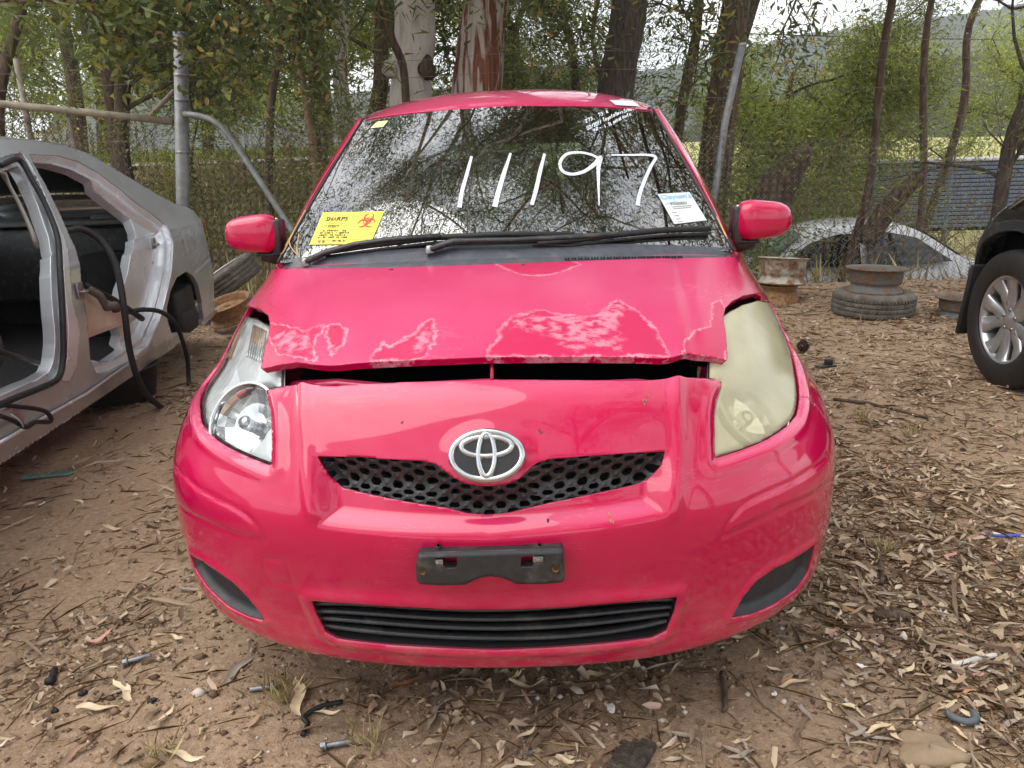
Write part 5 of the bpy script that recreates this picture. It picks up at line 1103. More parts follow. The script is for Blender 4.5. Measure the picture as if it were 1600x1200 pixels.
rear_jamb = yz([(46, 241), (90, 243), (122, 252), (155, 270), (190, 297), (215, 318), (238, 334), (259, 351), (271, 381), (268, 424), (263, 448), (249, 501), (232, 541), (205, 562), (170, 580), (150, 583), (141, 560), (138, 520), (128, 452), (122, 402), (109, 368), (92, 330), (72, 290), (54, 258)])
fr_hole = np.vstack([yz([(35, 243), (55, 275), (74, 317), (93, 371), (96, 424), (98, 470), (100, 494), (103, 539), (100, 569), (91, 592), (70, 605), (51, 613), (25, 625), (0, 637)]), [(2.66, .37), (2.62, .60), (2.66, .96), (3.05, 1.26)], yz([(0, 254), (18, 247)])])
archp = yz([(262, 500), (261, 480), (266, 456), (276, 434), (291, 424), (302, 431), (310, 445), (315, 469), (318, 500), (312, 520), (268, 520)])
ysv = np.arange(.9, 6.55, .012); zsv = np.arange(.17, 1.50, .010); YY, ZZ = np.meshgrid(ysv, zsv); Pp = s_pos(YY, ZZ); nu = len(ysv)
i, j = np.meshgrid(np.arange(len(zsv)-1), np.arange(nu-1), indexing='ij'); a = (i*nu+j).ravel(); SF = np.vstack([np.stack([a, a+1, a+nu+1], 1), np.stack([a, a+nu+1, a+nu], 1)])
nn = np.cross(np.gradient(Pp, axis=1), np.gradient(Pp, axis=0)); nn /= np.linalg.norm(nn, axis=2, keepdims=True); nn *= np.sign(nn[40, 40, 0])
SW = np.hstack([Pp.reshape(-1, 3), nn.reshape(-1, 3), np.stack([YY, ZZ], -1).reshape(-1, 2)])
oW, oF = clip(SW, SF, sdf(SW[:, 6:8], outline)); panelW, panelF = oW, oF
for h in (rear_jamb, archp): panelW, panelF = clip(panelW, panelF, -sdf(panelW[:, 6:8], h))
panelW, panelF = clip(panelW, panelF, -(sdf(panelW[:, 6:8], fr_hole)-.012))
# fuel flap groove and bumper split
fl = yz([(283, 364), (287, 359), (297, 357), (304, 362), (308, 390), (304, 394), (296, 400), (293, 398)])
panelW[:, :3] -= panelW[:, 3:6]*(.003*np.exp(-(sdf(panelW[:, 6:8], fl)/.012)**2))[:, None]
bl = yz([(303, 425), (318, 412), (328, 401)]); panelW[:, :3] -= panelW[:, 3:6]*(.006*np.exp(-(ldist(panelW[:, 6:8], bl)/.010)**2))[:, None]
def wpiece(name, W, F, m, fl_=.03, parent=sil):
    if fl_: W, F = flange(W, F, fl_, .003)
    return wlink(link(name, mesh(name, W[:, :3], F), m), parent)
wpiece('side_panel', panelW, panelF, M['silver'])
# pressed door frames: they step inwards from the outer skin towards the opening
for nm, outer, inner in (('rear_door_jamb', rear_jamb, rear_hole),):
    jW, jF = clip(oW, oF, sdf(oW[:, 6:8], outer)-.004); jW, jF = clip(jW, jF, -sdf(jW[:, 6:8], inner))
    d = -sdf(jW[:, 6:8], outer); jW = jW.copy(); jW[:, :3] -= jW[:, 3:6]*(.006+.028*sstep((d-.004)/.014)+.034*sstep((d-.050)/.022)-.007*np.exp(-((d-.045)/.009)**2))[:, None]
    wpiece(nm, jW, jF, M['silver_jamb'], .05)
pW, pF = clip(oW, oF, sdf(oW[:, 6:8], fr_hole)-.02); pW, pF = clip(pW, pF, -(sdf(pW[:, 6:8], fr_hole)+.03)); pW[:, :3] -= pW[:, 3:6]*.03
wpiece('front_door_jamb', pW, pF, M['silver_jamb'], .05)
# centre pillar highlight, painted as a raised paler strip, striker, hinge holes
bp = yz([(46, 252), (62, 290), (82, 330), (100, 372), (108, 420), (112, 470), (124, 520), (119, 570), (108, 596), (96, 596), (104, 560), (106, 520), (102, 470), (98, 420), (92, 372), (76, 322), (56, 278), (40, 248)])
cW, cF = clip(SW, SF, sdf(SW[:, 6:8], bp)); cW[:, :3] += cW[:, 3:6]*.004; wpiece('centre_pillar_highlight', cW, cF, M['silver_jamb'], .01)
def sp(px, py, off=0.):
    y_, z_ = s_yz(px, py); p = s_pos(y_, z_); return p + np.array([off, 0, 0])
wlink(MB().box(sp(121, 454, .012), (.012, .05, .075)).box(sp(121, 456, .03), (.03, .035, .012)).build('door_striker', M['steel'], bevel=.004), sil)
wlink(MB().box(sp(248, 380, -.03), (.012, .045, .065)).box(sp(248, 382, -.015), (.03, .03, .012)).build('door_striker', M['steel'], bevel=.004), sil)
wlink(MB().lathe([(0, .006), (.009, .006), (.012, 0)], 12, Matrix.Translation(sp(246, 409, -.03)) @ Matrix.Rotation(math.pi/2, 4, 'Y')).build('grommet', M['board']), sil)
# roof, rear screen and boot: swept across from the side outline
def sweep(name, pts, m, wdt=1.36, crown=.05, n=14, thick=True):
    P = s_pos(np.array([p[0] for p in pts]), np.array([p[1] for p in pts])); b = MB(); vs = []
    for p in P:
        for k in range(n): t = k/(n-1); vs.append(p + np.array([-wdt*t, -.10*t, crown*(1-(2*t-1)**2)]))
    b.add(vs, [(i*n+k, i*n+k+1, (i+1)*n+k+1, (i+1)*n+k) for i in range(len(P)-1) for k in range(n-1)]); return wlink(b.build(name, m), sil)
def dens(A, n=4): return catmull(np.array(A), n)
sweep('roof', dens(np.vstack([ROOF0, sil_top[:4]])), M['silver'], crown=.06)
sweep('windscreen', np.array(FRONT[-1:]+ROOF0), M['sideglass'], crown=.06); sweep('bonnet', dens(FRONT[1:]), M['silver'], crown=.07); sweep('nose', np.array([(.99, .25)]+FRONT[:2]), M['silver'], crown=.0)
rs = sweep('rear_screen', dens(sil_top[3:]), M['louvre'] if 'louvre' in M else M['dark_trim'], crown=.05)
sweep('boot_lid', dens(np.vstack([sil_top[-1:], sil_boot[:4]])), M['silver'], crown=.04)
sweep('rear_end', dens(sil_boot[3:]), M['silver'], crown=.0)
wlink(MB().box(sp(322, 356, -.05), (.08, .04, .10)).build('tail_lamp', simple('tail_lamp', lin(120, 24, 28), .2, 0, .2), bevel=.015), sil)
# inside: floor, far side, seats, belts, parcel shelf
b = MB()
for (c_, s_) in (((-2.86, 3.9, .25), (1.36, 4.0, .05)), ((-3.5, 3.9, .60), (.06, 4.0, .75)), ((-2.98, 5.45, .6), (1.36, .05, .75))): b.box(c_, s_, Matrix.Rotation(R(4.4), 3, 'Z'))
wlink(b.build('floor_pan', M['interior'], smooth=False), sil)
wlink(MB().box((-2.98, 5.12, .985), (1.24, .56, .03)).build('parcel_shelf', M['grey_felt'], bevel=.01), sil)
wlink(MB().lathe([(0, .03), (.10, .03), (.125, .02), (.13, 0)], 24, Matrix.Translation((-2.55, 5.1, 1.0))).build('shelf_speaker', M['grey_felt']), sil)
wlink(MB().box((-2.92, 4.95, .73), (1.24, .08, .46)).build('bulkhead_panel', M['black_plastic'], bevel=.02), sil)
wlink(MB().tube([(-2.32, 4.95, .92), (-2.22, 4.85, .7), (-2.3, 4.8, .5)], .045, 8, True, .2).build('rear_seat_belt', M['fabric']), sil)
wlink(MB().tube(catmull([(-2.25, 4.78, .70), (-2.18, 4.7, .6), (-2.2, 4.65, .5), (-2.22, 4.6, .42)], 5), [.07]*4+[.05]*4+[.06]*4+[.055]*4, 12).build('filler_duct', M['grey_felt']), sil)
wlink(MB().box(sp(18, 440, -.40)+np.array([0, .0, 0]), (.46, .16, .74), Matrix.Rotation(R(-16), 3, 'X'), .86).build('front_seat_back', M['fabric'], bevel=.05), sil)
wlink(MB().box(sp(20, 560, -.42), (.5, .5, .18)).build('front_seat_cushion', M['fabric'], bevel=.05), sil)
A = [sp(8, 266, -.07), sp(24, 272, -.05), sp(34, 292, -.05), sp(48, 318, -.05), sp(60, 344, -.05), sp(68, 363, -.05), sp(74, 382, -.05)]
wlink(MB().tube(A, [.030, .032, .022, .024, .025, .03, .03], 8, True, .35).build('seat_belt_cover', M['strap']), sil)
wlink(MB().tube(catmull([sp(2, 258, .0), sp(30, 250, .0), sp(52, 285, .0), sp(72, 322, .0), sp(90, 372, .0), sp(94, 430, 0.), sp(98, 500, .0), sp(99, 555, .0), sp(88, 590, .01), sp(60, 606, .01), sp(20, 622, .01), sp(-20, 640, .01)], 5), .013, 8).build('door_seal', M['rubber']), sil)
wlink(MB().tube([sp(-30, 520, -.1), sp(0, 532, -.1), sp(40, 551, -.08), sp(82, 567, -.06)], .012, 6).build('loose_trim_strip', M['black_plastic']), sil)
wlink(MB().tube([sp(-20, 700, .012), sp(60, 655, .012), sp(130, 616, .012), sp(210, 560, .012)], .008, 6).build('sill_bead', M['silver_jamb']), sil)
# black arch liner hanging down and front tyre
wlink(MB().box(sp(298, 486, -.10), (.16, .30, .30), Matrix.Rotation(R(6), 3, 'X')).box(sp(299, 500, -.05), (.10, .26, .14)).build('arch_liner', M['rubber'], bevel=.02), sil)
wlink(MB().box(sp(290, 450, -.34), (.3, .5, .5)).build('arch_cavity', M['dark']), sil)
wv = car_wheel(sil, (0, 0, 0), .31, .2, 1, M['steel'], 'front_wheel'); wv.parent = sil; wv.location = (float(XS(2.28))+2.0-.11, 2.28-4.2, .31)
# loose things lying in and by the sedan
def thing_mesh(b, name, m, label, cat, **k): return tag(b.build(name, m, **k), label, cat)
bq = [sp(140, 447, -.03), sp(218, 503, -.01), sp(149, 527, -.06), sp(138, 480, -.09)]
b = MB(); q = [np.array(p) for p in (sp(139, 446, -.06), sp(222, 500, -.04), sp(150, 528, -.04), sp(140, 500, -.06))]; up = np.array([.004, 0, .022])
b.add(q+[p+up for p in q], [(3, 2, 1, 0), (4, 5, 6, 7), (0, 1, 5, 4), (1, 2, 6, 5), (2, 3, 7, 6), (3, 0, 4, 7)])
thing_mesh(b, 'door_card', M['board'], 'pale tan stained panel lying in the rear door opening of the silver sedan', 'panel', smooth=False)
thing_mesh(MB().tube(catmull([sp(140, 446, -.02), sp(180, 470, .0), sp(222, 498, .0)], 6), .016, 8), 'trim_strip', M['rubber'], 'black trim strip along the top edge of the tan panel', 'trim')
H = [(112, 352, -.12), (118, 360, -.05), (128, 358, .0), (148, 376, .03), (163, 408, .05), (170, 450, .06), (174, 500, .07), (177, 545, .08), (182, 585, .10), (194, 618, .12), (213, 638, .14)]
thing_mesh(MB().tube(catmull([sp(*h) for h in H], 6), .016, 10), 'rubber_door_seal', M['rubber'], 'long black rubber seal hanging out of the rear door opening', 'rubber seal')
H = [(205, 488, -.02), (215, 484, .03), (232, 488, .07), (248, 504, .09), (258, 530, .10), (262, 562, .12), (259, 592, .14), (250, 622, .18), (244, 632, .2)]
thing_mesh(MB().tube(catmull([sp(*h) for h in H], 6), .013, 10), 'rubber_door_seal', M['rubber'], 'black rubber loop drooping from the rear sill down to the litter', 'rubber seal')
b = MB(); b.tube(catmull([sp(138, 452, .0), sp(145, 462, .03), sp(149, 472, .04), sp(153, 482, .05)], 8), [.017+.003*(k % 2) for k in range(25)], 10); b.tube([sp(150, 480, .05), sp(160, 478, .06), sp(163, 486, .06)], .022, 10)
thing_mesh(b, 'wiring_boot', simple('wiring_boot', lin(84, 76, 68), .8, 0, .2, 60), 'brown corrugated wiring boot with plug sticking out of the centre pillar', 'wiring')
H = [(-6, 632, .0), (20, 636, .03), (48, 642, .05), (56, 652, .06), (54, 660, .06), (36, 660, .05), (20, 668, .05), (4, 658, .04), (-8, 650, .02)]
thing_mesh(MB().tube(catmull([sp(*h) for h in H], 6), .009, 8), 'wiring_loom', M['rubber'], 'black taped wiring loom looped over the front sill', 'wiring')
for k, (c_, nm) in enumerate(((lin(180, 60, 70), 'red'), (lin(50, 130, 100), 'green'), (lin(190, 190, 190), 'white'))):
    thing_mesh(MB().tube(catmull([sp(-4, 640+k*4, .05), sp(4, 650+k*3, .06), sp(10, 660+k*2, .06), sp(14, 668, .055)], 5), .003, 6), 'loose_wire', simple('wire_'+nm, c_, .5), 'thin '+nm+' wire at the end of the wiring loom on the sill', 'wire')
pt = on_ground(205, 634); Mx = Matrix.Translation((pt[0]-.12, pt[1]+.10, .0))
thing_mesh(MB().lathe([(0, .02), (.19, .02), (.205, .03), (.235, .20), (.25, .205), (.25, .215), (.225, .215), (.195, .04), (0, .035)], 36, Mx), 'plastic_tub', M['rubber'], 'black round plastic tub under the silver sedan sill', 'tub')

# ================================================================ BLACK FOUR-WHEEL DRIVE (right)
M['black_paint'] = simple('black_paint', lin(16, 16, 18), .16, 0, .2, 5, 0, coat=1., dirt=(*lin(70, 66, 62)[:3], .15))
M['alloy'] = simple('alloy', lin(176, 178, 180), .34, .75, .06, 20)
suv = empty('four_wheel_drive', (3.2, 3.6, 0), 0, 'black four-wheel drive with silver spoked alloy wheel at the right edge', 'car')
wc = np.array([2.74, 4.02, .372])
def suv_pos(y, z):
    y = np.asarray(y, float); z = np.asarray(z, float)
    x = 2.63 + .50*np.maximum(z-.82, 0)**1.5 + .10*np.maximum(.45-z, 0) + 1.1*np.maximum(y-4.18, 0)**2.0 + .25*np.maximum(z-.75, 0)*np.maximum(y-3.9, 0)
    return np.stack([x, y+0*z, z+0*y], -1)
ysv = np.arange(2.2, 5.0, .018); zsv = np.arange(.30, 1.32, .014); YY, ZZ = np.meshgrid(ysv, zsv); Pp = suv_pos(YY, ZZ); nu = len(ysv)
i, j = np.meshgrid(np.arange(len(zsv)-1), np.arange(nu-1), indexing='ij'); a = (i*nu+j).ravel(); VF = np.vstack([np.stack([a, a+1, a+nu+1], 1), np.stack([a, a+nu+1, a+nu], 1)])
nn = np.cross(np.gradient(Pp, axis=1), np.gradient(Pp, axis=0)); nn /= np.linalg.norm(nn, axis=2, keepdims=True); nn *= -np.sign(nn[40, 40, 0])
VW = np.hstack([Pp.reshape(-1, 3), nn.reshape(-1, 3), np.stack([YY, ZZ], -1).reshape(-1, 2)])
top = np.array([(2.2, 1.16), (3.2, 1.15), (3.7, 1.12), (3.95, 1.06), (4.15, .98), (4.3, .88), (4.40, .78), (4.46, .68), (4.47, .55), (4.40, .40), (4.30, .36), (2.2, .36)])
VW, VF = clip(VW, VF, sdf(VW[:, 6:8], top)); wa = lambda W: np.hypot(W[:, 6]-4.02, (W[:, 7]-.385))-.455
VW2, VF2 = clip(VW, VF, -wa(VW)); wpiece('front_wing', VW2, VF2, M['black_paint'], .05, suv)
aW, aF = clip(VW, VF, -(wa(VW)+.0)); aW, aF = clip(aW, aF, wa(aW)-.055); aW[:, :3] += aW[:, 3:6]*.012; wpiece('arch_moulding', aW, aF, M['black_plastic'], .05, suv)
b = MB(); P = suv_pos(top[:9, 0], top[:9, 1]); vs = []
for p in P:
    for k in range(8): t = k/7; vs.append(p+np.array([1.5*t, 0, .05*math.sin(t*math.pi)+.02*t]))
b.add(vs, [(i*8+k, i*8+k+1, i*8+9+k, i*8+8+k) for i in range(8) for k in range(7)]); wlink(b.build('bonnet', M['black_paint']), suv)
wlink(MB().tube(catmull([suv_pos(3.5, 1.115)+np.array([-.005, 0, .01]), suv_pos(3.75, 1.09)+np.array([-.008, 0, .006]), suv_pos(3.98, 1.02)+np.array([-.008, 0, .004]), suv_pos(4.12, .95)+np.array([-.006, 0, .0])], 5), [.012]*5+[.03]*6+[.02]*5, 8, True, .4).build('headlight', M['chrome']), suv)
wlink(MB().box((2.80, 4.40, .42), (.34, .03, .42), Matrix.Rotation(R(10), 3, 'X')).build('mud_flap', M['rubber'], bevel=.01), suv)
wlink(MB().box((3.1, 3.9, .62), (.5, 1.3, .5)).build('arch_cavity', M['dark']), suv)
wl = empty('wheel'); wl.parent = suv; wl.location = wc-np.array([3.2, 3.6, 0]); wl.rotation_euler = (0, 0, R(-3))
rad, wid = .372, .235; Mx = Matrix.Rotation(-math.pi/2, 4, 'Y')
prof = [(rad*.635, wid*.46), (rad*.66, wid*.50), (rad*.78, wid*.53), (rad*.92, wid*.49), (rad*.975, wid*.42), (rad*.995, wid*.33), (rad, wid*.2), (rad*.985, wid*.17), (rad*.985, wid*.14), (rad, wid*.11), (rad, -wid*.11), (rad*.985, -wid*.14), (rad*.985, -wid*.17), (rad, -wid*.2), (rad*.99, -wid*.36), (rad*.92, -wid*.5), (rad*.635, -wid*.46)]
ty = MB().lathe(prof, 64, Mx).build('tyre', M['rubber'], wl)
b = MB()
for k in range(56):
    a_ = 2*math.pi*k/56
    for sd_ in (-1, 1): b.box((Mx @ Vector((rad*.999*math.cos(a_), rad*.999*math.sin(a_), sd_*wid*.32))), (.006, .012, .05), Matrix.Rotation(0, 3, 'X'))
MB().lathe([(rad*.635, wid*.44), (rad*.60, wid*.42), (rad*.575, wid*.30), (rad*.57, -wid*.3)], 48, Mx).build('rim_barrel', M['alloy'], wl)
MB().lathe([(0, -wid*.05), (rad*.56, -wid*.05)], 32, Mx).build('brake_disc', M['dark'], wl)
for k in range(5):
    a_ = 2*math.pi*k/5+.32
    for s_ in (-1, 1):
        b = MB(); vs = []
        for t, wd_, h_ in ((.08, .036, .30), (.22, .046, .34), (.40, .044, .33), (.555, .056, .40), (.61, .080, .42)):
            an = a_+s_*(.10+.34*t); c_, sn = math.cos(an), math.sin(an)
            for o_, dh in ((-1, -.05), (-.75, 0), (.75, 0), (1, -.05)): vs.append(Mx @ Vector((rad*t*1.0*c_-sn*wd_*o_*.85, rad*t*sn+c_*wd_*o_*.85, wid*(h_+dh*1.6))))
            vs.append(Mx @ Vector((rad*t*c_, rad*t*sn, wid*(h_-.25))))
        fs = [(i*5+k_, i*5+(k_+1) % 5, i*5+5+(k_+1) % 5, i*5+5+k_) for i in range(4) for k_ in range(5)]; b.add(vs, fs).build('spoke', M['alloy'], wl)
MB().lathe([(0, wid*.37), (.024, wid*.37), (.034, wid*.34), (.07, wid*.30), (.085, wid*.2)], 28, Mx).build('hub_cap', M['alloy'], wl)
for k in range(5):
    a_ = 2*math.pi*k/5; MB().lathe([(0, 0), (.008, 0), (.009, -.02)], 8, Mx @ Matrix.Translation((.055*math.cos(a_), .055*math.sin(a_), wid*.345))).build('wheel_nut', M['steel'], wl)
# ================================================================ WHEELS AND TYRES LEFT LYING ABOUT
def rust_mat(name, a, b_, amt):
    m = Mt(name); f = m.ramp(m.noise(9, 6, .65), [(.5-amt*.25, 0), (.62-amt*.2, 1)]); m.set(Base_Color=m.mix(f, m.ramp(m.noise(20, 4), [(.3, a), (.7, tuple(min(1, v*1.3) for v in a[:3])+(1,))]), m.ramp(m.noise(40, 5, .7), [(.3, lin(88, 58, 40)), (.6, b_), (.8, lin(170, 132, 92))])), Roughness=.8, Metallic=.15); m.bump(m.noise(60, 5), .4, .004); return m.m
M['rim_grey'] = rust_mat('grey_rusty_rim', lin(166, 162, 150), lin(140, 106, 74), .25); M['rim_rust'] = rust_mat('rusty_rim', lin(140, 122, 102), lin(158, 118, 78), .7); M['rim_dark'] = rust_mat('dark_rim', lin(96, 96, 94), lin(120, 100, 78), .2)
m = Mt('old_tyre'); m.set(Base_Color=m.ramp(m.noise(18, 6, .65), [(.3, lin(70, 66, 60)), (.6, lin(106, 99, 88)), (.8, lin(142, 132, 114))]), Roughness=.9); m.bump(m.noise(70, 3), .3, .004); M['old_tyre'] = m.m
def rim(loc, rad, h, m, label, tilt=(0, 0), lip=None, group='loose wheels and tyres by the fence', flip=False):
    t = empty('wheel_rim', loc, 0, label, 'wheel rim', group); t.rotation_euler = (tilt[0], tilt[1], 0)
    prof = [(rad*.93, 0), (rad*.95, h*.03), (rad*.92, h*.08), (rad*.86, h*.12), (rad*.84, h*.20), (rad*.80, h*.26), (rad*.79, h*.33), (rad*.86, h*.40), (rad*.88, h*.46), (rad*.90, h*.88), (rad*.98, h*.94), (rad*1.02, h*.97), (rad*1.02, h), (rad*.98, h), (rad*.87, h*.90), (rad*.85, h*.46), (rad*.77, h*.33), (rad*.77, h*.26), (rad*.82, h*.2), (rad*.82, h*.12)]
    if flip: prof = [(r_, h-z_) for r_, z_ in prof]
    MB().lathe(prof, 44, None, True).build('barrel', m, t)
    b = MB(); pf = [(rad*.78, h*.60), (rad*.66, h*.70), (rad*.5, h*.64), (rad*.3, h*.74), (rad*.17, h*.76), (rad*.16, h*.60)]; b.lathe(pf, 36); b.build('centre_disc', m, t)
    for sgn in (0, .95): MB().lathe([(rad*(.97 if sgn else .91), h*sgn+.001), (rad*(1.03 if sgn else .955), h*sgn+h*.01), (rad*(1.03 if sgn else .955), h*sgn+h*.05)], 44).build('rim_lip', lip or M['rim_rust'], t)
    return t
def tyre(loc, rad, wd_, m, label, tilt=(0, 0), fillm=None):
    t = empty('tyre', loc, 0, label, 'tyre', 'loose wheels and tyres by the fence'); t.rotation_euler = (tilt[0], tilt[1], 0)
    pf = [(rad*.64, wd_*.06), (rad*.72, 0), (rad*.90, wd_*.02), (rad*.975, wd_*.13), (rad*.985, wd_*.30), (rad*.97, wd_*.31), (rad*.97, wd_*.34), (rad*.99, wd_*.35), (rad, wd_*.48), (rad*.98, wd_*.49), (rad*.98, wd_*.52), (rad, wd_*.53), (rad*.99, wd_*.66), (rad*.97, wd_*.67), (rad*.97, wd_*.70), (rad*.985, wd_*.71), (rad*.975, wd_*.88), (rad*.90, wd_*.98), (rad*.72, wd_), (rad*.64, wd_*.94), (rad*.68, wd_*.5)]
    MB().lathe(pf, 56, None, True).build('tread', m, t)
    b = MB()
    for k in range(64):
        a_ = 2*math.pi*k/64; c_, s_ = math.cos(a_), math.sin(a_)
        for z_ in (.22, .41, .60, .79): b.box((rad*.994*c_, rad*.994*s_, wd_*z_), (.008, .016, wd_*.12), Matrix.Rotation(a_, 3, 'Z') @ Matrix.Rotation(.5, 3, 'X'))
    tag(b.build('tread_block', m, t, smooth=False), kind='stuff')
    return t
def gp(px, py): p = on_ground(px, py); return np.array([p[0], p[1], float(terrain(p[0], p[1]))])
p = gp(1228, 474); rim(p+np.array([-.03, .1, -.02]), .185, .19, M['rim_rust'], 'rusty steel rim at the bottom of the stack by the right mirror', (.02, -.03), flip=True)
rim(p+np.array([-.02, .1, .165]), .222, .235, M['rim_grey'], 'grey steel rim with rusty lip on top of the stack by the right mirror', (-.07, .06))
p = gp(1380, 497); tyre(p+np.array([0, .20, -.01]), .315, .205, M['old_tyre'], 'worn dusty tyre lying flat below a steel rim beside the white sedan', (.03, .02))
rim(p+np.array([0, .20, .185]), .228, .195, M['rim_dark'], 'dark steel rim with peeling top lying on the flat dusty tyre', (.0, .03), M['rim_rust'])
p = gp(1512, 496); rim(p+np.array([.03, .1, -.01]), .215, .16, M['rim_dark'], 'black steel rim on the ground beside the four-wheel drive mud flap', (0, .02), M['rim_dark'])
p = gp(352, 492)
tyre(at_y(356, 436, 6.75)-np.array([-.5, -.15, .85])*.10, .29, .20, M['old_tyre'], 'dark tyre propped on its side behind the silver sedan bumper', (.15, -.53))
rim(np.array(at_y(362, 478, 6.3))-np.array([0, 0, .10]), .20, .15, M['rim_rust'], 'rusty rim leaning behind the red wing and the silver bumper', (.25, -.22), M['rim_rust'])
tyre(np.array([-2.60, 6.95, -.05]), .31, .19, M['old_tyre'], 'lowest tyre of the pile behind the silver sedan', (.05, -.05))
wlid = MB().lathe([(0, .0), (.12, .01), (.19, .03), (.2, .05)], 30, Matrix.Translation(at_y(356, 436, 6.75)+np.array([-.5, -.15, .85])*.05) @ Matrix.Rotation(-.53, 4, 'Y') @ Matrix.Rotation(.15, 4, 'X')).build('hub_cap', M['alloy']); tag(wlid, 'silver hubcap set in the propped tyre behind the silver sedan', 'hubcap')
# ================================================================ WHITE SEDAN BEYOND THE FENCE
M['white_paint'] = simple('white_paint', lin(222, 224, 226), .25, 0, .04, 5, 0, coat=.8, dirt=(*lin(170, 166, 156)[:3], .3))
ws_ = empty('sedan', (4.42, 10.2, -1.0), 0, 'white sedan parked beyond the chain link fence, half hidden by weeds', 'car')
def loft(secs, name, m, n=24, parent=ws_, y0=0):
    return None
side = [(-2.2, .35), (-2.25, .62), (-2.1, .86), (-1.55, .92), (-1.25, .96), (-.75, 1.30), (-.35, 1.42), (.25, 1.44), (.62, 1.36), (1.15, 1.02), (1.45, .94), (2.1, .78), (2.25, .6), (2.2, .35)]
def wcar(x, z, w_): return (x, w_, z)
b = MB(); prof = catmull(side, 5); n = len(prof); K = 13
def halfw(z): return .86 - .40*max(0, z-.90) - .06*max(0, .5-z)
vs = []
for x, z in prof:
    for k in range(K): t = -1+2*k/(K-1); vs.append((x, halfw(z)*t, z + (.05 if z > .85 else 0)*(1-t*t)))
b.add(vs, [(i*K+k, i*K+k+1, (i+1)*K+k+1, (i+1)*K+k) for i in range(n-1) for k in range(K-1)])
for sd_ in (0, K-1):
    idx = [i*K+sd_ for i in range(n)]; bot = len(b.v); b.v += [(x, (-1 if sd_ == 0 else 1)*halfw(.35), .30) for x, z in prof]; b.a += [0]*n
    b.f += [(i*K+sd_, (i+1)*K+sd_, bot+i+1, bot+i) for i in range(n-1)]
b.build('body', M['white_paint'], ws_)
def wwin(name, pts, y, m, th=.012): 
    Mx = Matrix(((1, 0, 0, 0), (0, 0, 1, 0), (0, 1, 0, 0), (0, 0, 0, 1))); mb = MB(); vs = [(x, -(halfw(z)+.006)+0, z) for x, z in pts]; mb.add(vs+[(x, v+.03, z) for (x, v, z) in vs], [tuple(range(len(pts)))]+[(i, (i+1) % len(pts), len(pts)+(i+1) % len(pts), len(pts)+i) for i in range(len(pts))]); return mb.build(name, m, ws_, smooth=False)
M['car_glass'] = simple('dark_car_glass', lin(34, 38, 40), .05, 0, .2, 6, spec=.8)
M['pale_glass'] = simple('pale_windscreen', lin(120, 142, 134), .06, 0, .2, 6, spec=.9)
wwin('rear_side_window', [(-1.15, .98), (-.72, 1.26), (-.38, 1.35), (-.12, 1.36), (-.12, .97)], 0, M['car_glass']); wwin('front_side_window', [(-.02, .97), (-.02, 1.36), (.24, 1.36), (.58, 1.29), (1.0, 1.0)], 0, M['car_glass'])
mb = MB(); mb.add([(1.20, -.70, 1.035), (1.20, .70, 1.035), (.66, .56, 1.405), (.66, -.56, 1.405)], [(0, 1, 2, 3)]); mb.build('windscreen', M['pale_glass'], ws_)
mb = MB(); mb.add([(-1.22, -.66, 1.05), (-1.22, .66, 1.05), (-.76, .54, 1.36), (-.76, -.54, 1.36)], [(0, 3, 2, 1)]); mb.build('rear_window', M['pale_glass'], ws_)
for x in (-1.35, 1.35):
    for y in (-.72, .72): car_wheel(ws_, (x, y, .29), .30, .19, -1, M['alloy']).rotation_euler = (0, 0, math.pi/2)
# ================================================================ BLUE LOUVRED SCREEN
M['louvre_blue'] = simple('blue_grey_slat', lin(132, 146, 166), .6, 0, .15, 10); M['white_edge'] = simple('white_capping', lin(226, 228, 228), .6, 0, .06, 10)
scn = empty('louvred_screen', (8.0, 14.2, -.4), -.08, 'pale blue horizontal slatted screen beyond the fence at right', 'screen')
for k in range(16): MB().box((0, 0, .42+.072*k), (2.7, .03, .044), Matrix.Rotation(R(20), 3, 'X')).build('slat', M['louvre_blue'], scn, smooth=False)
MB().box((0, -.02, .42+.072*16+.01), (2.8, .08, .07)).build('capping', M['white_edge'], scn)
MB().box((0, .08, .95), (2.7, .02, 1.25)).build('backing', M['dark'], scn)
for x in (-1.36, 0, 1.36): MB().box((x, .05, .5), (.07, .07, 2.2)).build('post', M['galv'], scn)
# ================================================================ LEAF LITTER AND YARD DEBRIS
def litter_pts(n, r_, ymin, ymax):
    out = np.zeros((0, 2))
    while len(out) < n:
        k = n*2; y = ymin + (ymax-ymin)*r_.random(k)**1.35; x = r_.uniform(-.78, .78, k)*(y+.5)*1.05
        dens_ = .12 + 1.2*ss(fbm(x*.9+3, y*.9, 4, 21), .44, .62) + .5*ss(x, .5, 1.2) + .35*(y > 4)
        dens_ = np.where((x < .75) & (y < 1.9), dens_*.5, dens_); out = np.vstack([out, np.stack([x, y], 1)[r_.random(k) < dens_/2.0]])
    return out[:n]
M['litter'] = leaf_mat('dry_leaf', [(0, lin(96, 78, 64)), (.3, lin(136, 115, 95)), (.55, lin(170, 150, 126)), (.78, lin(196, 178, 154)), (.9, lin(172, 142, 116)), (.97, lin(216, 202, 182)), (1, lin(186, 144, 134))], .1, .8, .2)
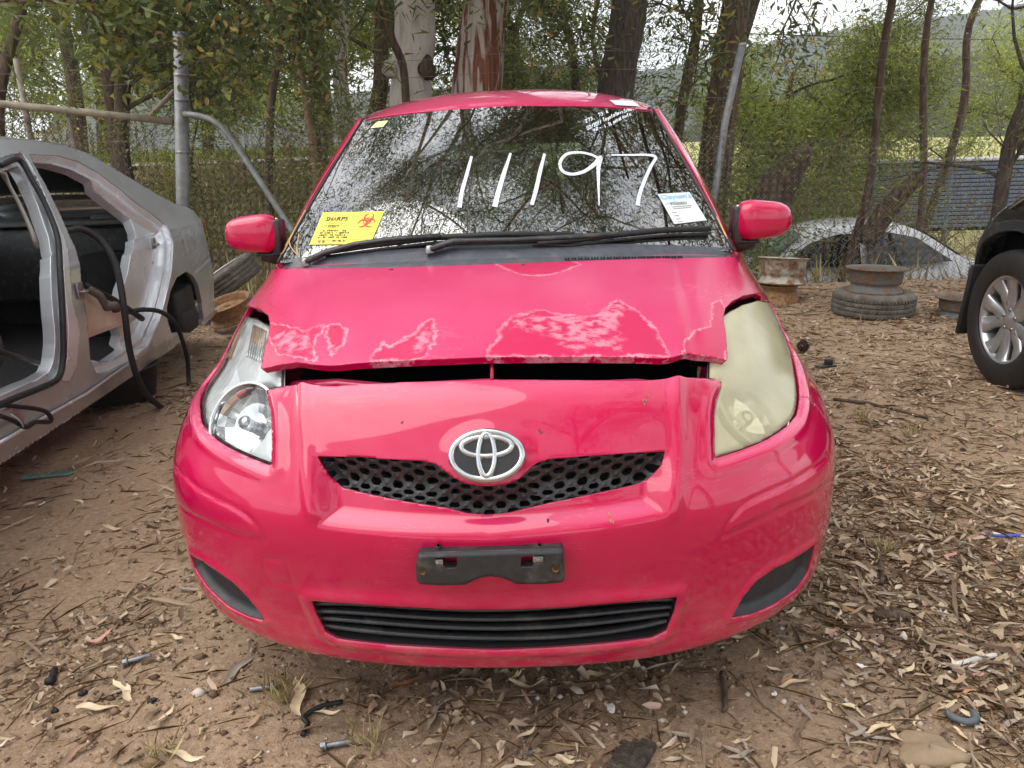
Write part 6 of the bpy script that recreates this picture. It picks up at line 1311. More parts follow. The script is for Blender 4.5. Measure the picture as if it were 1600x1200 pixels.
def flat_leaves(name, pts, lg, wd, seed, lift=.012, curl=.2):
    r_ = np.random.default_rng(seed); n = len(pts); z = terrain(pts[:, 0], pts[:, 1])+r_.random(n)*lift; P = np.column_stack([pts, z]); a_ = r_.random(n)*6.283
    D = np.column_stack([np.cos(a_), np.sin(a_), r_.normal(0, .13, n)]); Nn = np.column_stack([r_.normal(0, .4, n), r_.normal(0, .4, n), np.ones(n)])
    return leaf_mesh(name, P, D, Nn, r_.uniform(*lg, n), r_.uniform(*wd, n), r_.random(n), 0, abs(curl), True)
lr = np.random.default_rng(91)
for k, (n, lg, wd, cu) in enumerate(((8500, (.026, .070), (.009, .019), .16), (9000, (.03, .08), (.005, .013), -.2), (15000, (.010, .034), (.004, .010), .12))):
    o = link('leaf_litter', flat_leaves('leaf_litter', litter_pts(n, lr, 1.05, 8.6), lg, wd, 92+k, .010+.01*(k == 0), cu), M['litter'])
    tag(o, ['dry gum leaves scattered thickly over the yard', 'narrow curled dry leaves mixed through the yard litter', 'broken leaf crumbs strewn over the bare dirt'][k], 'leaf litter', kind='stuff')
# fine needles and stalks
pts = litter_pts(24000, lr, 1.05, 7.5); n = len(pts); a_ = lr.random(n)*6.283; D = np.column_stack([np.cos(a_), np.sin(a_), lr.normal(0, .08, n)])
me = leaf_mesh('needles', np.column_stack([pts, terrain(pts[:, 0], pts[:, 1])+lr.random(n)*.012]), D, np.tile([0, 0, 1.], (n, 1))+lr.normal(0, .4, (n, 3)), lr.uniform(.04, .16, n), np.full(n, .0018), lr.random(n), .3, .1)
M['needle'] = leaf_mat('needle', [(0, lin(96, 72, 52)), (.5, lin(140, 112, 80)), (1, lin(188, 164, 128))], 0, .8, .2); tag(link('needles', me, M['needle']), 'fine brown she-oak needles and stalks over the dirt', 'needles', kind='stuff')
# twigs and bark strips
pts = litter_pts(1500, lr, 1.05, 7.5); n = len(pts); a_ = lr.random(n)*6.283; D = np.column_stack([np.cos(a_), np.sin(a_), lr.normal(0, .05, n)])
me = leaf_mesh('bark_strips', np.column_stack([pts, terrain(pts[:, 0], pts[:, 1])+.004+lr.random(n)*.012]), D, np.tile([0, 0, 1.], (n, 1))+lr.normal(0, .3, (n, 3)), lr.uniform(.09, .26, n), lr.uniform(.005, .013, n), lr.random(n)*.6, 0, .05, True)
tag(link('bark_strips', me, M['litter']), 'thin bark strips and twigs lying through the litter', 'bark', kind='stuff')
# pebbles and clods
pts = np.vstack([litter_pts(9000, lr, 1.0, 4.2), lr.uniform((-1.3, 1.1), (1.2, 2.2), (5000, 2))]); n = len(pts); sz = lr.gamma(2., .0016, n)+.0012
O = np.array([(1, 0, 0), (0, 1, 0), (-1, 0, 0), (0, -1, 0), (0, 0, 1), (0, 0, -1.)]); V = O[None]*sz[:, None, None]*(1+lr.normal(0, .3, (n, 6, 1)))*np.array([1.2, 1, .8]); V += np.column_stack([pts, terrain(pts[:, 0], pts[:, 1])+sz*.25])[:, None]
Fo = np.array([(0, 1, 4), (1, 2, 4), (2, 3, 4), (3, 0, 4), (1, 0, 5), (2, 1, 5), (3, 2, 5), (0, 3, 5)]); F = (np.arange(n)[:, None, None]*6+Fo).reshape(-1, 3)
me = mesh('pebbles', V.reshape(-1, 3), F, True, {'tone': np.repeat(lr.random(n), 6)}); M['pebble'] = leaf_mat('pebble', [(0, lin(92, 72, 58)), (.5, lin(138, 114, 92)), (.9, lin(164, 142, 118)), (1, lin(206, 196, 184))], 0, .95, .1); tag(link('pebbles', me, M['pebble']), 'small clods and pebbles over the bare dirt', 'pebbles', kind='stuff')
# the largest leaves, each one an object
M['leaf_pale'] = simple('pale_tan_leaf', lin(204, 184, 152), .7, 0, .2, 30, .3); M['leaf_brown'] = simple('brown_leaf', lin(138, 110, 86), .75, 0, .25, 30, .3); M['leaf_pink'] = simple('pinkish_leaf', lin(184, 140, 128), .7, 0, .2, 30, .3); M['leaf_grey'] = simple('grey_leaf', lin(150, 138, 124), .8, 0, .2, 30, .3); M['leaf_rust'] = simple('orange_leaf', lin(172, 122, 82), .7, 0, .2, 30, .3)
def big_leaf(r_, L, W_, curl, twist):
    ns = 9; vs = []; bend = r_.uniform(-1.1, 1.1)
    for i in range(ns):
        t = i/(ns-1); w_ = W_*math.sin(math.pi*min(1, t*.92+.06))**.8*(1-.25*t); x = L*(t-.5); y = W_*bend*math.sin(t*3.0)+.25*W_*math.sin(t*9+bend*7); z = .004+curl*L*(2*t-1)**2*.5; tw = twist*(t-.5)
        for s_, h in ((-1, .22), (-.5, .05), (0, 0), (.5, .05), (1, .22)): vs.append((x, y+s_*w_*.5*math.cos(tw), z+h*w_*.7+s_*w_*.5*math.sin(tw)))
    fs = [(i*5+k, i*5+k+1, i*5+6+k, i*5+5+k) for i in range(ns-1) for k in range(4)]; return mesh('fallen_leaf', vs, fs)
br_ = np.random.default_rng(55); variants = {}
for key in ('pale', 'brown', 'pink', 'grey', 'rust'):
    variants[key] = [big_leaf(br_, br_.uniform(.085, .135), br_.uniform(.014, .028), br_.uniform(-.15, .45), br_.uniform(-2.2, 2.2)) for _ in range(4)]
    for me in variants[key]: me.materials.append(M['leaf_'+key])
LAB = {'pale': 'pale tan curled gum leaf lying on the yard floor', 'brown': 'dull brown curled gum leaf lying on the yard floor', 'pink': 'pinkish dry gum leaf lying on the yard floor', 'grey': 'weathered grey gum leaf lying on the yard floor', 'rust': 'orange brown dry gum leaf lying on the yard floor'}
def put_leaf(px, py, key, rz=None, s_=1., v=None):
    p = on_ground(px, py); o = bpy.data.objects.new('fallen_leaf', variants[key][br_.integers(0, 4) if v is None else v]); col.objects.link(o)
    o.location = (p[0], p[1], float(terrain(p[0], p[1]))+.006); o.rotation_euler = (br_.normal()*.15, br_.normal()*.15, br_.uniform(0, 6.28) if rz is None else rz); o.scale = (s_,)*3
    tag(o, LAB[key], 'leaf', {'pale': 'pale leaves', 'brown': 'brown leaves', 'pink': 'pink leaves', 'grey': 'grey leaves', 'rust': 'orange leaves'}[key]+' on the yard floor'); return o
nl = 0
while nl < 210:
    right = br_.random() < .8
    px, py = (br_.uniform(1130, 1600), br_.uniform(560, 1195)) if right else (br_.uniform(0, 1100), br_.uniform(640, 1195))
    if not right and (py < 1060 and px > 300 - (py-900)*.0 and px < 1300): continue
    if 290 < px < 1290 and py < 1060 - abs(px-780)*.32: continue
    put_leaf(px, py, ['pale', 'brown', 'grey', 'pale', 'brown', 'pale', 'grey', 'pale', 'grey', 'brown', 'brown', 'pale', 'pink', 'rust', 'pale', 'grey'][br_.integers(0, 16)], None, br_.uniform(.38, .75)*(1.0 if py > 800 else .95)); nl += 1
for px, py, key, rz, s_ in ((450, 992, 'pink', .5, .95), (468, 1097, 'pale', 1.85, 1.25), (637, 1082, 'rust', .7, .8), (690, 1128, 'grey', 1.2, .9), (150, 1003, 'pink', .6, .9), (195, 1085, 'pale', 2.4, .9), (215, 1072, 'brown', 2.2, .7), (155, 1113, 'pale', 0.1, .8), (370, 1050, 'grey', 1.3, 1.1), (290, 1185, 'pale', -.3, .8), (120, 1180, 'brown', .9, .9)): put_leaf(px, py, key, rz, s_)
# sticks
def stick(pts, rad, label, m='twig', name='stick', cat='stick', n=8):
    P = [gp(*q) + np.array([0, 0, rad*.7]) for q in pts]; b = MB(); Q = catmull(P, 4); r0 = np.random.default_rng(len(label)); b.tube(Q + r0.normal(0, rad*.25, Q.shape), np.linspace(rad, rad*.7, len(Q)), n); return tag(b.build(name, M[m]), label, cat)
stick([(1130, 1060), (1131, 1095), (1132, 1118)], .008, 'short brown stick standing out on bare dirt below the bumper', 'bark_brown')
stick([(1136, 1052), (1185, 1098), (1238, 1140)], .0025, 'long thin stalk beside the short stick below the bumper')
stick([(1386, 1122), (1376, 1160), (1366, 1198)], .006, 'brown twig beside the flat stone'); stick([(1338, 1158), (1376, 1156)], .004, 'small twig crossing the twig beside the flat stone')
stick([(1320, 985), (1390, 998), (1470, 1012)], .006, 'long dark stick among the leaf litter at right', 'bark_brown'); stick([(1370, 1030), (1420, 1060), (1480, 1085)], .005, 'grey stick crossing the litter above the flat stone')
stick([(1545, 1085), (1578, 1080), (1604, 1058)], .009, 'curved pale stick at the right edge'); stick([(1490, 1040), (1530, 1036), (1560, 1028)], .009, 'lichen grey stick left of the curved pale stick', 'bark_white')
stick([(1300, 626), (1370, 637), (1450, 656)], .010, 'long stick lying across the litter between the two cars', 'bark_brown'); stick([(1340, 838), (1372, 870), (1380, 915)], .010, 'bent brown stick right of the bumper corner', 'bark_brown')
stick([(1000, 1040), (1060, 1050), (1115, 1056)], .006, 'stick half under the lower bumper edge', 'bark_brown'); stick([(780, 1140), (830, 1128), (872, 1105)], .0025, 'thin stalk on the dirt below the number plate bracket')
stick([(80, 1076), (88, 1050)], .011, 'stubby charred stick at lower left', 'rubber'); stick([(20, 930), (60, 912)], .006, 'small twig at the left edge', 'bark_brown')
stick([(1536, 836), (1570, 837), (1604, 836)], .006, 'thin bright blue stick at the right edge', 'twig').data.materials[0] = simple('blue_plastic', lin(52, 84, 190), .4, 0, .1)
# bolts
def bolt(px, py, ang, L, label):
    p = gp(px, py); t = empty('bolt', p+np.array([0, 0, .010]), ang, label, 'bolt', 'steel bolts on the dirt'); My = Matrix.Rotation(math.pi/2, 4, 'Y')
    MB().lathe([(0, 0), (.0055, 0), (.006, .004), (.006, L-.004), (.0045, L), (0, L)], 14, My).build('shank', M['zinc'], t)
    MB().lathe([(0, -.011), (.0085, -.011), (.0095, -.009), (.0095, 0), (.0, 0)], 6, My).build('hex_head', M['zinc'], t, smooth=False); MB().lathe([(0, -.002), (.0125, -.002), (.0125, .001), (0, .001)], 20, My).build('flange', M['zinc'], t)
M['zinc'] = simple('dull_zinc', lin(136, 140, 144), .45, .7, .2, 60, .2)
bolt(200, 1042, R(28), .058, 'grey flanged bolt at lower left, head pointing left'); bolt(428, 1083, R(192), .055, 'grey flanged bolt nearest the bumper corner, head pointing right'); bolt(510, 1176, R(12), .06, 'grey bolt at the bottom edge below the bumper')
# odds and ends
p = [gp(474, 1158), gp(482, 1140), gp(476, 1130), gp(500, 1115), gp(536, 1104)]
tag(MB().tube(catmull([q+np.array([0, 0, .008]) for q in p], 6), .006, 8).build('hose_piece', M['rubber']), 'bent black piece of cable at lower left of the bumper', 'cable')
p = gp(1505, 1132); b = MB(); b.tube(catmull([p+np.array(q) for q in ((-.028, .020, .014), (-.022, .002, .012), (.0, -.012, .012), (.024, -.004, .012), (.030, .018, .014))], 5), .0085, 10); tag(b.build('rubber_grommet', simple('grey_rubber', lin(84, 90, 94), .6, 0, .2, 50)), 'grey C-shaped rubber piece at lower right', 'rubber piece')
def rock(px, py, s_, label, m, seed, cat='stone', name='stone'):
    r0 = np.random.default_rng(seed); b = MB(); nU, nV = 20, 12; vs = []
    for i in range(nV+1):
        for j in range(nU):
            a1, a2 = 2*math.pi*j/nU, -math.pi/2+math.pi*i/nV; d = np.array([math.cos(a2)*math.cos(a1), math.cos(a2)*math.sin(a1), math.sin(a2)]); k = 1+.16*math.sin(3*a1+seed)+.1*math.sin(5*a1+2*a2+seed)
            vs.append(np.sign(d)*np.abs(d)**.75*np.array(s_)*k)
    b.add(vs, [(i*nU+j, i*nU+(j+1) % nU, (i+1)*nU+(j+1) % nU, (i+1)*nU+j) for i in range(nV) for j in range(nU)]); o = b.build(name, m); o.location = gp(px, py)+np.array([0, 0, s_[2]*.3]); return tag(o, label, cat)
M['stone'] = simple('stone', lin(142, 122, 98), .9, 0, .2, 14, .5, dirt=(*lin(108, 92, 76)[:3], .6))
rock(1450, 1180, (.065, .05, .018), 'flat brown stone at the bottom right', M['stone'], 3); rock(1305, 1058, (.03, .02, .012), 'round clod of earth below the litter right of the bumper', M['stone'], 4)
rock(98, 1010, (.010, .012, .010), 'small tan pebble at lower left', M['stone'], 5); rock(238, 1100, (.011, .009, .007), 'small black lump beside the lower left leaf', M['rubber'], 6, 'lump', 'black_lump'); rock(130, 1087, (.010, .009, .008), 'black lump right of the charred stick', M['rubber'], 7, 'lump', 'black_lump'); rock(86, 1114, (.008, .008, .007), 'tiny black lump below the charred stick', M['rubber'], 8, 'lump', 'black_lump'); rock(1590, 1112, (.010, .009, .008), 'black nut at the right edge below the curved stick', M['rubber'], 9, 'lump', 'black_lump')
rock(1392, 968, (.045, .022, .02), 'curved brown piece of bark in the litter at right', M['bark_brown'], 10, 'bark', 'bark_piece')
m = M['bark_grey']; p = gp(985, 1196)
for k, (dx, dy, a_) in enumerate(((-.022, 0, .5), (.018, .004, .58))): tag(MB().box(p+np.array([dx, dy, .012]), (.036, .11, .024), Matrix.Rotation(-a_, 3, 'Z')).build('wood_chunk', m, bevel=.005), ['left half of the split grey wood chunk at the bottom edge', 'right half of the split grey wood chunk at the bottom edge'][k], 'wood')
M['paper'] = simple('scrap_paper', lin(226, 224, 220), .8, 0, .08, 50, .3)
def scrap(px, py, s_, label, seed, m='paper'):
    r0 = np.random.default_rng(seed); p = gp(px, py); n = 9; vs = [(0, 0, .008)]+[(s_*r0.uniform(.5, 1)*math.cos(2*math.pi*k/n), s_*.55*r0.uniform(.5, 1)*math.sin(2*math.pi*k/n), .004+r0.random()*.006) for k in range(n)]; o = MB().add(vs, [(0, 1+k, 1+(k+1) % n) for k in range(n)]).build('paper_scrap', M[m], smooth=False); o.location = p; o.rotation_euler = (0, 0, r0.random()*6); tag(o, label, 'paper')
scrap(955, 1115, .024, 'white flaky scrap on bare dirt below the bumper', 1); scrap(1210, 1092, .014, 'white torn scrap right of the short stick', 2); scrap(65, 788, .028, 'pale cream scrap beside the silver sedan at left', 3); scrap(1345, 1045, .016, 'white speckled scrap among the leaves at right', 4)
p = gp(828, 1180); tag(MB().box(p+np.array([0, 0, .004]), (.042, .012, .004), Matrix.Rotation(.35, 3, 'Z')).build('slate_chip', simple('slate_chip', lin(96, 100, 104), .6)), 'dark grey flat chip on the dirt at the bottom', 'chip'); 
# pine cone
p = gp(1254, 552); b = MB()
for i in range(60):
    t = i/60; a_ = i*2.399; r0 = .034*math.sin(math.pi*(t*.85+.12)); d = Vector((math.cos(a_), math.sin(a_), .5)); q = p+np.array([math.cos(a_)*r0, math.sin(a_)*r0, .012+.075*t]); b.box(q, (.016, .014, .006), d.to_track_quat('X', 'Z').to_matrix())
tag(b.build('pine_cone', simple('pine_cone', lin(62, 44, 36), .85, 0, .25, 50), smooth=False), 'dark brown pine cone on the ground behind the yellowed headlight', 'pine cone')
p = gp(1290, 572); tag(MB().box(p+np.array([0, 0, .008]), (.13, .05, .012), Matrix.Rotation(.3, 3, 'Z')).box(p+np.array([.02, .01, .03]), (.05, .02, .04)).build('plastic_bracket', M['black_plastic'], bevel=.004), 'broken black plastic bracket in the litter behind the right headlight', 'plastic part')
p = gp(75, 745); tag(MB().box(p+np.array([0, 0, .008]), (.20, .05, .008), Matrix.Rotation(.2, 3, 'Z')).build('glass_shards', simple('green_glass', lin(110, 136, 126), .25, 0, .3, 120, .6), bevel=.003), 'patch of greenish crushed glass by the silver sedan', 'glass')
# straw tufts in the yard
tf = np.array([on_ground(*q)[:2] for q in ((440, 1100), (575, 1172), (1350, 660), (1425, 680), (1060, 880), (1380, 860), (450, 1090), (240, 1190))]); pts = np.repeat(tf, 26, 0)+lr.normal(0, .018, (len(tf)*26, 2)); grass('straw_tufts', pts, .03, .09, .0028, 'straw', 84, 'wispy straw tufts growing from the yard floor')
# ================================================================ STICKERS AND WRITING ON THE GLASS
def chalk_mat():
    m = Mt('paint_marker'); m.set(Base_Color=lin(216, 219, 226), Roughness=.7); tr = m.n.new('ShaderNodeBsdfTransparent'); mx_ = m.n.new('ShaderNodeMixShader')
    m.l.new(m.ramp(m.noise(150, 4, .7, stretch=(6, .6, .6)), [(.36, .25), (.50, 1)]), mx_.inputs[0]); m.l.new(tr.outputs[0], mx_.inputs[1]); m.l.new(m.p.outputs[0], mx_.inputs[2]); m.l.new(mx_.outputs[0], m.o.inputs[0]); return m.m
M['chalk'] = chalk_mat(); M['sticker_yellow'] = simple('yellow_sticker', lin(226, 212, 70), .5, 0, .04, 20); M['sticker_white'] = simple('white_sticker', lin(206, 210, 210), .5, 0, .03, 20)
M['ink_black'] = simple('black_ink', lin(40, 38, 32), .6); M['ink_red'] = simple('red_ink', lin(214, 62, 48), .6); M['ink_blue'] = simple('blue_ink', lin(120, 178, 214), .6); M['ink_grey'] = simple('grey_ink', lin(120, 118, 112), .6)
def wpt(px, py, off): return Vector(wsp(px, py, off))
def ribbon(mb, pts, wpx, off=.0022):
    """a flat brush stroke laid on the glass: points and widths in photograph pixels"""
    P = np.array(pts, float); w_ = np.interp(np.linspace(0, 1, len(P)), np.linspace(0, 1, len(wpx)), wpx) if hasattr(wpx, '__len__') else np.full(len(P), wpx); T = np.gradient(P, axis=0); T /= np.maximum(np.linalg.norm(T, axis=1, keepdims=True), 1e-6); Nn = np.stack([-T[:, 1], T[:, 0]], 1)
    vs = []
    for p, n, q in zip(P, Nn, w_): vs += [wpt(*(p-n*q/2), off), wpt(*(p+n*q/2), off)]
    mb.add(vs, [(2*i, 2*i+1, 2*i+3, 2*i+2) for i in range(len(P)-1)])
for k, (pts, wp) in enumerate((([(737, 245), (729, 275), (722, 300), (718, 325)], [4, 5.5, 6, 7]), ([(798, 240), (788, 270), (779, 300), (773, 324)], [3.5, 6.5, 7.5, 8.5]), ([(851, 241), (844, 268), (838, 295), (831, 321)], [4, 6, 6.5, 6]),
        ([(937, 250), (925, 243), (905, 239), (885, 242), (875, 255), (879, 268), (893, 273), (912, 269), (928, 258), (938, 247), (935, 262), (935, 290), (936, 322)], [4, 3.5, 3.5, 4.5, 5, 4.5, 4.5, 5, 6.5, 7, 6.5, 4, 1.5]), ([(955, 243), (985, 243), (1012, 243), (1024, 247), (1016, 262), (1006, 285), (999, 305), (996, 322)], [2, 3, 3.5, 4.5, 5, 5.5, 6, 6.5]))):
    b = MB(); ribbon(b, catmull(pts, 6), wp); b.build('painted_digit', M['chalk'], wsc)
# small handwriting at the top: strokes of each glyph on a sloped baseline
GL = {'0': [[(0, .5), (.1, .95), (.5, 1), (.6, .5), (.5, 0), (.1, .05), (0, .5)]], '1': [[(.3, 1), (.25, 0)]], '2': [[(0, .8), (.3, 1), (.6, .8), (.1, .1), (.6, .05)]], '3': [[(0, .95), (.5, .95), (.25, .55), (.55, .3), (.2, 0), (0, .1)]], '4': [[(.1, 1), (0, .45), (.6, .5)], [(.5, .9), (.4, 0)]], '5': [[(.6, 1), (.1, 1), (.05, .6), (.5, .55), (.5, .1), (0, 0)]], '7': [[(0, .95), (.6, 1), (.25, 0)]], '/': [[(.6, 1), (0, 0)]], '-': [[(.1, .5), (.5, .5)]], 'R': [[(.05, 0), (.1, 1), (.5, .9), (.45, .6), (.1, .5), (.6, 0)]], '.': [[(.2, .05), (.3, .0)]], ',': [[(.25, .1), (.15, -.15)]], 'L': [[(.1, 1), (.05, 0), (.55, .05)]], 'l': [[(.2, 1), (.15, .05), (.35, .0)]], 'p': [[(.1, .6), (0, -.3)], [(.05, .5), (.4, .65), (.45, .3), (.05, .15)]], 'e': [[(.05, .3), (.5, .4), (.3, .65), (.05, .4), (.1, .05), (.5, .1)]], 't': [[(.25, 1), (.2, .05), (.45, .05)], [(0, .65), (.5, .7)]], 'r': [[(.1, .6), (.08, 0)], [(.08, .4), (.4, .65)]], 'o': [[(.3, .6), (.05, .4), (.1, .05), (.4, .05), (.5, .4), (.3, .6)]], 'a': [[(.5, .55), (.2, .65), (.02, .3), (.2, 0), (.48, .3), (.5, .6), (.52, .05)]], 'u': [[(.05, .6), (.1, .05), (.4, .05), (.5, .6), (.5, 0)]], 'y': [[(.05, .6), (.2, .15), (.5, .2)], [(.55, .6), (.4, -.1), (.1, -.3)]], 'T': [[(0, 1), (.6, 1)], [(.3, 1), (.25, 0)]], 'Y': [[(0, 1), (.3, .5), (.6, 1)], [(.3, .5), (.25, 0)]], 'i': [[(.2, .6), (.18, 0)]], 's': [[(.5, .6), (.1, .5), (.45, .2), (.05, 0)]], 'S': [[(.6, .95), (.2, 1), (.1, .65), (.5, .4), (.4, .05), (0, .05)]], 'H': [[(.05, 1), (.05, 0)], [(.55, 1), (.5, 0)], [(.05, .5), (.55, .5)]], 'h': [[(.1, 1), (.05, 0)], [(.05, .4), (.35, .6), (.45, 0)]], 'k': [[(.1, 1), (.05, 0)], [(.45, .6), (.1, .3), (.5, 0)]], 'm': [[(0, 0), (.05, .6), (.25, .5), (.25, 0)], [(.25, .5), (.5, .6), (.55, 0)]], 'c': [[(.5, .55), (.15, .6), (.05, .2), (.45, .05)]]}
def scribble(mb, text, x0, y0, x1, y1, hgt, wpx, slant=.15, m_=None):
    n = len(text); dx, dy = (x1-x0)/n, (y1-y0)/n; L_ = math.hypot(x1-x0, y1-y0); ex_, ey_ = (x1-x0)/L_, (y1-y0)/L_; ux, uy = ey_+slant*ex_, -ex_+slant*ey_
    for i, ch in enumerate(text):
        for st_ in GL.get(ch, []):
            P = [(x0+dx*(i+a_*1.25)+ux*hgt*v_, y0+dy*(i+a_*1.25)+uy*hgt*v_) for a_, v_ in st_]; ribbon(mb, catmull(P, 2) if len(P) > 2 else P, wpx)
for ln in (('273,973 k', 915, 193, 952, 176, 5), ('02/2011', 918, 204, 941, 193, 5.5), ('Toyota', 943, 191, 962, 182, 5.5), ('Yaris', 962, 182, 974, 177, 5.5), ('S/Hatch', 975, 177, 998, 170, 5), ('4R-', 927, 207, 941, 202, 5), ('1.3L', 945, 201, 957, 195, 5), ('petrol', 959, 194, 972, 187, 5), ('auto', 973, 186, 987, 180, 5)):
    b = MB(); scribble(b, *ln, 1.15); b.build('handwriting', M['chalk'], wsc, smooth=False)
# stickers: sheets that follow the glass
def sheet(name, quad, m, label=None, cat=None, off=.0022, n=8, surf=None, parent=None):
    q = np.array(quad, float); vs = []
    for i in range(n+1):
        for j in range(n+1):
            u, v = j/n, i/n; p = q[0]*(1-u)*(1-v)+q[1]*u*(1-v)+q[2]*u*v+q[3]*(1-u)*v
            vs.append(wpt(*p, off) if surf is None else surf(*p))
    o = MB().add(vs, [(i*(n+1)+j, i*(n+1)+j+1, (i+1)*(n+1)+j+1, (i+1)*(n+1)+j) for i in range(n) for j in range(n)]).build(name, m, parent or wsc)
    if label: o['label'] = label
    return o
Q1 = [(505, 333), (601, 331), (579, 382), (484, 383)]; Q2 = [(1027, 304), (1077, 301), (1104, 345), (1053, 351)]
s1 = sheet('yellow_sharps_sticker', Q1, M['sticker_yellow'], 'yellow sharps warning sticker with a red biohazard sign'); s2 = sheet('white_pass_sticker', Q2, M['sticker_white'], 'white inspection sticker with blue heading')
sheet('small_yellow_label', [(590, 191), (607, 189), (599, 199), (579, 201)], simple('small_label', lin(226, 222, 150), .6, 0, .1, 90), 'small pale yellow label in the upper corner')
sheet('tint_patch', [(590, 182), (638, 178), (612, 200), (566, 208)], simple('grey_label', lin(128, 138, 136), .5, 0, .08, 30), None, None, -.001)
def bil(q, u, v): q = np.array(q, float); return tuple(q[0]*(1-u)*(1-v)+q[1]*u*(1-v)+q[2]*u*v+q[3]*(1-u)*v)
def text_on(q, txt, u0, v0, u1, hgt, m, parent, name='lettering', wt=.16, off=.0034):
    """lettering from the built-in font, mapped onto the sheet's surface"""
    cu = bpy.data.curves.new(name, 'FONT'); cu.body = txt; cu.size = 1.; cu.offset = .02; cu.resolution_u = 3; o = bpy.data.objects.new(name, cu); col.objects.link(o); dg = bpy.context.evaluated_depsgraph_get(); me = bpy.data.meshes.new_from_object(o.evaluated_get(dg)); bpy.data.objects.remove(o); bpy.data.curves.remove(cu)
    V = np.array([v.co[:] for v in me.vertices]); x0, x1 = V[:, 0].min(), V[:, 0].max(); y1 = V[:, 1].max(); y0 = 0.
    vs = [wpt(*bil(q, u0+(x-x0)/(x1-x0)*(u1-u0), v0-(y-y0)/(y1-y0)*hgt), off) for x, y, _ in V]; fs = [tuple(p.vertices) for p in me.polygons]; bpy.data.meshes.remove(me)
    return MB().add(vs, fs).build(name, m, parent, smooth=False)
def line_on(q, u0, v0, u1, v1, wpx, m, parent, name='printed_line', off=.0034):
    b = MB(); ribbon(b, [bil(q, u0, v0), bil(q, (u0+u1)/2, (v0+v1)/2), bil(q, u1, v1)], wpx, off); return b.build(name, m, parent, smooth=False)
text_on(Q1, 'SH', .10, .27, .21, .12, M['ink_black'], s1); text_on(Q1, 'A', .215, .27, .275, .12, M['ink_red'], s1); text_on(Q1, 'RPS', .28, .27, .46, .12, M['ink_black'], s1)
def scr_on(q, txt, u0, v0, u1, hpx, m, parent, wpx=.9):
    b = MB(); a_, c_ = bil(q, u0, v0), bil(q, u1, v0); global ribbon_off; P0 = len(b.v)
    scribble(b, txt, a_[0], a_[1], c_[0], c_[1], hpx, wpx, .3)
    if b.v: o = b.build('handwriting', m, parent, smooth=False); o.location = tuple(np.array([0, -.0006, .0011]))
for txt, u0, v0, u1 in (('- 273517', .13, .48, .36), ('no sharps found', .10, .60, .58), ('at time of inspection', .10, .67, .60), ('seats to cushion', .10, .74, .56), ('under seat so room', .10, .81, .58)): scr_on(Q1, txt, u0, v0, u1, 3.2, M['ink_black'], s1, .8)
scr_on(Q1, '12.25', .12, .95, .24, 3, M['ink_black'], s1, .8); scr_on(Q1, '24.10.21', .36, .93, .58, 3, M['ink_black'], s1, .8)
for v in (.10, .36, .885): line_on(Q1, .08 if v > .3 else .2, v, .5, v, .5, M['ink_grey'], s1)
for v in (.56, .63, .70, .78, .86): line_on(Q1, .66, v, .93, v, .45, M['ink_grey'], s1)
line_on(Q1, .10, .41, .60, .41, .5, M['ink_grey'], s1); line_on(Q1, .62, .41, .62, .86, .5, M['ink_grey'], s1)
# biohazard sign: three open rings round a centre
bc = (.79, .30); b = MB()
def bz(du, dv): return bil(Q1, bc[0]+du*.16, bc[1]+dv*.27)
for k in range(3):
    a0 = -math.pi/2+k*2*math.pi/3; cx, cy = .48*math.cos(a0), .48*math.sin(a0)
    ribbon(b, [bz(cx+.42*math.cos(a0+t), cy+.42*math.sin(a0+t)) for t in np.linspace(.42, 2*math.pi-.42, 26)], [1., 2.2, 3.4, 3.4, 2.2, 1.], .0034)
ribbon(b, [bz(.36*math.cos(t), .36*math.sin(t)) for t in np.linspace(0, 2*math.pi, 24)], 1.3, .0036)
b.build('biohazard_sign', M['ink_red'], s1, smooth=False)
text_on(Q2, "Clayton's", .03, .19, .97, .145, M['ink_blue'], s2); line_on(Q2, .05, .36, .42, .28, 1.2, M['ink_blue'], s2)
text_on(Q2, 'PASSED', .22, .40, .72, .085, M['ink_grey'], s2)
for u0, v, u1 in ((.2, .46, .82), (.2, .52, .76), (.12, .64, .26), (.12, .75, .28), (.12, .86, .26), (.12, .95, .30), (.55, .60, .58), (.78, .59, .80)): line_on(Q2, u0, v, u1, v, .7, M['ink_grey'], s2)
# paper on the roof
def roofpt(px, py):
    h = roof.hit(px, py); p = h[0] if h[0] is not None else Vector(cat_y(px, py, 1.75)); return Vector(p)+Vector((0, -.002, .004))
sheet('paper_slip', [(952, 158), (988, 159), (1000, 168), (962, 166)], M['sticker_white'], None, None, surf=roofpt, parent=rfo)
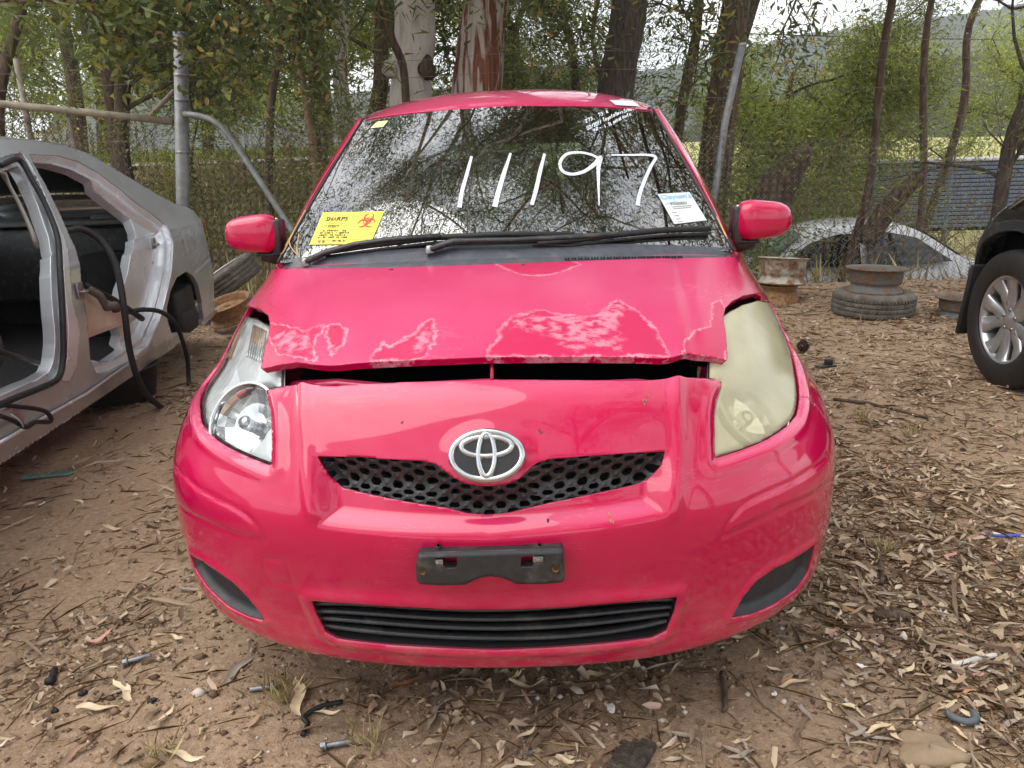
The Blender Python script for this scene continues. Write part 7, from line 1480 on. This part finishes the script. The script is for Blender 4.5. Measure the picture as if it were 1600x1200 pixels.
# dry stalks caught in the windscreen corners
SK = simple('dry_stalk', lin(196, 160, 104), .8)
for k, (pts, nm) in enumerate((([(477, 333), (469, 338), (458, 360), (445, 388)], 'dry tan stalk lying up the left windscreen edge'), ([(470, 336), (462, 358), (448, 395), (441, 400)], 'second dry stalk beside the left windscreen pillar'), ([(448, 373), (456, 388), (466, 402)], 'short stalk crossing at the left windscreen corner'), ([(470, 370), (467, 390), (467, 412)], 'upright stalk standing on the scuttle at left'), ([(1122, 340), (1128, 355), (1134, 378)], 'orange stalk in the right windscreen corner'), ([(1124, 345), (1126, 362), (1131, 374)], 'short orange stalk beside the right pillar'), ([(676, 372), (690, 372), (712, 370)], 'tan needles lying on the left wiper blade'))):
    P = [w2 for w2 in car2w([np.array(wpt(*p, .012)) for p in pts])]; tag(MB().tube(catmull(P, 4), .0016, 5).build('dry_stalk', SK), nm, 'stalk')
# bird lime and squashed leaf bits on the paint
def onpaint(px, py, off=.0015):
    P, n = st_eval(base, [base.st(px, py)]); return Vector(P[0]+n[0]*off), n[0]
r0 = np.random.default_rng(3)
for px, py, s_, mm, lab in ((1007, 628, 3.2, 'leaf_brown', 'brown leaf fleck stuck on the right of the nose'), (957, 812, 3, 'leaf_rust', 'tan leaf fleck on the bumper shelf below the grille'), (843, 672, 2, 'rubber', 'dark speck on the nose right of the badge'), (857, 810, 2, 'rubber', 'dark sliver on the bumper shelf'), (629, 661, 1.4, 'rubber', 'tiny dark speck left of the badge')):
    b = MB()
    for q in range(4):
        cx, cy = px+r0.normal()*s_*.8, py+r0.normal()*s_*1.2; vs = [onpaint(cx+s_*.7*r0.uniform(.5, 1)*math.cos(t), cy+s_*r0.uniform(.5, 1)*math.sin(t))[0] for t in np.linspace(0, 5.5, 6)]; b.add(vs, [tuple(range(6))])
    b.v = [tuple(v) for v in car2w(b.v)]; tag(b.build('leaf_fleck', M[mm], smooth=False), lab, 'fleck')
# ================================================================ AIR
m = bpy.data.materials.new('haze'); m.use_nodes = True; n_ = m.node_tree.nodes; n_.remove(n_['Principled BSDF']); pv = n_.new('ShaderNodeVolumePrincipled'); pv.inputs['Color'].default_value = (.92, .95, 1, 1); pv.inputs['Density'].default_value = .0010; pv.inputs['Anisotropy'].default_value = .2
m.node_tree.links.new(pv.outputs[0], n_['Material Output'].inputs['Volume'])
hb = MB().box((0, 160, 31), (900, 520, 74)); tag(hb.build('haze', m, smooth=False), kind='stuff')
